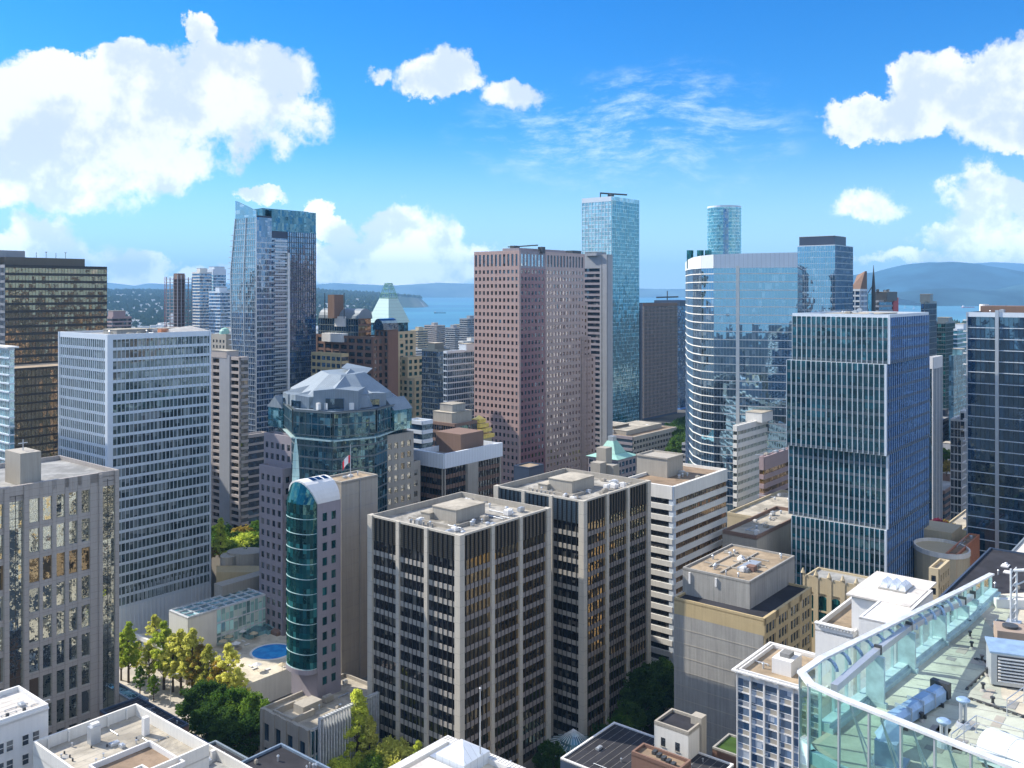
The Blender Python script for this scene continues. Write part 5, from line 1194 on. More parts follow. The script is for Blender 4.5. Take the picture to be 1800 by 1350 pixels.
pts, z1 = rect(398, 588, 620, 372, 425); bb = Bld('low_building', 'pale flat roofed low building with a small green dome, behind the white gridded tower', 'low building', pts, z1, 'concrete', back='bg_tan', par=.8, roof='roof_white', ybot=630); bb.punched(bb.face('L'), 4, 3.8, 2, 2, 'g_win', frame='concrete', cap=3); c = bb.uv(.4, .5); mb = MB(); mb.lathe((c.x, c.y), [(4, z1), (3.7, z1 + 2), (2.6, z1 + 3.6), (0, z1 + 4.5)], 16); mb.build('green_dome', M['copper'], bb.r, smooth=True); bb.rbox(.8, .4, 8, 7, 5, 'white'); bb.done(10)
rr = random.Random(5)
for i in range(34):
    px_ = rr.uniform(-40, 470); Y = rr.uniform(900, 2400); h = rr.uniform(12, 42); yt = HZ + (H - h) * F / Y; w_ = rr.uniform(12, 26) * F / Y
    if -40 < px_ < 180 : continue
    mq = rr.choice(['res_beige', 'grey_slab', 'white_band', 'stone_cream', 'brick_brown'])
    simple(px_, yt, Y, px_ - w_ * rr.uniform(.4, 1), px_ + w_ * rr.uniform(.4, 1), 'small ' + ADJ[mq] + ' mid rise among the trees below the distant peninsula', mq, 'g_win', group='distant mid rises on the left', lim=0, ph=(.5, .5, 6, 5, 3), name='apartment_block', cat='apartment block')
# ------------------------------------------------------------------ right side background
b = simple(1512, 508, 640, 1494, 1524, 'pale gridded tower with a slanted brown roof before the mountains', 'white_alu', 'g_blue', 3.8, 1.2, .3, name='office_tower', cat='office tower', ph=None, mull=(3, .5, .3))
p = b.pts; z = b.z1; mb = MB(); zl, zh = ZP(482, 640), ZP(476, 640)
mb.hexa([(*p[0], z), (*p[1], z), (*p[2], z), (*p[3], z), (*p[0].lerp(p[1], .7), zh), (*p[1], zh), (*p[2], zh - 3), (*p[3].lerp(p[2], .6), zl - 6)]); mb.build('slanted_roof', M['brown_tile'], b.r)
q = P2(1531, 660); r0 = thing('glass_block', 'narrow teal glass block with a curved wing beside the tapering spire', 'office block', (q.x, q.y, 0))
pts, z1 = rect(1526, 516, 665, 1518, 1538); bb = Bld('x', '', '', pts, z1, 'g_aqua', back='bg_blue', root=r0, par=.5); bb.facade(bb.face('L'), 3.8, .5, 'g_aqua', 'louver_blue', sd=.1); bb.done(10)
q = P2(1535.5, 650); r0 = thing('spire', 'thin dark tapering spire standing clear against the mountains', 'spire', (q.x, q.y, 0)); mb = MB(); mb.tube((q.x, q.y, 20), (q.x, q.y, ZP(508, 650)), 2.2, 8, 1.4); mb.tube((q.x, q.y, ZP(508, 650)), (q.x, q.y, ZP(466, 650)), 1.4, 8, .12); mb.build('mast', M['darkmetal'], r0); mb = MB(); [mb.tube((q.x - 4, q.y, ZP(515, 650)), (q.x, q.y, ZP(500, 650)), .3, 5)]; mb.build('brace', M['darkmetal'], r0)
b = simple(1545, 528, 700, 1530, 1578, 'grey block with a dark ribbed crown and a red end wall on the waterfront', 'grey_slab', 'g_win', 3.8, 1.5, .3, name='office_block', cat='office block', ph=None, ybot=560)
mb = MB(); f = b.face('R'); f.box(mb, f.L * .72, f.L, 0, b.z1 + 2, .6); mb.build('red_wall', M['red'], b.r); b.rbox(.5, .5, 26, 12, 7, 'darkmetal'); b.clutter(9, .1, .9, .1, .9, 9, z=b.zr + 7, big=1.4, mats=('darkmetal',))
b = simple(1625, 530, 560, 1619, 1646, 'slim blue glass tower behind the ribbed tower right shoulder', 'louver_blue', 'g_blue', 3.6, .4, .15, name='office_tower', cat='office tower', mull=(1.6, .1, .2), ph=(.3, .5, 6, 6, 5))
b = simple(1662, 566, 760, 1643, 1678, 'dark green glass tower in the gap left of the navy tower', 'louver_blue', 'g_deep', 3.6, .5, .15, name='office_tower', cat='office tower', ph=(.5, .5, 12, 9, 4), mull=(1.6, .1, .2))
simple(1683, 578, 700, 1676, 1701, 'pale blue gridded tower in the gap left of the navy tower', 'white_alu', 'g_aqua', 3.4, 1.0, .3, name='office_tower', cat='office tower', ph=(.5, .5, 8, 6, 4))
simple(1676, 625, 600, 1668, 1702, 'short light blue glass block below the pale blue gridded tower', 'g_aqua_l', 'g_aqua_l', 3.4, .6, .2, name='office_block', cat='office block')
simple(1640, 628, 390, 1630, 1656, 'slim tower with black and white vertical stripes hugging the ribbed tower', 'white', 'g_navy', 3.6, .0, .2, cap=5, mull=(2.6, .65, .22), name='office_tower', cat='office tower', ph=None, ybot=925)
simple(1690, 737, 400, 1671, 1704, 'white gridded mid rise tucked against the navy glass tower', 'white', 'g_win', 3.7, .55, .3, cap=1, mull=(1.6, .16, .3), name='office_block', cat='office block', ph=None, ybot=935)
simple(1696, 722, 396, 1688, 1706, 'small white gridded upper storey beside the navy glass tower', 'white', 'g_win', 3.7, .55, .3, cap=1, mull=(1.6, .16, .3), name='rooftop_block', cat='office block', ph=None, ybot=740, z0=60)
rr = random.Random(21)
for i in range(30):
    mq = rr.choice(['res_beige', 'grey_slab', 'white_band', 'navy', 'concrete']); px_ = rr.uniform(1630, 1800); Y = rr.uniform(800, 2400); h = rr.uniform(14, 48); yt = HZ + (H - h) * F / Y; w_ = rr.uniform(12, 26) * F / Y
    simple(px_, yt, Y, px_ - w_ * rr.uniform(.4, 1), px_ + w_ * rr.uniform(.4, 1), 'small ' + ADJ[mq] + ' block crowded in the gap before the park forest', mq, 'g_blue', group='small blocks before the park forest', lim=0, ph=(.5, .5, 6, 5, 3), name='apartment_block', cat='apartment block')
for i, (px_, Y, h, mm) in enumerate(((1660, 470, 22, 'brown_tile'), (1668, 520, 30, 'grey_slab'), (1655, 600, 40, 'navy'), (1165, 520, 12, 'concrete'), (1240, 620, 20, 'grey_slab'), (440, 520, 20, 'concrete'), (770, 480, 14, 'brick_brown'), (650, 450, 18, 'concrete'), (1010, 400, 18, 'grey_slab'), (900, 330, 20, 'concrete'))):
    w_ = 16 * F / Y; simple(px_, HZ + (H - h) * F / Y, Y, px_ - w_, px_ + w_, ['brown low block down the street gap at the right', 'grey low block farther down the street gap at the right', 'dark mid rise at the end of the street gap at the right', 'flat grey building behind the green roofed hotel', 'plain grey block at the foot of the curved tower', 'plain block in shade behind the terrace garden', 'brick low rise behind the brown low block', 'plain block behind the faceted roof tower', 'grey podium block behind the twin towers', 'concrete low rise behind the front twin tower'][i], mm, 'g_win', 3.6, 1.4, .3, name='low_building', cat='low building', lim=6, clut=4)
# ------------------------------------------------------------------ shipping
def ship(px, Y, L, label, hull, rot=.1):
    q = P2(px, Y); r0 = thing('cargo_ship', label, 'ship', (q.x, q.y, SEA)); u = Vector((math.cos(rot), math.sin(rot))); v = Vector((-u.y, u.x)); w_ = L * .15
    def ol(k): return [q + u * (-L / 2) * k + v * w_ / 2 * k, q - u * L / 2 * k - v * w_ / 2 * k, q + u * L * .38 * k - v * w_ / 2 * k, q + u * L * .52 * k, q + u * L * .38 * k + v * w_ / 2 * k]
    mb = MB(); mb.prism(ol(1), SEA - 1, SEA + L * .07); mb.build('hull', M[hull], r0)
    sbox(r0, q - u * L * .4, L * .1, w_ * .8, SEA + L * .07, SEA + L * .17, 'white', 'bridge', u)
    for k in (-.2, 0, .2): sbox(r0, q + u * L * k, 1.5, 1.5, SEA + L * .07, SEA + L * .13, 'darkmetal', 'deck_crane', u)
ship(773, 6200, 80, 'dark cargo ship at anchor in the bay left of the pink granite tower', 'navy')
ship(1702, 8300, 120, 'reddish ship on the inlet below the mountains', 'red')
for i, (px_, Y) in enumerate(((1606, 7600), (1590, 8000))):
    q = P2(px_, Y); r0 = thing('sailing_boat', ['white sailing boat nearer the middle of the inlet', 'white sailing boat farther left on the inlet'][i], 'boat', (q.x, q.y, SEA)); sbox(r0, q, 26, 8, SEA - .5, SEA + 4, 'white', 'hull'); mb = MB(); mb.face([(q.x, q.y, SEA + 4), (q.x + 12, q.y, SEA + 4), (q.x, q.y, SEA + 34)]); mb.face([(q.x, q.y + .3, SEA + 4), (q.x, q.y + .3, SEA + 34), (q.x + 12, q.y + .3, SEA + 4)]); mb.build('sail', M['white'], r0)
q = P2(1611, 3300); r0 = thing('sail_roof_hall', 'small white sail roofed hall on the inlet shore', 'hall', (q.x, q.y, SEA))
sbox(r0, q, 60, 30, SEA, SEA + 30, 'white', 'wall'); mb = MB()
for k in (-20, 0, 20): mb.tube((q.x + k, q.y, SEA + 30), (q.x + k, q.y, SEA + 52), 11, 8, .5)
mb.build('sail_roof', M['white'], r0)
# ------------------------------------------------------------------ street level, podiums and foreground roofs
def lowb(xc, yt, Y, xl, xr, label, mm, roof='gravel_grey', z0=0, par=.9, name='low_building', cat='low building', ring=None, ybot=1350, rot=0, group=None):
    pts, z1 = rect(xc, yt, Y, xl, xr, rot); return Bld(name, label, cat, pts, z1, mm, z0=z0, back='bg_grey', roof=roof, par=par, ybot=ybot, ring=ring, group=group)
def sheet(name, pts, z, m, kind='structure', label=None, cat=None):
    mb = MB(); mb.face([(p[0], p[1], z) for p in pts]); o = mb.build(name, M[m]); tag(o, label, cat, kind=kind); return o
# roads run on the city grid
def strip(name, p, dv, L, wd, z, m):
    s = Vector((-dv.y, dv.x)) * wd / 2; p = Vector(p); sheet(name, [p - s, p + dv * L - s, p + dv * L + s, p + s], z, m)
st0 = Pz(300, 1235, 0).to_2d()
strip('pavement', st0 - Bd * 160, Bd, 330, 34, .012, 'pave'); strip('road', st0 - Bd * 160 - A * 11, Bd, 330, 9, .016, 'asphalt')
st1 = Pz(1120, 1330, 0).to_2d(); strip('pavement', st1 - A * 60, A, 460, 24, .008, 'pave'); strip('road', st1 - A * 60, A, 460, 13, .020, 'asphalt')
for i in range(24):
    p = st0 - Bd * (150 - i * 12) - A * 11; strip('road_marking', p, Bd, 3, .18, .026, 'marking')
ORD_ = 'first second third fourth fifth sixth seventh eighth'.split()
# hotel pool deck podium
pd = 8.0
q = [Pz(430, 1205, pd).to_2d(), Pz(520, 1205, pd).to_2d(), Pz(520, 1090, pd).to_2d(), Pz(262, 1095, pd).to_2d()]
r0 = thing('podium', 'beige podium with a terrace deck round the blue swimming pool', 'podium', (*q[0], 0))
fl = q[0]; L_ = along(fl, Bd, 240); pp = [fl, fl + A * 62, fl + A * 62 + Bd * L_, fl + Bd * L_]
mb = MB(); mb.prism(pp, 0, pd); mb.build('wall', M['white_band'], r0); mb = MB(); mb.face([(*p, pd + .01) for p in pp]); mb.build('terrace', M['deck_light'], r0)
mb = MB(); f = Face(pp[3], pp[0]); f.box(mb, -.3, f.L, pd - .8, pd + .5, .5, -.3); mb.build('rim', M['white'], r0)
mb = MB(); f.box(mb, 0, f.L, 3.2, pd - 1.6, .1); mb.build('window', M['g_navy'], r0)
for i in range(9): mb = MB(); u = f.L - 1.2 - i * 1.25; f.box(mb, u - .35, u + .35, 0, pd + 1.5 - .1 * i, 1.2); mb.build('fin', M['brownfin'], r0)
for i in range(14): mb = MB(); u = f.L - 14 - i * 4.2; f.box(mb, u - .3, u + .3, 0, pd - .8, .7); mb.build('pier', M['concrete'], r0)
for (a, c_, x, y) in ((395, 1118, 9, 3), (365, 1128, 7, 2.5), (410, 1140, 5, 3), (420, 1110, 7, 2)):
    p = Pz(a, c_, pd).to_2d(); sbox(r0, p, x, y, pd, pd + .8, 'concrete', 'planter', Bd)
pq = Pz(478, 1146, pd); r1 = thing('swimming_pool', 'round blue swimming pool on the hotel terrace', 'swimming pool', (pq.x, pq.y, pd))
for i, (a, c_, kd) in enumerate(((402, 1130, 0), (415, 1142, 1), (425, 1120, 1), (446, 1124, 0), (452, 1180, 1), (496, 1180, 0), (404, 1152, 1), (392, 1138, 0))):
    p = Pz(a, c_, pd); rq = thing('parasol', ORD_[i] + ' parasol from a row of open parasols on the pool terrace', 'parasol', (p.x, p.y, pd), 'parasols on the pool terrace')
    mb = MB(); mb.tube((p.x, p.y, pd), (p.x, p.y, pd + 2.4), .05, 6); mb.build('pole', M['steel'], rq); mb = MB(); mb.lathe((p.x, p.y), [(1.5, pd + 2.1), (0, pd + 2.8)], 8); mb.lathe((p.x, p.y), [(0, pd + 2.75), (1.45, pd + 2.05)], 8); mb.build('canopy', M['white' if kd else 'stone_cream'], rq)
pool, n = mat('pool_water'); tcn = n.new('ShaderNodeTexCoord').outputs['Object']
finish(n, n.new('ShaderNodeBsdfPrincipled', ins={'Base Color': n.mix(n.ramp(n.noise(tcn, .35, 3, .5), .4, .6), (.015, .22, .60, 1), (.03, .34, .72, 1)), 'Roughness': .08, 'IOR': 1.33}).outputs[0])
mb = MB(); mb.prism([(pq.x + 6.3 * math.cos(t), pq.y + 6.3 * math.sin(t)) for t in [6.2832 * i / 40 for i in range(40)]], pd - .2, pd + .12); mb.build('water', pool, r1)
mb = MB(); mb.ring([Vector((pq.x + 7.0 * math.cos(t), pq.y + 7.0 * math.sin(t))) for t in [6.2832 * i / 40 for i in range(40)]], .75, pd, pd + .22); mb.build('rim', M['white'], r1)
# sun loungers
for i, (a, c_) in enumerate(((428, 1128), (434, 1134), (440, 1172), (448, 1176), (420, 1150), (418, 1158), (497, 1172), (470, 1178))):
    p = Pz(a, c_, pd); r1 = thing('sun_lounger', 'white sun lounger beside the round blue pool', 'sun lounger', (p.x, p.y, pd), 'sun loungers round the pool'); sbox(r1, p.to_2d(), 1.9, .65, pd + .2, pd + .36, 'white', 'seat', A if i % 2 else Bd); sbox(r1, p.to_2d(), 1.6, .5, pd, pd + .2, 'steel', 'frame', A if i % 2 else Bd)
# glazed banquet wing behind the pool
pts, z1 = rect(330, 1086, 292, 297, 468); b = Bld('conservatory_wing', 'low white wing with a glazed teal roof between pool terrace and white gridded tower', 'low building', pts, z1, 'white_band', back='bg_grey', roof='g_canopy', par=.3, ybot=1350, ring='steel_white')
f = b.face('R'); b.facade(Face(f.a + f.u * f.L * .35, f.b), 4.5, .5, 'g_pale', 'steel_white', sd=.1, cap=.5, mull=(1.6, .12, .2)); mb = MB(); f.box(mb, f.L * .14, f.L * .17, 5, 6, .1); mb.build('vent', M['darkmetal'], b.r)
mb = MB(); 
for u in np.linspace(.02, .98, 9): a, c_ = b.uv(u, .03), b.uv(u, .97); mb.box((a + c_) / 2, (c_ - a).length, .14, z1 - .3, z1 + .12, (c_ - a).normalized())
for v in (.03, .35, .66, .97): a, c_ = b.uv(.02, v), b.uv(.98, v); mb.box((a + c_) / 2, (c_ - a).length, .2, z1 - .28, z1 + .16, (c_ - a).normalized())
mb.build('roof_bar', M['steel_white'], b.r); b.done(20)
# cluttered inner court with glass roofs
q = Pz(440, 1105, 6); r0 = thing('glass_canopy', 'low faceted glass canopies between the pool and the stone winged tower', 'canopy', (q.x, q.y, pd)); rr = random.Random(2)
for i in range(9):
    p = Pz(rr.uniform(395, 498), rr.uniform(1078, 1108), pd + 1).to_2d(); mb = MB(); s = rr.uniform(3, 5.5); a_ = [p + A * x * s + Bd * y * s * .7 for x, y in ((-1, -1), (1, -1), (1, 1), (-1, 1))]; z = pd + rr.uniform(1, 2.4)
    mb.face([(*a_[0], z), (*a_[1], z), (*p, z + 1.3)]); mb.face([(*a_[1], z), (*a_[2], z), (*p, z + 1.3)]); mb.face([(*a_[2], z), (*a_[3], z), (*p, z + 1.3)]); mb.face([(*a_[3], z), (*a_[0], z), (*p, z + 1.3)]); mb.prism(a_, pd, z, top=False); mb.build('glass_panel', M['g_canopy'] if i % 3 else M['brown_tile'], r0)
# terrace garden with rounded concrete wall
q = Pz(420, 965, 22); r0 = thing('garden_terrace', 'concrete roof terrace with a planted garden behind the white gridded tower', 'terrace', (q.x, q.y, 0))
pts, z1 = rect(420, 968, 352, 372, 480); z1 = 22
mb = MB(); mb.prism(pts, 0, z1); mb.build('wall', M['concrete'], r0); mb = MB(); mb.face([(*p, z1 + .01) for p in pts]); mb.build('soil', M['grass'], r0)
q = P2(432, 345); mb = MB(); k = 20; mb.prism([(q.x + 7 * math.cos(t), q.y + 5 * math.sin(t)) for t in [6.2832 * i / k for i in range(k)]], 0, ZP(968, 345)); mb.build('rounded_wall', M['concrete'], r0)
q = P2(403, 342); mb = MB(); mb.prism([(q.x + 3.2 * math.cos(t), q.y + 4 * math.sin(t)) for t in [6.2832 * i / k for i in range(k)]], 0, ZP(975, 342)); mb.build('rounded_wall', M['concrete'], r0)
mb = MB(); mb.prism([P2(380, 330), P2(470, 330), P2(470, 338), P2(380, 338)], 0, ZP(1000, 334)); mb.build('tan_ledge', M['tan'], r0)
sbox(r0, P2(440, 325), 26, 5, 0, ZP(1012, 325), 'concrete', 'lower_wall')
# podium before the curved-bay tower
pts, z1 = rect(545, 1243, 222, 461, 690); z1 = 20.5
r0 = thing('podium', 'concrete podium with big square openings at the foot of the curved-bay tower', 'podium', (*pts[0], 0))
b = Bld('x', '', '', pts, 18, 'concrete', back='bg_grey', roof='gravel', par=.9, root=r0, ybot=1350)
f = b.face('L'); b.facade(f, 6.2, 1.6, 'g_navy', 'concrete', sd=.4, cap=3.4, piers=(4, 2.2, .7)); f = b.face('R'); b.facade(f, 6.2, .5, 'g_crown', 'steel', sd=.1, cap=.6, mull=(1.2, .22, .5))
mb = MB(); c = pts[0] + Bd * 7; mb.ring([c, c + A * 7, c + A * 7 + Bd * 8, c + Bd * 8], .5, 17, 18.6); mb.build('parapet', M['concrete'], r0)
c = b.uv(.28, .55); sbox(r0, c, 6, 4, b.zr, b.zr + 2.2, 'concrete', 'plant_room')
b.clutter(12, .3, .95, .1, .8, 71); b.done(40)
r1 = r0; 
f = Face(pts[0] + A * 2.2 - Bd * .2, pts[0] + A * 24 - Bd * .2)
mb = MB()
for i in range(26): u = f.L * i / 25; f.box(mb, u - .12, u + .12, 0, 20.3, 1.1, .2)
f.box(mb, 0, f.L, 19.9, 20.3, 1.15, .2); mb.build('fin_screen', M['steel_white'], r0)
# base of twin: conical glass canopy
q = Pz(1008, 1312, 3); r0 = thing('glass_rotunda', 'round blue glass canopy with a conical roof at the foot of the twin towers', 'canopy', (q.x, q.y, 0))
mb = MB(); mb.lathe((q.x, q.y), [(6.8, 0), (6.8, 2.6)], 24); mb.build('glass_wall', M['g_navy'], r0)
mb = MB(); mb.lathe((q.x, q.y), [(7.4, 2.5), (7.4, 3.0), (3.6, 4.4), (3.4, 5.0), (0, 7.6)], 24); mb.build('glass_roof', M['g_canopy'], r0)
mb = MB(); 
for i in range(24): t = 6.2832 * i / 24; mb.tube((q.x + 7.4 * math.cos(t), q.y + 7.4 * math.sin(t), 3.05), (q.x + 3.5 * math.cos(t), q.y + 3.5 * math.sin(t), 4.5), .08, 4); mb.tube((q.x + 3.4 * math.cos(t), q.y + 3.4 * math.sin(t), 5.05), (q.x, q.y, 7.7), .08, 4)
mb.build('roof_rib', M['steel_white'], r0)
# ---- white walled roofs bottom left
def walled(xy, zr, z0, label, wallm='white_band', roof='gravel', par=1.6, t=.35, name='rooftop_block'):
    pts = [Pz(x, y, zr).to_2d() for x, y in xy]; r0 = thing(name, label, 'building', (*pts[0], z0)); mb = MB(); mb.prism(pts, z0, zr - par, top=False); mb.build('wall', M[wallm], r0)
    mb = MB(); mb.face([(*p, zr - par) for p in pts]); mb.build('roof', M[roof], r0); mb = MB(); mb.ring(pts, t, zr - par - .2, zr); mb.build('parapet', M[wallm], r0); return r0, pts
def gridpoly(px, py, z, wl, wr): c = Pz(px, py, z).to_2d(); return [c, c + A * wr, c + A * wr + Bd * wl, c + Bd * wl]
def walledg(px, py, zr, wl, wr, z0, label, wallm='white_band', roof='gravel', par=1.6, t=.35, root=None):
    pts = gridpoly(px, py, zr, wl, wr); r0 = root or thing('low_building', label, 'low building', (*pts[0], 0)); mb = MB(); mb.prism(pts, z0, zr - par, top=False); mb.build('wall', M[wallm], r0)
    mb = MB(); mb.face([(*p, zr - par) for p in pts]); mb.build('roof', M[roof], r0); mb = MB(); mb.ring(pts, t, zr - par - .2, zr); mb.build('parapet', M[wallm], r0); return r0, pts
def roofstuff(root, pts, z, cnt, seed, s=1.0):
    r = random.Random(seed); p0, p1, p3 = pts[0], pts[1], pts[-1]; du = (p1 - p0).normalized(); dv = Vector((-du.y, du.x))
    for i in range(cnt):
        c = p0 + (p1 - p0) * r.uniform(.1, .88) + (p3 - p0) * r.uniform(.1, .88); t = r.random()
        if t < .3:
            sx, sy, h = r.uniform(.8, 1.8) * s, r.uniform(.6, 1.3) * s, r.uniform(.5, 1.1) * s; mb = MB(); mb.box(c, sx, sy, z + .15, z + h, du); mb.box(c, sx * .8, sy * .8, z, z + .15, du); mb.box(c, sx * .5, sy * .5, z + h, z + h + .1, du); mb.build('air_handler', M['steel'], root)
        elif t < .6: mb = MB(); mb.tube((*c, z), (*c, z + .6 * s), .13 * s, 8); mb.tube((*c, z + .6 * s), (*c, z + .75 * s), .22 * s, 8); mb.build('roof_vent', M['steel'], root)
        elif t < .85:
            c2 = c + (du if r.random() < .5 else dv) * r.uniform(2, 5); mb = MB(); mb.tube((*c, z + .2), (*c2, z + .2), .07, 6)
            for q in (c, (c + c2) / 2, c2): mb.box(q, .2, .2, z, z + .2)
            mb.build('pipe_run', M['steel'], root)
        else: mb = MB(); mb.box(c, r.uniform(1.2, 2.8), r.uniform(.8, 1.6), z, z + .025, du); mb.build('roof_patch', M['gravel_grey'], root)
    L1, L3 = (p1 - p0).length, (p3 - p0).length; mb = MB(); k = 1
    while k * 1.8 < L3 - .5: a = p0 + dv * 1.8 * k; mb.box(a + du * L1 / 2, L1 - 1.0, .05, z + .003, z + .018, du); k += 1
    mb.build('roof_seam', M['concrete_dark'], root)
# (corner nearest camera lies below the frame: give its position by pixel)
za = 42
A0 = Pz(58, 1303, za).to_2d(); A1 = Pz(217, 1247, za).to_2d(); wv = (A1 - A0).length
pts = [A0 - Bd * 26, A0 - Bd * 26 + A * 20, A0 + A * 20, A0]
r0 = thing('low_building', 'white walled building with stepped gravel roofs at the bottom left', 'low building', (*pts[0], 0))
mb = MB(); mb.prism(pts, 0, za - 2.2, top=False); mb.build('wall', M['white_band'], r0); mb = MB(); mb.face([(*p, za - 2.2) for p in pts]); mb.build('roof', M['gravel'], r0); mb = MB(); mb.ring(pts, .4, za - 2.4, za); mb.build('parapet', M['white_band'], r0)
roofstuff(r0, pts, za - 2.2, 16, 3); walledg(216, 1386, za - .3, 12, 11.5, za - 2.3, '', root=r0, roof='gravel_brown', par=1.0, wallm='white'); walledg(218, 1398, za + .8, 7, 7, za - 2.3, '', root=r0, roof='gravel', par=.9, wallm='white_band')
q = Pz(165, 1285, za).to_2d(); sbox(r0, q, 1.9, 1.5, za - 2.2, za + 1.0, 'steel', 'air_handler'); sbox(r0, q + A * .2, 1.4, 1.0, za + 1.0, za + 1.5, 'white', 'fan_housing')
for i in range(5): sbox(r0, A0 + A * (2.5 + 3.8 * i) - Bd * .55, .3, .5, za - 2.2, za - .3, 'white_band', 'buttress')
q = Pz(256, 1262, za + 1).to_2d(); sbox(r0, q, 1.1, 1.0, 20, za + 1.2, 'white', 'chimney')
rr = random.Random(8)
for i in range(9): q = Pz(rr.uniform(95, 240), rr.uniform(1290, 1340), za - 2.2).to_2d(); mb = MB(); mb.tube((*q, za - 2.2), (*q, za - 1.7), .16, 8); mb.build('roof_vent', M['darkmetal'], r0)
zc2 = 38
B0 = Pz(290, 1335, zc2).to_2d(); pts = [B0 - Bd * 16, B0 - Bd * 16 + A * 8.5, B0 + A * 8.5, B0]
r0 = thing('low_building', 'white walled roof box at the bottom edge, right of the stepped gravel roofs', 'low building', (*pts[0], 0)); mb = MB(); mb.prism(pts, 0, zc2 - 2, top=False); mb.build('wall', M['white_band'], r0); mb = MB(); mb.face([(*p, zc2 - 2) for p in pts]); mb.build('roof', M['gravel_grey'], r0); mb = MB(); mb.ring(pts, .35, zc2 - 2.2, zc2); mb.build('parapet', M['white_band'], r0); roofstuff(r0, pts, zc2 - 2, 9, 4); sbox(r0, B0 + A * 8 - Bd * 3.5, 1.2, .8, zc2 - 2, zc2 - .2, 'white', 'buttress')
# white building with sash windows, far bottom-left
pts, z1 = rectb(-60, 1296, 158, 10, 10); c0_ = Pz(85, 1237, 46).to_2d(); pts = [c0_ - A * 26, c0_, c0_ + Bd * 13, c0_ - A * 26 + Bd * 13]
b = Bld('apartment_block', 'white painted block with small dark sash windows in the bottom left corner', 'apartment block', pts, 46, 'white', back='bg_white', roof='roof_white', par=.9, ring='white')
f = b.face('R'); mb = MB(); f.box(mb, 0, f.L, 45.1, 45.5, .35); mb.build('cornice', M['white'], b.r)
for k in range(4):
    for u in (f.L - 2.3, f.L - 4.2, f.L - 7.0, f.L - 8.6, f.L - 12, f.L - 14):
        z = 46 - 6.3 - 3.6 * k; mb = MB(); f.quad(mb, u - .55, u + .55, z, z + 1.9, .02); o = mb.build('window', M['g_win'], b.r); mb = MB(); f.box(mb, u - .65, u + .65, z - .15, z, .18); f.box(mb, u - .65, u - .55, z, z + 1.9, .08); f.box(mb, u + .55, u + .65, z, z + 1.9, .08); f.box(mb, u - .65, u + .65, z + 1.9, z + 2.05, .1); f.box(mb, u - .55, u + .55, z + .9, z + 1.0, .06); mb.build('window_frame', M['white_band'], o)
roofstuff(b.r, [b.pts[0] + A * 12, b.pts[1], b.pts[2], b.pts[3] + A * 12], b.zr + .005, 8, 8)
for i in range(2): q = c0_ - A * (4 + 3 * i) + Bd * 1; sbox(b.r, q, .5, .4, b.zr, b.zr + 1.3, 'darkmetal', 'chimney')
# dark roofed low block with air conditioner
b = lowb(262, 1300, 208, 175, 332, 'black flat roofed low building with a white air conditioner beside the granite office', 'brick_brown', 'gravel_dark', par=.4, ring='navy'); roofstuff(b.r, b.pts, b.zr + .005, 10, 6); q = b.uv(.35, .55); sbox(b.r, q, 2.4, 2.2, b.zr, b.zr + 1.8, 'white', 'air_conditioner'); sbox(b.r, q, 1.4, 1.4, b.zr + 1.8, b.zr + 2.1, 'steel', 'fan_grille')
mb = MB(); f = b.face('R'); f.box(mb, f.L * .15, f.L * .5, 3, b.z1 - 3, .1); mb.build('door', M['brown_tile'], b.r)
b = lowb(240, 1236, 238, 172, 262, 'low teal grey terrace roof at the foot of the granite office', 'concrete', 'g_canopy', par=.3, ring='metal_roof')
b = lowb(285, 1345, 196, 255, 372, 'low bluish lead roof behind the white walled roofs', 'navy', 'metal_roof', par=.2)
b = lowb(375, 1380, 176, 300, 455, 'flat black roof with a pale blue metal rim at the bottom edge', 'navy', 'gravel_dark', par=.5, ring='metal_roof'); b.clutter(3, .3, .8, .3, .8, 3, big=.6)
b = lowb(500, 1412, 168, 395, 600, 'dark blue grey roof at the bottom edge with a row of small vents', 'navy', 'gravel_dark', par=.5, ring='navy_rim'); b.clutter(8, .3, .9, .3, .9, 5, big=.5)
# bottom centre white roof with striped coping, flagpole
zz0 = 52
c = Pz(787, 1292, zz0).to_2d(); pts = [c - A * 24 - Bd * 26, c - Bd * 26, c, c - A * 24]
r0 = thing('low_building', 'beige flat roof with a broad striped white coping at the bottom centre', 'low building', (*pts[0], 0)); mb = MB(); mb.prism(pts, 0, zz0 - .9, top=False); mb.build('wall', M['white_band'], r0); mb = MB(); mb.face([(*p, zz0 - .8) for p in pts]); mb.build('roof', M['deck_light'], r0)
roofstuff(r0, pts, zz0 - .8, 14, 5, .8); mb = MB(); mb.ring(pts, 1.5, zz0 - 1, zz0); mb.build('coping', M['white'], r0); mb = MB()
for i in range(40):
    p = c - A * (.5 + i * .6); mb.box(p - Bd * .75, .06, 1.3, zz0, zz0 + .05); p = c - Bd * (.5 + i * .6); mb.box(p - A * .75, 1.3, .06, zz0, zz0 + .05)
mb.build('coping_rib', M['concrete'], r0)
q = c - A * 4 - Bd * 7; mb = MB(); a_ = [q + A * x + Bd * y for x, y in ((-3, -3), (3, -3), (3, 3), (-3, 3))]; mb.prism(a_, zz0 - .8, zz0 + 1.0, top=False)
for i in range(4): mb.face([(*a_[i], zz0 + 1.0), (*a_[(i + 1) % 4], zz0 + 1.0), (*q, zz0 + 2.6)])
mb.build('hipped_skylight', M['white_panel'], r0); sbox(r0, c - A * 12 - Bd * 6, 9, 6, zz0 - .8, zz0 + .3, 'roof_white', 'roof_slab'); sbox(r0, c - A * 4 - Bd * 2.8, 5, 1.2, zz0 - .8, zz0 - .1, 'steel', 'roof_duct')
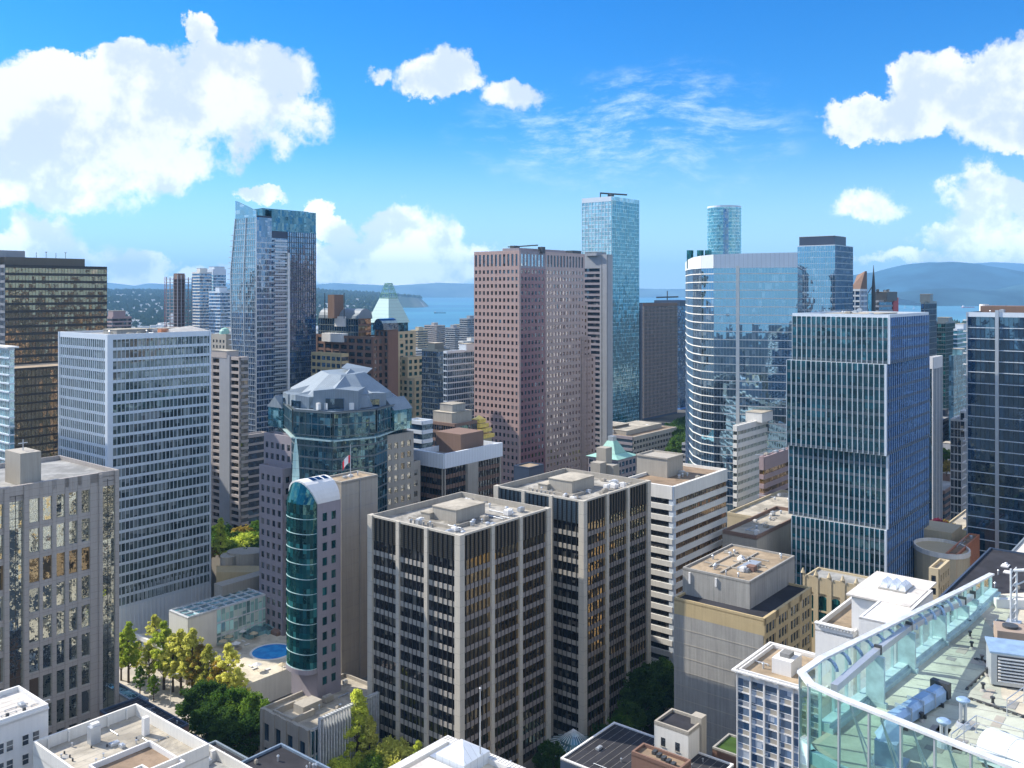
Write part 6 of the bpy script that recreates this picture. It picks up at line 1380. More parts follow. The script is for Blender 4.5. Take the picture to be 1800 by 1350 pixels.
q = Pz(844, 1338, zz0).to_2d(); r1 = thing('flagpole', 'thin bare flagpole standing on the beige roof at the bottom centre', 'flagpole', (*q, zz0)); mb = MB(); mb.tube((*q, zz0 - .9), (*q, ZP(1212, q.y)), .13, 8, .07); mb.build('pole', M['steel'], r1); mb = MB(); mb.lathe(q, [(0, ZP(1212, q.y)), (.2, ZP(1212, q.y) + .2), (0, ZP(1212, q.y) + .4)], 8); mb.build('finial', M['white'], r1)
# small white building + brown terrace, dark roof with white edge
b = lowb(1210, 1287, 196, 1150, 1240, 'small white house like block with a dark roof below the weathered concrete block', 'white_band', 'gravel_dark', par=.6, ring='concrete')
f = b.face('L')
for k in range(2):
    for u in (.2, .62): z = b.z1 - 5 - 3.2 * k; mb = MB(); f.quad(mb, f.L * u, f.L * u + 1.1, z, z + 1.9, .02); o = mb.build('window', M['g_win'], b.r); mb = MB(); f.box(mb, f.L * u - .1, f.L * u + 1.2, z - .15, z, .15); mb.build('sill', M['concrete'], o)
sbox(b.r, b.uv(.8, .1), 2.4, 2.6, 0, b.z1 + 1.2, 'concrete', 'stair_tower')
b = lowb(1195, 1352, 186, 1110, 1215, 'brown roof terrace with dry planting before the small white block', 'brick_brown', 'gravel_brown', par=.7); 
for i in range(5): q = b.uv(.3 + .1 * i, .2 + .12 * i); sbox(b.r, q, 1.3, .8, b.zr, b.zr + .7, 'darkmetal', 'planter')
b = lowb(1205, 1420, 178, 985, 1290, 'dark navy low roof with a long white edge at the bottom right of centre', 'navy', 'gravel_dark', par=.3, ring='white'); roofstuff(b.r, b.pts, b.zr + .005, 16, 7)
b = lowb(1302, 1330, 200, 1252, 1330, 'dark low block with a moss green roof under the weathered concrete block', 'brick_brown', 'grass', par=.4, ring='concrete_dark')
# blue and white apartment block
pts, z1 = rect(1446, 1222, 172, 1296, 1500); b = Bld('apartment_block', 'white framed apartment block with blue grey window panels beside the glass screen', 'apartment block', pts, z1, 'white', back='bg_white', roof='gravel_tan', par=.35, ring='white')
f = b.face('L'); nb = 6; bw = f.L / nb; spn = MB(); spn2 = MB(); fr = MB(); rr = random.Random(4)
for k in range(15):
    zt = z1 - 1.2 - k * 2.85
    for j in range(nb):
        u0 = f.L - (j + 1) * bw
        m1 = 'g_apt' if rr.random() < .6 else 'g_blue'
        b.win.append((f, u0 + .15, u0 + bw - .15, zt - 1.55, zt, m1, 'window', .03))
        sp_ = MB(); f.quad(sp_, u0 + bw * .42, u0 + bw - .15, zt - 2.55, zt - 1.6, .05); sp_.build('spandrel_panel', M['concrete'] if rr.random() < .8 else M['grey_slab'], b.r); b.win.append((f, u0 + .15, u0 + bw * .42, zt - 2.55, zt - 1.55, 'g_apt', 'window', .04))
    f.box(fr, 0, f.L, zt - 2.85, zt - 2.55, .12)
    f.box(fr, 0, f.L, zt - 1.6, zt - 1.5, .10)
for j in range(nb + 1): u = f.L - j * bw; f.box(fr, max(0, u - .16), min(f.L, u + .16), 0, z1 - .02, .38)
fr.build('facade_frame', M['white'], b.r); 
mb = MB(); mb.ring(inset(b.pts, -.9), .5, z1 + .1, z1 + .4); mb.ring(inset(b.pts, .2), .3, z1 - .1, z1 + .5); mb.build('roof_rim', M['white'], b.r)
mb = MB(); 
for i in range(9): c_ = b.uv(0, i / 8); mb.box(c_ - A * .3, 1.2, .12, z1 - .1, z1 + .3)
mb.build('rim_bracket', M['white'], b.r)
q = Pz(1378, 1180, z1).to_2d(); sbox(b.r, q + A * 1.5, 5.5, 4, b.zr, b.zr + 3, 'white', 'penthouse'); sbox(b.r, q + A * 1.5, 2.5, 2, b.zr + 3, b.zr + 3.8, 'gravel_grey', 'vent_box'); b.clutter(4, .3, .8, .2, .9, 15, big=.5); b.done(100)
# white building with flat grey roof slabs
pts, z1 = rect(1593, 1066, 168, 1497, 1637); b = Bld('office_block', 'white block with a flat grey roof slab and solar tilted panels before the ribbed tower', 'office block', pts, z1, 'white', back='bg_white', roof='roof_white', par=.15, ring='white')
mb = MB(); mb.prism(inset(pts, -.8), z1 + .003, z1 + .3, bottom=True); mb.build('roof_slab', M['roof_white'], b.r)
q = b.uv(.55, .45); sbox(b.r, q, 6, 5, z1 + .3, z1 + .5, 'concrete_dark', 'pit_frame')
for i in range(3): mb = MB(); p = q + Bd * (1.7 - 1.7 * i); mb.hexa([(*(p + A * x + Bd * y), z1 + .5) for x, y in ((-2.2, -.7), (2.2, -.7), (2.2, .7), (-2.2, .7))] + [(*(p + A * x + Bd * y), z1 + 1.2 + .5 * (y > 0)) for x, y in ((-1.8, -.4), (1.8, -.4), (1.8, .4), (-1.8, .4))]); mb.build('skylight', M['white_panel'], b.r)
pts2 = [Pz(1512, 1100, z1 - 3).to_2d()]
p2, z2 = rect(1575, 1098, 158, 1510, 1640); bb = Bld('x', '', '', p2, z2, 'white', back='bg_white', par=.12, root=b.r, roof='roof_white')
p3, z3 = rect(1500, 1112, 172, 1433, 1560); bb = Bld('x', '', '', p3, ZP(1112, 172), 'white', back='bg_white', par=1.0, root=b.r, roof='gravel_tan')
f = bb.face('L'); mb = MB()
for i in range(12): u = f.L * (i + .5) / 12; f.box(mb, u - .15, u + .15, bb.z1 - .1, bb.z1 + .3, .5, -.4)
f.box(mb, 0, f.L, bb.z1 + .3, bb.z1 + .5, .6, -.5); mb.build('roof_rim', M['white'], b.r)
# ornate stone building with arches
pts, z1 = rect(1506, 1032, 262, 1412, 1530); r0 = thing('office_block', 'ornate cream stone building with arched windows and little turrets behind the weathered block', 'office block', (*pts[0], 0))
b = Bld('x', '', '', pts, z1, 'stone_cream', back='bg_tan', par=.6, root=r0, roof='gravel_grey', ybot=1110); f = b.face('L'); fr = MB(); nb = 4; bw = f.L / nb
f.box(fr, 0, f.L, z1 - 4, z1 - .01, .3)
for j in range(nb + 1):
    u = j * bw; f.box(fr, max(0, u - .7), min(f.L, u + .7), 0, z1 + 1.2, .45); q = f.p(u, z1 + 1.2, .2); fr.tube((q[0], q[1], z1 + 1.2), (q[0], q[1], z1 + 2.6), .7, 8, .15)
    if j < nb:
        for m_ in range(5): f.box(fr, u + 1 + m_ * (bw - 2) / 4.6, u + 1.5 + m_ * (bw - 2) / 4.6, z1 - .02, z1 + .7, .3, -.1)
        w0, w1, zt = u + .7, u + bw - .7, z1 - 5.5; b.win.append((f, w0, w1, zt - 12, zt, 'g_deep', 'window', .03)); R_ = (w1 - w0) / 2; g = MB(); pc_ = [f.p((w0 + w1) / 2 - R_ * math.cos(math.pi * i / 8), zt + R_ * .6 * math.sin(math.pi * i / 8), .04) for i in range(9)]; g.face(pc_[::-1]); g.build('arched_window', M['g_deep'], r0)
        for zz_ in (zt - 4, zt - 8): f.box(fr, w0, w1, zz_, zz_ + .5, .2)
fr.build('facade_frame', M['stone_cream'], r0); b.done()
# low roofs between banded block and weathered block
b = lowb(1330, 942, 300, 1270, 1420, 'flat brown concrete roof block behind the weathered concrete block', 'concrete', 'gravel', par=1.2, ring='brown_tile'); b.clutter(12, .1, .9, .1, .9, 44)
b = lowb(1350, 912, 330, 1278, 1440, 'long cream roof edge at the foot of the mauve banded block', 'stone_cream', 'gravel', par=1.0); b.clutter(8, .1, .9, .1, .9, 45)
b = lowb(930, 822, 330, 903, 956, 'small navy box building below the pink granite tower', 'navy', 'gravel_tan', par=.4)
# right: curved terrace and reddish roofs in the street gap
q = P2(1655, 300); r0 = thing('terrace_building', 'cream building with a curved roof terrace in the gap right of the ribbed tower', 'low building', (q.x, q.y, 0)); mb = MB(); k = 20; mb.prism([(q.x + 8 * math.cos(t), q.y + 10 * math.sin(t)) for t in [6.2832 * i / k for i in range(k)]], 0, ZP(965, 300)); mb.build('wall', M['stone_cream'], r0); mb = MB(); mb.ring([Vector((q.x + 8.2 * math.cos(t), q.y + 10.2 * math.sin(t))) for t in [6.2832 * i / k for i in range(k)]], .5, ZP(965, 300) - .5, ZP(965, 300) + 1); mb.build('parapet', M['white_band'], r0); sbox(r0, P2(1650, 320), 14, 12, 0, ZP(925, 320), 'stone_cream', 'rear_wing')
b = lowb(1650, 1000, 262, 1633, 1668, 'narrow cream block with a column of dark windows right of the ribbed tower foot', 'stone_cream', 'gravel', par=.8); f = b.face('R'); b.punched(f, 2.6, 3.6, 1.3, 2, 'g_win', frame='stone_cream'); b.punched(b.face('L'), 2.6, 3.6, 1.3, 2, 'g_win', frame='stone_cream'); b.done(30)
b = lowb(1682, 975, 290, 1662, 1722, 'rust red roofed low building in the gap by the navy tower', 'orange', 'gravel_brown', par=.5); b.clutter(4, .1, .9, .1, .9, 46)
b = lowb(1690, 932, 330, 1655, 1730, 'beige stepped low building farther up the gap by the navy tower', 'stone_cream', 'gravel', par=.5)
b = lowb(1770, 1085, 190, 1640, 1850, 'wide navy flat roof in shade before the dark navy glass tower', 'navy', 'gravel_dark', par=.4, ring='navy'); b.clutter(5, .1, .9, .1, .9, 47, big=.7)
b = lowb(1790, 1022, 215, 1736, 1850, 'pale blue grey plant house on the shaded navy roofs at the right', 'metal_roof', 'roof_white', par=.4); b.clutter(4, .1, .8, .2, .9, 48)
# ------------------------------------------------------------------ foreground roof with green glass screen
zd = 95.6
def rp(px, py, z=zd): return Pz(px, py, z).to_2d()
R = [(46.5, 88.5, 97.6), (39, 80, 98.7), (20.6, 61, 100.5), (18.75, 59.4, 100.2), (18.75, 57.6, 100.2), (19.95, 55.6, 100.2), (26.0, 47.6, 100.2), (33.0, 38.5, 100.2)]
Rv = [Vector(p) for p in R]
root = thing('rooftop_terrace', 'pale roof of the nearest building ringed by a tall green glass screen', 'rooftop', (20, 60, 0))
deck = [(19.2, 59.0), (20.2, 56.0), (33.2, 38.7), (70, 30), (95, 80), (58, 90), (46, 88.2), (39.4, 79.6), (21, 60.7)]
mb = MB(); mb.prism(deck, 0, zd - .02); mb.build('wall', M['concrete'], root)
mb = MB(); mb.face([(x, y, zd) for x, y in deck]); mb.build('roof', M['deck_light'], root)
mb = MB(); gd = [(19.8, 59.0), (20.7, 56.2), (33.2, 39.5), (40, 44), (34.5, 58), (35.5, 66), (41.5, 78), (43, 84.5), (40, 80.2), (21.4, 60.6)]; mb.face([(x, y, zd + .006) for x, y in gd]); mb.build('roof_membrane', M['deck_green'], root)
# membrane seams
mb = MB()
for i in range(14):
    a = Vector((20.5 + 1.62 * i, 56.3 + 1.95 * i)); b_ = a + Vector((11 + .1 * i, -5.5)); mb.box((a + b_) / 2, (b_ - a).length, .05, zd, zd + .02, (b_ - a).normalized())
mb.build('roof_seam', M['concrete_dark'], root)
mb = MB()
for i in range(12):
    a = Vector((39 + 3.2 * i, 47 + 1.5 * i)); mb.box(a + A * 14, 40, .05, zd + .004, zd + .018, A)
for i in range(8): a = Vector((36 + 3.0 * i, 52 + 4.2 * i)); mb.box(a - Bd * 14, 26, .05, zd + .004, zd + .016, Bd)
mb.build('roof_seam', M['concrete'], root)
rr = random.Random(77)
for i in range(14): c = rp(rr.uniform(1640, 1795), rr.uniform(1120, 1320)); mb = MB(); mb.box(c, rr.uniform(.6, 2.2), rr.uniform(.5, 1.4), zd + .008, zd + .024, A); mb.build('roof_patch', M[rr.choice(['deck_green', 'concrete', 'gravel_grey'])], root)
gs = clear_glass('screen_glass', (.72, .90, .85)); gs2 = clear_glass('screen_glass_near', (.62, .84, .79), .45)
def inw(i, d=1.0):
    a, b_ = Rv[i].to_2d(), Rv[i + 1].to_2d(); u = (b_ - a).normalized(); return Vector((-u.y, u.x)) * d, u
scr = root
# The screen polyline: 0..7; inside is to the left of travel going 0->7? travel is towards the camera, so inside lies to the left
def seg(i, npan, near=False):
    a, b_ = Rv[i], Rv[i + 1]; nin, u = inw(i); L = (b_.to_2d() - a.to_2d()).length
    zlo = zd + .55
    for j in range(npan):
        p0, p1 = a.lerp(b_, j / npan), a.lerp(b_, (j + 1) / npan); g = MB()
        zb = (zd - 14) if near else (zd - 14 if i in (2, 3, 4) else zlo)
        g.face([(p0.x, p0.y, zb), (p1.x, p1.y, zb), (p1.x, p1.y, p1.z - .15), (p0.x, p0.y, p0.z - .15)]); g.build('glass_panel', gs2 if near else gs, scr)
        m_ = MB(); c = p0.to_2d(); m_.box(c + nin * .06, .10, .20, zb, p0.z - .1, u); m_.build('mullion', M['tealframe'] if not near else M['steel'], scr)
    r_ = MB(); n2 = nin; a = a + Vector((0, 0, .006 * i)); b_ = b_ + Vector((0, 0, .006 * i)); wd = .42 if near else .36
    e = [a.to_2d() - n2 * .12 - u * .1, b_.to_2d() - n2 * .12 + u * .1, b_.to_2d() + n2 * wd + u * .1, a.to_2d() + n2 * wd - u * .1]; za_, zb_ = a.z, b_.z
    r_.hexa([(*e[0], za_ - .16), (*e[1], zb_ - .16), (*e[2], zb_ - .16), (*e[3], za_ - .16), (*e[0], za_ + .0), (*e[1], zb_ + .0), (*e[2], zb_ + .0), (*e[3], za_ + .0)]); r_.build('top_rail', M['steel_white'], scr)
seg(0, 4); seg(1, 13); seg(2, 1, False); seg(3, 1, True); seg(4, 1, True); seg(5, 5, True); seg(6, 5, True)
# curb along the screen
mb = MB()
for i in (0, 1):
    a, b_ = Rv[i].to_2d(), Rv[i + 1].to_2d(); nin, u = inw(i); e = [a, b_, b_ + nin * .7, a + nin * .7]; mb.hexa([(*p, zd - .01) for p in e] + [(*p, zd + .6) for p in e])
    e = [a + nin * .7, b_ + nin * .7, b_ + nin * .95, a + nin * .95]; mb.hexa([(*p, zd - .01) for p in e] + [(*p, zd + .35) for p in e])
for i in (3, 4, 5, 6):
    a, b_ = Rv[i].to_2d(), Rv[i + 1].to_2d(); nin, u = inw(i); e = [a + nin * .1, b_ + nin * .1, b_ + nin * .5, a + nin * .5]; mb.hexa([(*p, zd - .5) for p in e] + [(*p, zd + .3) for p in e])
mb.build('kerb', M['tealframe'], root)
# inner window-washing rail on broad posts
bp = [(20.8, 58.8), (25.8, 64.6), (30.6, 70.5), (35.6, 76), (39.9, 80.8), (42.2, 83.6)]; bz = [99.6, 99.6, 99.1, 98.5, 97.6, 97.2]
for i in range(5):
    a, b_ = Vector(bp[i]), Vector(bp[i + 1]); u = (b_ - a).normalized(); nn = Vector((-u.y, u.x)); mb = MB(); e = [a - nn * .22, b_ - nn * .22, b_ + nn * .22, a + nn * .22]
    mb.hexa([(*e[0], bz[i] - .45), (*e[1], bz[i + 1] - .45), (*e[2], bz[i + 1] - .45), (*e[3], bz[i] - .45), (*e[0], bz[i]), (*e[1], bz[i + 1]), (*e[2], bz[i + 1]), (*e[3], bz[i])]); mb.build('inner_rail', M['steel'], root)
    if i > 0 or True:
        p = Vector(bp[i + 1]) if i < 4 else Vector(bp[5]); mb = MB(); mb.box(p, .28, 1.25, zd, bz[min(5, i + 1)] - .45, u); mb.box(p, .34, 1.6, zd, zd + .35, u); mb.build('post', M['tealframe'], root)
        mb = MB(); mb.box(p + u * .5, .22, .5, bz[min(5, i + 1)] - .5, bz[min(5, i + 1)] + .15, u); mb.build('bracket', M['darkmetal'], root)
# davit brackets between screen and rail: curved struts
for j in range(13):
    t = (j + .5) / 13; p = Rv[2].lerp(Rv[1], t); nin = -inw(1)[0] * -1; mb = MB(); pr = None; 
    for s in range(7):
        th = math.pi * s / 6 * .5; q = Vector((p.x, p.y, p.z)) + Vector((nin.x, nin.y, 0)) * (.75 * math.sin(th)) + Vector((0, 0, -.3 - .7 * (1 - math.cos(th)))) ; 
        if pr: mb.tube(pr, q, .13, 6)
        pr = q
    mb.build('strut', M['duct_blue'], root)
# diagonal braces seen through the near glass
for j in range(5):
    p = Rv[5].lerp(Rv[6], (j + .3) / 5); nin, u = inw(5); mb = MB(); mb.tube((p.x + nin.x * .3, p.y + nin.y * .3, p.z - .3), (p.x + nin.x * 2.2, p.y + nin.y * 2.2, zd + .1), .06, 6); mb.tube((p.x + nin.x * .3, p.y + nin.y * .3, p.z - .5), (p.x + nin.x * 1.0 + u.x * 1.6, p.y + nin.y * 1.0 + u.y * 1.6, zd + .1), .05, 6); mb.build('brace', M['steel_white'], root)
# far parapet
mb = MB(); a, b_ = Vector((45.0, 84.8)), Vector((72, 82)); u = (b_ - a).normalized(); mb.box((a + b_) / 2, (b_ - a).length, .6, zd, zd + .8, u); mb.build('parapet', M['white_band'], root)
def onroof(name, label, cat, px, py, group=None):
    q = rp(px, py); return thing(name, label, cat, (q.x, q.y, zd), group), q
# big duct
r1, q = onroof('roof_duct', 'blue grey sheet metal duct lying on the pale roof', 'duct', 1590, 1262)
a, b_ = rp(1566, 1285), rp(1650, 1232); u = (b_ - a).normalized(); L = (b_ - a).length; nn = Vector((-u.y, u.x))
prof = [(-.55, .2), (.55, .2), (.55, .85), (.28, 1.15), (-.28, 1.15), (-.55, .85)]
for k in range(4):
    s0, s1 = L * k / 4 + .02, L * (k + 1) / 4 - .02; mb = MB(); n_ = len(prof)
    for i in range(n_):
        (x0, z0), (x1, z1) = prof[i], prof[(i + 1) % n_]; mb.face([(*(a + u * s0 + nn * x0), zd + z0), (*(a + u * s0 + nn * x1), zd + z1), (*(a + u * s1 + nn * x1), zd + z1), (*(a + u * s1 + nn * x0), zd + z0)])
    for s in (s0, s1): mb.face([(*(a + u * s + nn * x), zd + z) for x, z in (prof if s == s1 else prof[::-1])])
    mb.build('duct_section', M['duct_blue'], r1)
for k in range(1, 4): mb = MB(); mb.box(a + u * (L * k / 4), .08, 1.2, zd + .18, zd + 1.2, u); mb.build('flange', M['steel'], r1)
for k in (.12, .5, .88): mb = MB(); mb.box(a + u * L * k, .12, 1.5, zd, zd + .28, u); mb.build('foot', M['darkmetal'], r1)
mb = MB(); e = b_ + u * .3; mb.box(e, .5, 1.3, zd + .25, zd + 1.35, u); mb.build('intake_hood', M['darkmetal'], r1)
r1, q = onroof('roof_duct', 'short upright blue duct elbow behind the near glass screen', 'duct', 1562, 1345)
mb = MB(); mb.box(q, 1.5, 1.3, zd + .2, zd + 1.7, Vector((.6, .8))); mb.hexa([(*(q + Vector(o)), zd + 1.7) for o in ((-.8, -.5), (.7, -.5), (.8, .6), (-.6, .7))] + [(*(q + Vector(o)), zd + 2.5) for o in ((-.1, .1), (.6, .0), (.8, .6), (.1, .7))]); mb.build('duct_section', M['duct_blue'], r1); mb = MB(); mb.box(q, 2.3, 2.0, zd, zd + .22, Vector((.6, .8))); mb.build('foot', M['steel'], r1)
# louvred air handler and brown cabinet
r1, q = onroof('air_handler', 'galvanised louvred air handling unit on the right of the pale roof', 'air handler', 1785, 1212)
u = Vector((.93, -.36)); v = Vector((.36, .93)); mb = MB(); mb.box(q + v * 1.5, 3.2, 3.0, zd + .15, zd + 2.5, u); mb.build('casing', M['steel'], r1); mb = MB(); mb.box(q + v * 1.5, 3.4, 3.2, zd + 2.5, zd + 2.62, u); mb.build('lid', M['duct_blue'], r1)
mb = MB()
for k in range(8): mb.box(q - v * .06, 2.3, .18, zd + .45 + k * .24, zd + .55 + k * .24, u)
mb.build('louvre', M['white'], r1); mb = MB(); mb.box(q + v * .01 - v * .02, 2.4, .06, zd + .4, zd + 2.35, u); mb.build('louvre_recess', M['darkmetal'], r1); sbox(r1, q + v * 1.5, 3.0, 2.8, zd, zd + .15, 'darkmetal', 'foot', u)
r1, q = onroof('plant_cabinet', 'brown metal plant cabinet with a dark fan top behind the louvred unit', 'cabinet', 1792, 1150); mb = MB(); mb.box(q + v * 1.2, 3.2, 2.4, zd, zd + 1.7, u); mb.build('casing', M['brownfin'], r1); mb = MB(); mb.lathe(q + v * 1.2 - u * .5, [(.6, zd + 1.7), (.6, zd + 1.9), (0, zd + 1.92)], 16); mb.build('fan', M['darkmetal'], r1)
# mushroom exhausts
for i, (px, py, hh, lab) in enumerate(((1693, 1278, 1.7, 'tall twin pipe exhaust with a round flat cap, the farther of the pair'), (1659, 1312, 1.5, 'twin pipe exhaust with a round flat cap, the nearer of the pair'))):
    r1, q = onroof('exhaust_stack', lab, 'exhaust stack', px, py, 'capped exhaust stacks on the near roof')
    for s in (-.15, .15): mb = MB(); mb.tube((q.x + s, q.y, zd), (q.x + s, q.y, zd + hh), .11, 12); mb.build('pipe', M['steel'], r1)
    mb = MB(); mb.lathe(q, [(.2, zd + hh - .1), (.32, zd + hh + .04), (.44, zd + hh + .10), (.44, zd + hh + .17), (.28, zd + hh + .28), (0, zd + hh + .3)], 24); mb.build('cap', M['duct_blue'], r1, smooth=True); mb = MB(); mb.lathe(q, [(.5, zd), (.4, zd + .3), (.3, zd + .35)], 16); mb.build('flashing', M['steel'], r1)
# small vents
for i, (px, py) in enumerate(((1705, 1122), (1708, 1141), (1726, 1165), (1735, 1188), (1728, 1215), (1757, 1157), (1755, 1117), (1620, 1268), (1745, 1240))):
    r1, q = onroof('vent_pipe', 'small dark vent pipe poking from the pale membrane roof', 'vent pipe', px, py, 'small vent pipes on the near roof'); mb = MB(); mb.tube((*q, zd), (*q, zd + .5), .10, 8); mb.tube((*q, zd + .5), (*q, zd + .62), .17, 8); mb.build('pipe', M['darkmetal'], r1); mb = MB(); mb.lathe(q, [(.24, zd + .005), (.12, zd + .2)], 10); mb.build('flashing', M['concrete_dark'], r1)
# conduits on the roof
for i, (a_, b2) in enumerate((((1706, 1230), (1800, 1262)), ((1716, 1160), (1800, 1185)), ((1700, 1212), (1740, 1175)), ((1745, 1125), (1800, 1140)))):
    a, b_ = rp(*a_), rp(*b2); r1 = thing('conduit', ['long conduit crossing before the exhaust stacks', 'conduit running toward the louvred unit', 'short slanting conduit near the middle of the roof', 'conduit running toward the brown cabinet'][i] + ', on the pale roof', 'conduit', (a.x, a.y, zd)); mb = MB(); mb.tube((*a, zd + .15), (*b_, zd + .15), .06, 6); mb.build('pipe', M['darkmetal'], r1); mb = MB(); n_ = 6
    for k in range(n_ + 1): p = a.lerp(b_, k / n_); mb.box(p, .3, .16, zd, zd + .12, (b_ - a).normalized())
    mb.build('support_block', M['darkmetal'], r1)
# large white ducts with railings bottom right
r1, q = onroof('roof_duct', 'big white rounded duct inside railings at the bottom right corner', 'duct', 1800, 1330)
a, b_ = rp(1735, 1330), rp(1900, 1400); u = (b_ - a).normalized(); nn = Vector((-u.y, u.x)); K = 10; L = (b_ - a).length
for sec in range(3):
    mb = MB()
    for i in range(K):
        t0, t1 = math.pi * i / K, math.pi * (i + 1) / K; s0, s1 = L * sec / 3 + .02, L * (sec + 1) / 3 - .02
        def dp(s, t): p = a + u * s + nn * 1.3 * math.cos(t); return (p.x, p.y, zd + .9 + .9 * math.sin(t))
        mb.face([dp(s0, t0), dp(s1, t0), dp(s1, t1), dp(s0, t1)][::-1])
    e = [a + u * s0 - nn * 1.3, a + u * s1 - nn * 1.3, a + u * s1 + nn * 1.3, a + u * s0 + nn * 1.3]; mb.hexa([(*p, zd + .2) for p in e] + [(*p, zd + .9) for p in e]); mb.face([dp(s0, math.pi * i / K) for i in range(K + 1)]); mb.face([dp(s1, math.pi * i / K) for i in range(K + 1)][::-1]); mb.build('duct_section', M['white_panel'], r1)
for k in (.1, .5, .9): sbox(r1, a + u * L * k, .2, 2.8, zd, zd + .2, 'darkmetal', 'foot', u)
def railing(pts, label, z=zd, h=1.15):
    r1 = thing('railing', label, 'railing', (*pts[0], z), 'steel railings on the near roof'); mb = MB()
    for a, b_ in zip(pts[:-1], pts[1:]):
        for hh in (h, h * .55): mb.tube((*a, z + hh), (*b_, z + hh), .035, 6)
    mb.build('rail', M['steel'], r1)
    for a, b_ in zip(pts[:-1], pts[1:]):
        n_ = max(1, int((b_ - a).length / 1.5))
        for k in range(n_ + (1 if b_ is pts[-1] else 0)): p = a.lerp(b_, k / n_); mb = MB(); mb.tube((*p, z), (*p, z + h), .035, 6); mb.box(p, .16, .16, z, z + .03); mb.build('post', M['steel'], r1)
railing([rp(1672, 1322), rp(1716, 1288), rp(1800, 1316), rp(1880, 1340)], 'grey railing round the near edge of the big white duct')
railing([rp(1706, 1340), rp(1790, 1372), rp(1860, 1400)], 'low grey railing in the very bottom right corner')
railing([rp(1770, 1258), rp(1800, 1236), rp(1850, 1250)], 'grey railing between the louvred unit and the big white duct')
# white crane post
r1, q = onroof('davit_crane', 'white lattice davit post standing at the far right corner of the pale roof', 'crane', 1782, 1102)
mb = MB(); 
for dx, dy in ((-.25, 0), (.25, 0)): mb.tube((q.x + dx, q.y + dy, zd), (q.x + dx, q.y + dy, ZP(1000, q.y)), .09, 8)
for k in range(8): z = zd + .4 + k * .62; mb.tube((q.x - .25, q.y, z), (q.x + .25, q.y, z + .5), .05, 5)
mb.build('mast', M['steel_white'], r1); mb = MB(); mb.tube((q.x, q.y, ZP(1003, q.y)), (q.x + 3, q.y - 1.2, ZP(992, q.y)), .14, 8); mb.tube((q.x, q.y, ZP(1030, q.y)), (q.x + 2.2, q.y - .9, ZP(1001, q.y)), .07, 6); mb.build('jib', M['steel_white'], r1); mb = MB(); mb.box(q, 1.1, 1.1, zd, zd + .5); mb.build('base', M['steel'], r1)
for i, (px, py, sx) in enumerate(((1760, 1100, 1.6), (1798, 1106, 1.4))):
    r1, q = onroof('roof_hatch', ['flat dark roof hatch left of the white davit post', 'flat dark roof hatch right of the white davit post'][i], 'roof hatch', px, py); mb = MB(); mb.box(q, sx, 1.1, zd, zd + .25); mb.build('frame', M['steel'], r1); mb = MB(); mb.box(q, sx - .2, .9, zd + .25, zd + .3); mb.build('lid', M['darkmetal'], r1)
# ------------------------------------------------------------------ trees
def crown_mesh(name, kind, seed, nl, h, r_, mt, trunk=.25):
    r = random.Random(seed); V = []; Fc = []; tm = MB(); h0 = h * trunk
    tm.tube((0, 0, 0), (0, 0, h * .55), .022 * h, 7, .012 * h, cap=False); tm.tube((0, 0, h * .55), (0, 0, h * .93), .012 * h, 6, .003 * h)
    cl = []
    nc = 90 if kind == 'round' else 120
    for i in range(nc):
        t = r.random()
        if kind == 'cone': rad = r_ * (1 - t) ** .8 * (.35 + .75 * r.random()) + .15; zc_ = h0 + (h - h0) * t
        elif kind == 'slim': rad = r_ * math.sin(math.pi * min(1, t * .86 + .14)) ** .8 * (.15 + 1.05 * r.random() ** .8); zc_ = h0 + (h - h0) * t
        else:
            th, ph = r.random() * 6.28, math.acos(r.uniform(-.7, 1)); k_ = r.uniform(.55, 1.0); rad = r_ * math.sin(ph) * k_; zc_ = h0 + (h - h0) * (.45 + .5 * math.cos(ph) * k_)
        a = r.random() * 6.283; c = Vector((rad * math.cos(a), rad * math.sin(a), zc_)); cl.append((c, (r_ * r.uniform(.12, .30)) if kind == 'round' else r_ * r.uniform(.10, .26)))
        if i % 3 == 0: tm.tube((0, 0, max(h * .15, zc_ - rad * .9)), tuple(c), .007 * h, 5, .002 * h, cap=False)
    for i in range(nl):
        c, cr_ = cl[r.randrange(nc)]; d_ = Vector((r.gauss(0, 1), r.gauss(0, 1), r.gauss(0, .5))); d_ = d_.normalized() * cr_ * r.random() ** .45; p = c + d_
        s = r.uniform(.14, .32) * (1.0 if kind != 'round' else 1.1); u = Vector((r.gauss(0, 1), r.gauss(0, 1), r.gauss(0, .6))).normalized(); w_ = u.cross(Vector((r.gauss(0, 1), r.gauss(0, 1), r.gauss(0, 1)))).normalized(); b0 = len(V)
        V += [tuple(p - u * s), tuple(p + w_ * s * .55), tuple(p + u * s), tuple(p - w_ * s * .55)]; Fc.append((b0, b0 + 1, b0 + 2, b0 + 3))
    me = bpy.data.meshes.new(name); me.from_pydata(V, [], Fc); me.materials.append(M[mt]); me.update()
    tme = bpy.data.meshes.new(name + '_trunk'); tme.from_pydata(tm.v, [], tm.f); tme.materials.append(M['bark']); tme.update(); return me, tme
TP = {}
for k, (kind, h, r_, nl, tr) in {'cone': ('cone', 15, 3.4, 15000, .1), 'slim': ('slim', 14, 2.6, 8500, .28), 'slim2': ('slim', 14, 3.0, 7000, .3), 'round': ('round', 11, 4.6, 15000, .15), 'round2': ('round', 9, 4.2, 10000, .15), 'bush': ('round', 3, 2.2, 1500, .02)}.items():
    for mt in ('leaf_yellow', 'leaf_lime', 'leaf_green', 'leaf_dark', 'leaf_orange', 'leaf_magenta'):
        TP[(k, mt)] = (kind, h, r_, nl, tr)
TC = {}
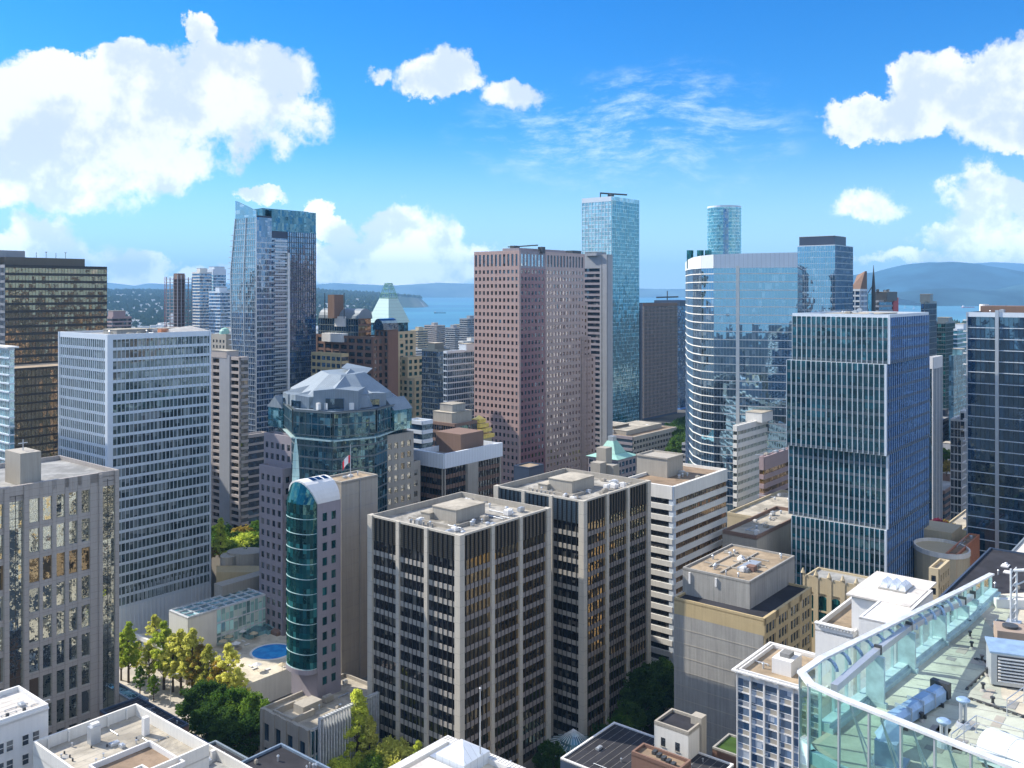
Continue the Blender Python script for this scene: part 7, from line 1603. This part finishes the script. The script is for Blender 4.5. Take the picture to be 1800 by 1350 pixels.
def tree(px, py, z, kind, mt, hgt, label, group, name='tree', cat='tree', wd=1.0, Y=None):
    if (kind, mt) not in TC:
        kd, h, r_, nl, tr = TP[(kind, mt)]; TC[(kind, mt)] = crown_mesh(kind + '_foliage', kd, hash_(kind), nl, h, r_, mt, tr)
    q = Pz(px, py, z).to_2d() if Y is None else P2(px, Y); o = thing(name, label, cat, (q.x, q.y, z), group); s = hgt / TP[(kind, mt)][1]
    o.scale = (s * wd, s * wd, s); o.rotation_euler = (0, 0, rnd() * 6.28)
    for nm, me in zip(('crown', 'trunk'), TC[(kind, mt)]): c = bpy.data.objects.new(nm, me); COL.objects.link(c); c.parent = o
    return o
def hash_(s): return sum(ord(c) for c in s)
ORD = 'first second third fourth fifth sixth seventh eighth ninth tenth eleventh twelfth thirteenth fourteenth fifteenth sixteenth seventeenth eighteenth nineteenth twentieth twenty-first twenty-second twenty-third twenty-fourth'.split()
G1 = 'slender golden street trees of the plaza'
for i, (px, py, h, k, mt) in enumerate(((213, 1196, 15, 'slim', 'leaf_lime'), (226, 1200, 19, 'slim', 'leaf_lime'), (240, 1188, 11, 'slim2', 'leaf_yellow'), (262, 1205, 13, 'slim2', 'leaf_yellow'), (272, 1172, 17, 'slim', 'leaf_yellow'), (288, 1212, 21, 'slim', 'leaf_lime'), (304, 1216, 18, 'slim2', 'leaf_yellow'), (318, 1222, 20, 'slim', 'leaf_yellow'), (338, 1228, 21, 'slim', 'leaf_yellow'), (352, 1232, 17, 'slim2', 'leaf_orange'), (366, 1240, 18, 'slim', 'leaf_yellow'), (384, 1246, 15, 'slim2', 'leaf_orange'), (402, 1252, 20, 'slim', 'leaf_yellow'), (418, 1262, 14, 'slim2', 'leaf_yellow'), (246, 1222, 9, 'slim2', 'leaf_green'), (270, 1232, 8, 'slim2', 'leaf_green'))):
    tree(px, py, 0, k, mt, h, ORD[i] + ' from the left of the slender golden trees on the plaza', G1)
for i, (px, py, h, k, mt) in enumerate(((356, 1286, 15, 'round', 'leaf_dark'), (384, 1292, 14, 'round', 'leaf_dark'), (410, 1300, 15, 'round', 'leaf_green'), (436, 1308, 14, 'round2', 'leaf_green'), (372, 1318, 13, 'round2', 'leaf_dark'), (402, 1330, 13, 'round', 'leaf_dark'), (440, 1335, 12, 'round2', 'leaf_dark'), (468, 1312, 10, 'round2', 'leaf_dark'))):
    tree(px, py, 0, k, mt, h, 'dense green tree, ' + ORD[i] + ' in the rounded clump below the golden plaza trees', 'dark green street trees below the podium')
for i, (px, py, h, k, mt, lab) in enumerate(((520, 1345, 10, 'slim2', 'leaf_yellow', 'thin yellowing tree before the square openings of the concrete podium'), (545, 1362, 10, 'round2', 'leaf_green', 'small olive tree at the bottom edge below the concrete podium'), (628, 1375, 23, 'cone', 'leaf_lime', 'bright yellow green conical tree at the left foot of the front dark tower'), (604, 1380, 16, 'cone', 'leaf_lime', 'shorter bright conical tree touching the tall one on its left'), (650, 1380, 17, 'cone', 'leaf_yellow', 'shorter golden conical tree touching the tall one on its right'), (690, 1390, 13, 'round2', 'leaf_yellow', 'yellowish rounded tree under the left face of the front dark tower'), (735, 1396, 13, 'cone', 'leaf_lime', 'lime green tree just left of the striped coping roof'), (664, 1402, 11, 'round2', 'leaf_green', 'green rounded tree low beside the golden conical tree'), (966, 1365, 9, 'round2', 'leaf_dark', 'dark shaded tree left of the round glass canopy'), (592, 1402, 10, 'round2', 'leaf_lime', 'lime shrub like tree at the bottom edge left of the conical trees'))):
    tree(px, py, 0, k, mt, h, lab, 'trees along the front of the dark tower')
for i, (px, py, h, mt) in enumerate(((1118, 1262, 14, 'leaf_dark'), (1142, 1262, 16, 'leaf_dark'), (1166, 1270, 15, 'leaf_dark'), (1108, 1300, 11, 'leaf_dark'), (1134, 1290, 12, 'leaf_dark'), (1092, 1318, 10, 'leaf_green'), (1062, 1330, 9, 'leaf_dark'), (1176, 1235, 13, 'leaf_green'), (1160, 1225, 12, 'leaf_dark'))):
    tree(px, py, 0, 'round', mt, h, 'dark shaded tree, ' + ORD[i] + ' in the side street between twin towers and weathered block', 'shaded side street trees')
rr = random.Random(9)
PXG = sorted(rr.uniform(378, 458) for _ in range(24))
for i in range(24):
    px, Y = PXG[i], rr.uniform(349, 384); mt = rr.choice(['leaf_green', 'leaf_lime', 'leaf_orange', 'leaf_green', 'leaf_dark', 'leaf_yellow'])
    tree(px, 0, 22, 'bush' if rr.random() < .5 else 'round2', mt, rr.uniform(3, 7), ORD[i] + ' garden tree or shrub from the left on the planted roof terrace', 'planting on the roof terrace', Y=Y, name='garden_tree', wd=1.1)
tree(388, 0, 22, 'cone', 'leaf_lime', 15, 'tall bright green conifer at the left of the planted roof terrace', None, Y=352)
tree(402, 0, 15, 'bush', 'leaf_lime', 6, 'trailing green shrub spilling down the rounded concrete wall', None, Y=338, name='shrub', cat='shrub')
PXS = sorted(rr.uniform(1145, 1206) for _ in range(14))
for i in range(14):
    px, Y = PXS[i], rr.uniform(455, 560); tree(px, 0, 12, 'round2', rr.choice(['leaf_green', 'leaf_lime', 'leaf_dark']), rr.uniform(8, 14), ORD[i] + ' leafy tree from the left on the raised square behind the white banded block', 'trees on the raised square', Y=Y)
for i in range(8):
    px, Y = rr.uniform(1180, 1206), rr.uniform(560, 800); tree(px, 0, 0, 'round2', 'leaf_dark', rr.uniform(14, 24), 'dark tree in shade at the foot of the deep blue tower', 'dark trees left of the curved tower', Y=Y)
for i, (px, py, mt) in enumerate(((1650, 915, 'leaf_magenta'), (1662, 918, 'leaf_orange'), (1657, 935, 'leaf_green'), (1664, 812, 'leaf_orange'), (1658, 790, 'leaf_green'))):
    Y = 330 if i < 3 else 450; tree(px, 0, ZP(py, Y) - 7, 'round2', mt, 8, ['magenta leafed tree in the street gap right of the ribbed tower', 'orange leafed tree beside the magenta one', 'green tree below the magenta one', 'rusty orange tree higher up the street gap', 'green tree at the top of the street gap'][i], None, Y=Y)
PXB = sorted(rr.uniform(1302, 1332) for _ in range(14))
for i in range(14):
    tree(PXB[i], 0, 6, 'bush', rr.choice(['leaf_green', 'leaf_lime']), rr.uniform(4, 7), ORD[i] + ' bush from the left at the foot of the pale cream banded block', 'bushes by the banded blocks', Y=rr.uniform(372, 388), name='shrub', cat='shrub')
# ------------------------------------------------------------------ cars, lamps
def car_proto():
    body = MB(); L, W = 4.4, 1.8
    secs = [(-2.2, .55, .75), (-2.1, .35, .85), (-1.2, .3, .95), (0, .3, .95), (1.2, .3, .92), (2.05, .35, .8), (2.2, .5, .65)]
    for (x0, b0, t0), (x1, b1, t1) in zip(secs[:-1], secs[1:]): body.hexa([(x0, -.9, b0), (x1, -.9, b1), (x1, .9, b1), (x0, .9, b0), (x0, -.85, t0), (x1, -.85, t1), (x1, .85, t1), (x0, .85, t0)])
    cab = MB(); cab.hexa([(-1.6, -.82, .92), (1.0, -.82, .92), (1.0, .82, .92), (-1.6, .82, .92), (-1.1, -.65, 1.4), (.3, -.65, 1.4), (.3, .65, 1.4), (-1.1, .65, 1.4)])
    rf = MB(); rf.hexa([(-1.1, -.65, 1.39), (.3, -.65, 1.39), (.3, .65, 1.39), (-1.1, .65, 1.39), (-1.0, -.6, 1.46), (.2, -.6, 1.46), (.2, .6, 1.46), (-1.0, .6, 1.46)])
    wh = MB(); wh.tube((0, -.11, 0), (0, .11, 0), .33, 14)
    def me(mb, nm): m_ = bpy.data.meshes.new(nm); m_.from_pydata([tuple(v) for v in mb.v], [], mb.f); return m_
    return me(body, 'car_body'), me(cab, 'car_glass'), me(rf, 'car_roof'), me(wh, 'car_wheel')
CPM = car_proto(); CPM[1].materials.append(M['g_navy']); CPM[3].materials.append(M['darkmetal'])
def car(p, dv, mt, label):
    o = thing('parked_car', label, 'car', (p.x, p.y, .03), 'cars on the streets'); o.rotation_euler = (0, 0, math.atan2(dv.y, dv.x))
    for nm, me in (('body', CPM[0]), ('cabin_glass', CPM[1]), ('roof', CPM[2])):
        m2 = me
        if nm != 'cabin_glass': m2 = me.copy(); m2.materials.clear(); m2.materials.append(M[mt])
        c = bpy.data.objects.new(nm, m2); COL.objects.link(c); c.parent = o
    for x in (-1.35, 1.35):
        for y in (-.82, .82): c = bpy.data.objects.new('wheel', CPM[3]); COL.objects.link(c); c.parent = o; c.location = (x, y, .33)
for i, (s, off, mt) in enumerate(((-10, -6, 'white'), (2, 0, 'darkmetal'), (14, -6, 'steel'), (30, 0, 'red'), (46, -6, 'white'), (-24, 0, 'steel'), (-38, -6, 'navy'))):
    car(st0 + Bd * s + A * (off * .6 - 9.5), Bd if off else -Bd, mt, {'white': 'small white car on the plaza street', 'darkmetal': 'black car on the plaza street', 'steel': 'silver car on the plaza street', 'red': 'dark red car on the plaza street', 'navy': 'navy blue car on the plaza street'}[mt])
for i, (px, py) in enumerate(((411, 1302), (458, 1290), (345, 1262), (300, 1240))):
    q = Pz(px, py, 0).to_2d(); o = thing('street_lamp', 'slim curved street lamp on the plaza street, ' + ['left of the pair before the podium', 'right of the pair before the podium', 'nearest the dark green trees', 'among the golden trees'][i], 'street lamp', (*q, 0)); mb = MB(); mb.tube((*q, 0), (*q, 8), .12, 8, .07); pr = Vector((*q, 8))
    for s in range(6): th = math.pi / 2 * (s + 1) / 6; nx_ = Vector((q.x + 2 * (1 - math.cos(th)), q.y, 8 + 1.6 * math.sin(th))); mb.tube(pr, nx_, .06, 6); pr = nx_
    mb.build('pole', M['steel'], o); mb = MB(); mb.box(pr.to_2d(), .8, .3, pr.z - .1, pr.z + .08, Vector((1, 0))); mb.build('lamp_head', M['steel_white'], o)
# ------------------------------------------------------------------ neighbours beyond the frame, seen mirrored in glass
rr = random.Random(33)
for i in range(46):
    if i < 16: Y = rr.uniform(60, 420); X = -.5625 * Y - rr.uniform(45, 200)
    elif i < 32: Y = rr.uniform(120, 520); X = .5625 * Y + rr.uniform(70, 240)
    else: Y = rr.uniform(-330, -90); X = rr.uniform(-300, 300)
    w1, w2, h = rr.uniform(22, 38), rr.uniform(22, 38), rr.uniform(40, 125)
    if i < 16: h = rr.uniform(30, 95)
    if i >= 32: h = rr.uniform(30, 84)
    bm = rr.choice(['bg_grey', 'bg_gold', 'bg_pink', 'bg_white', 'bg_blue', 'bg_gold', 'bg_brown']); c = Vector((X, Y)); r1 = thing('city_block', 'office block outside the frame, seen only as a reflection in the glass towers', 'office block', (X, Y, 0), 'city blocks beyond the frame')
    mb = MB(); mb.box(c, w1, w2, 0, h); mb.build('wall', M[bm], r1); mb = MB(); mb.box(c, w1 + .3, w2 + .3, h + .003, h + 1); mb.box(c, w1 * .4, w2 * .4, h + 1, h + 5); mb.build('roof', M['gravel'], r1)
# ------------------------------------------------------------------ haze
hm = bpy.data.materials.new('haze'); hm.use_nodes = True; n = N(hm.node_tree); hm.node_tree.nodes.clear()
vol = n.new('ShaderNodeVolumePrincipled'); vol.inputs['Color'].default_value = (.30, .62, 1, 1); vol.inputs['Density'].default_value = 6e-5; vol.inputs['Anisotropy'].default_value = 0
o_ = n.new('ShaderNodeOutputMaterial'); hm.node_tree.links.new(vol.outputs[0], o_.inputs['Volume'])
mb = MB(); mb.hexa([(x, y, z) for z in (-60, 900) for x, y in ((-16000, -2600), (16000, -2600), (19000, 26000), (-19000, 26000))]); o = mb.build('haze', hm); o['kind'] = 'stuff'
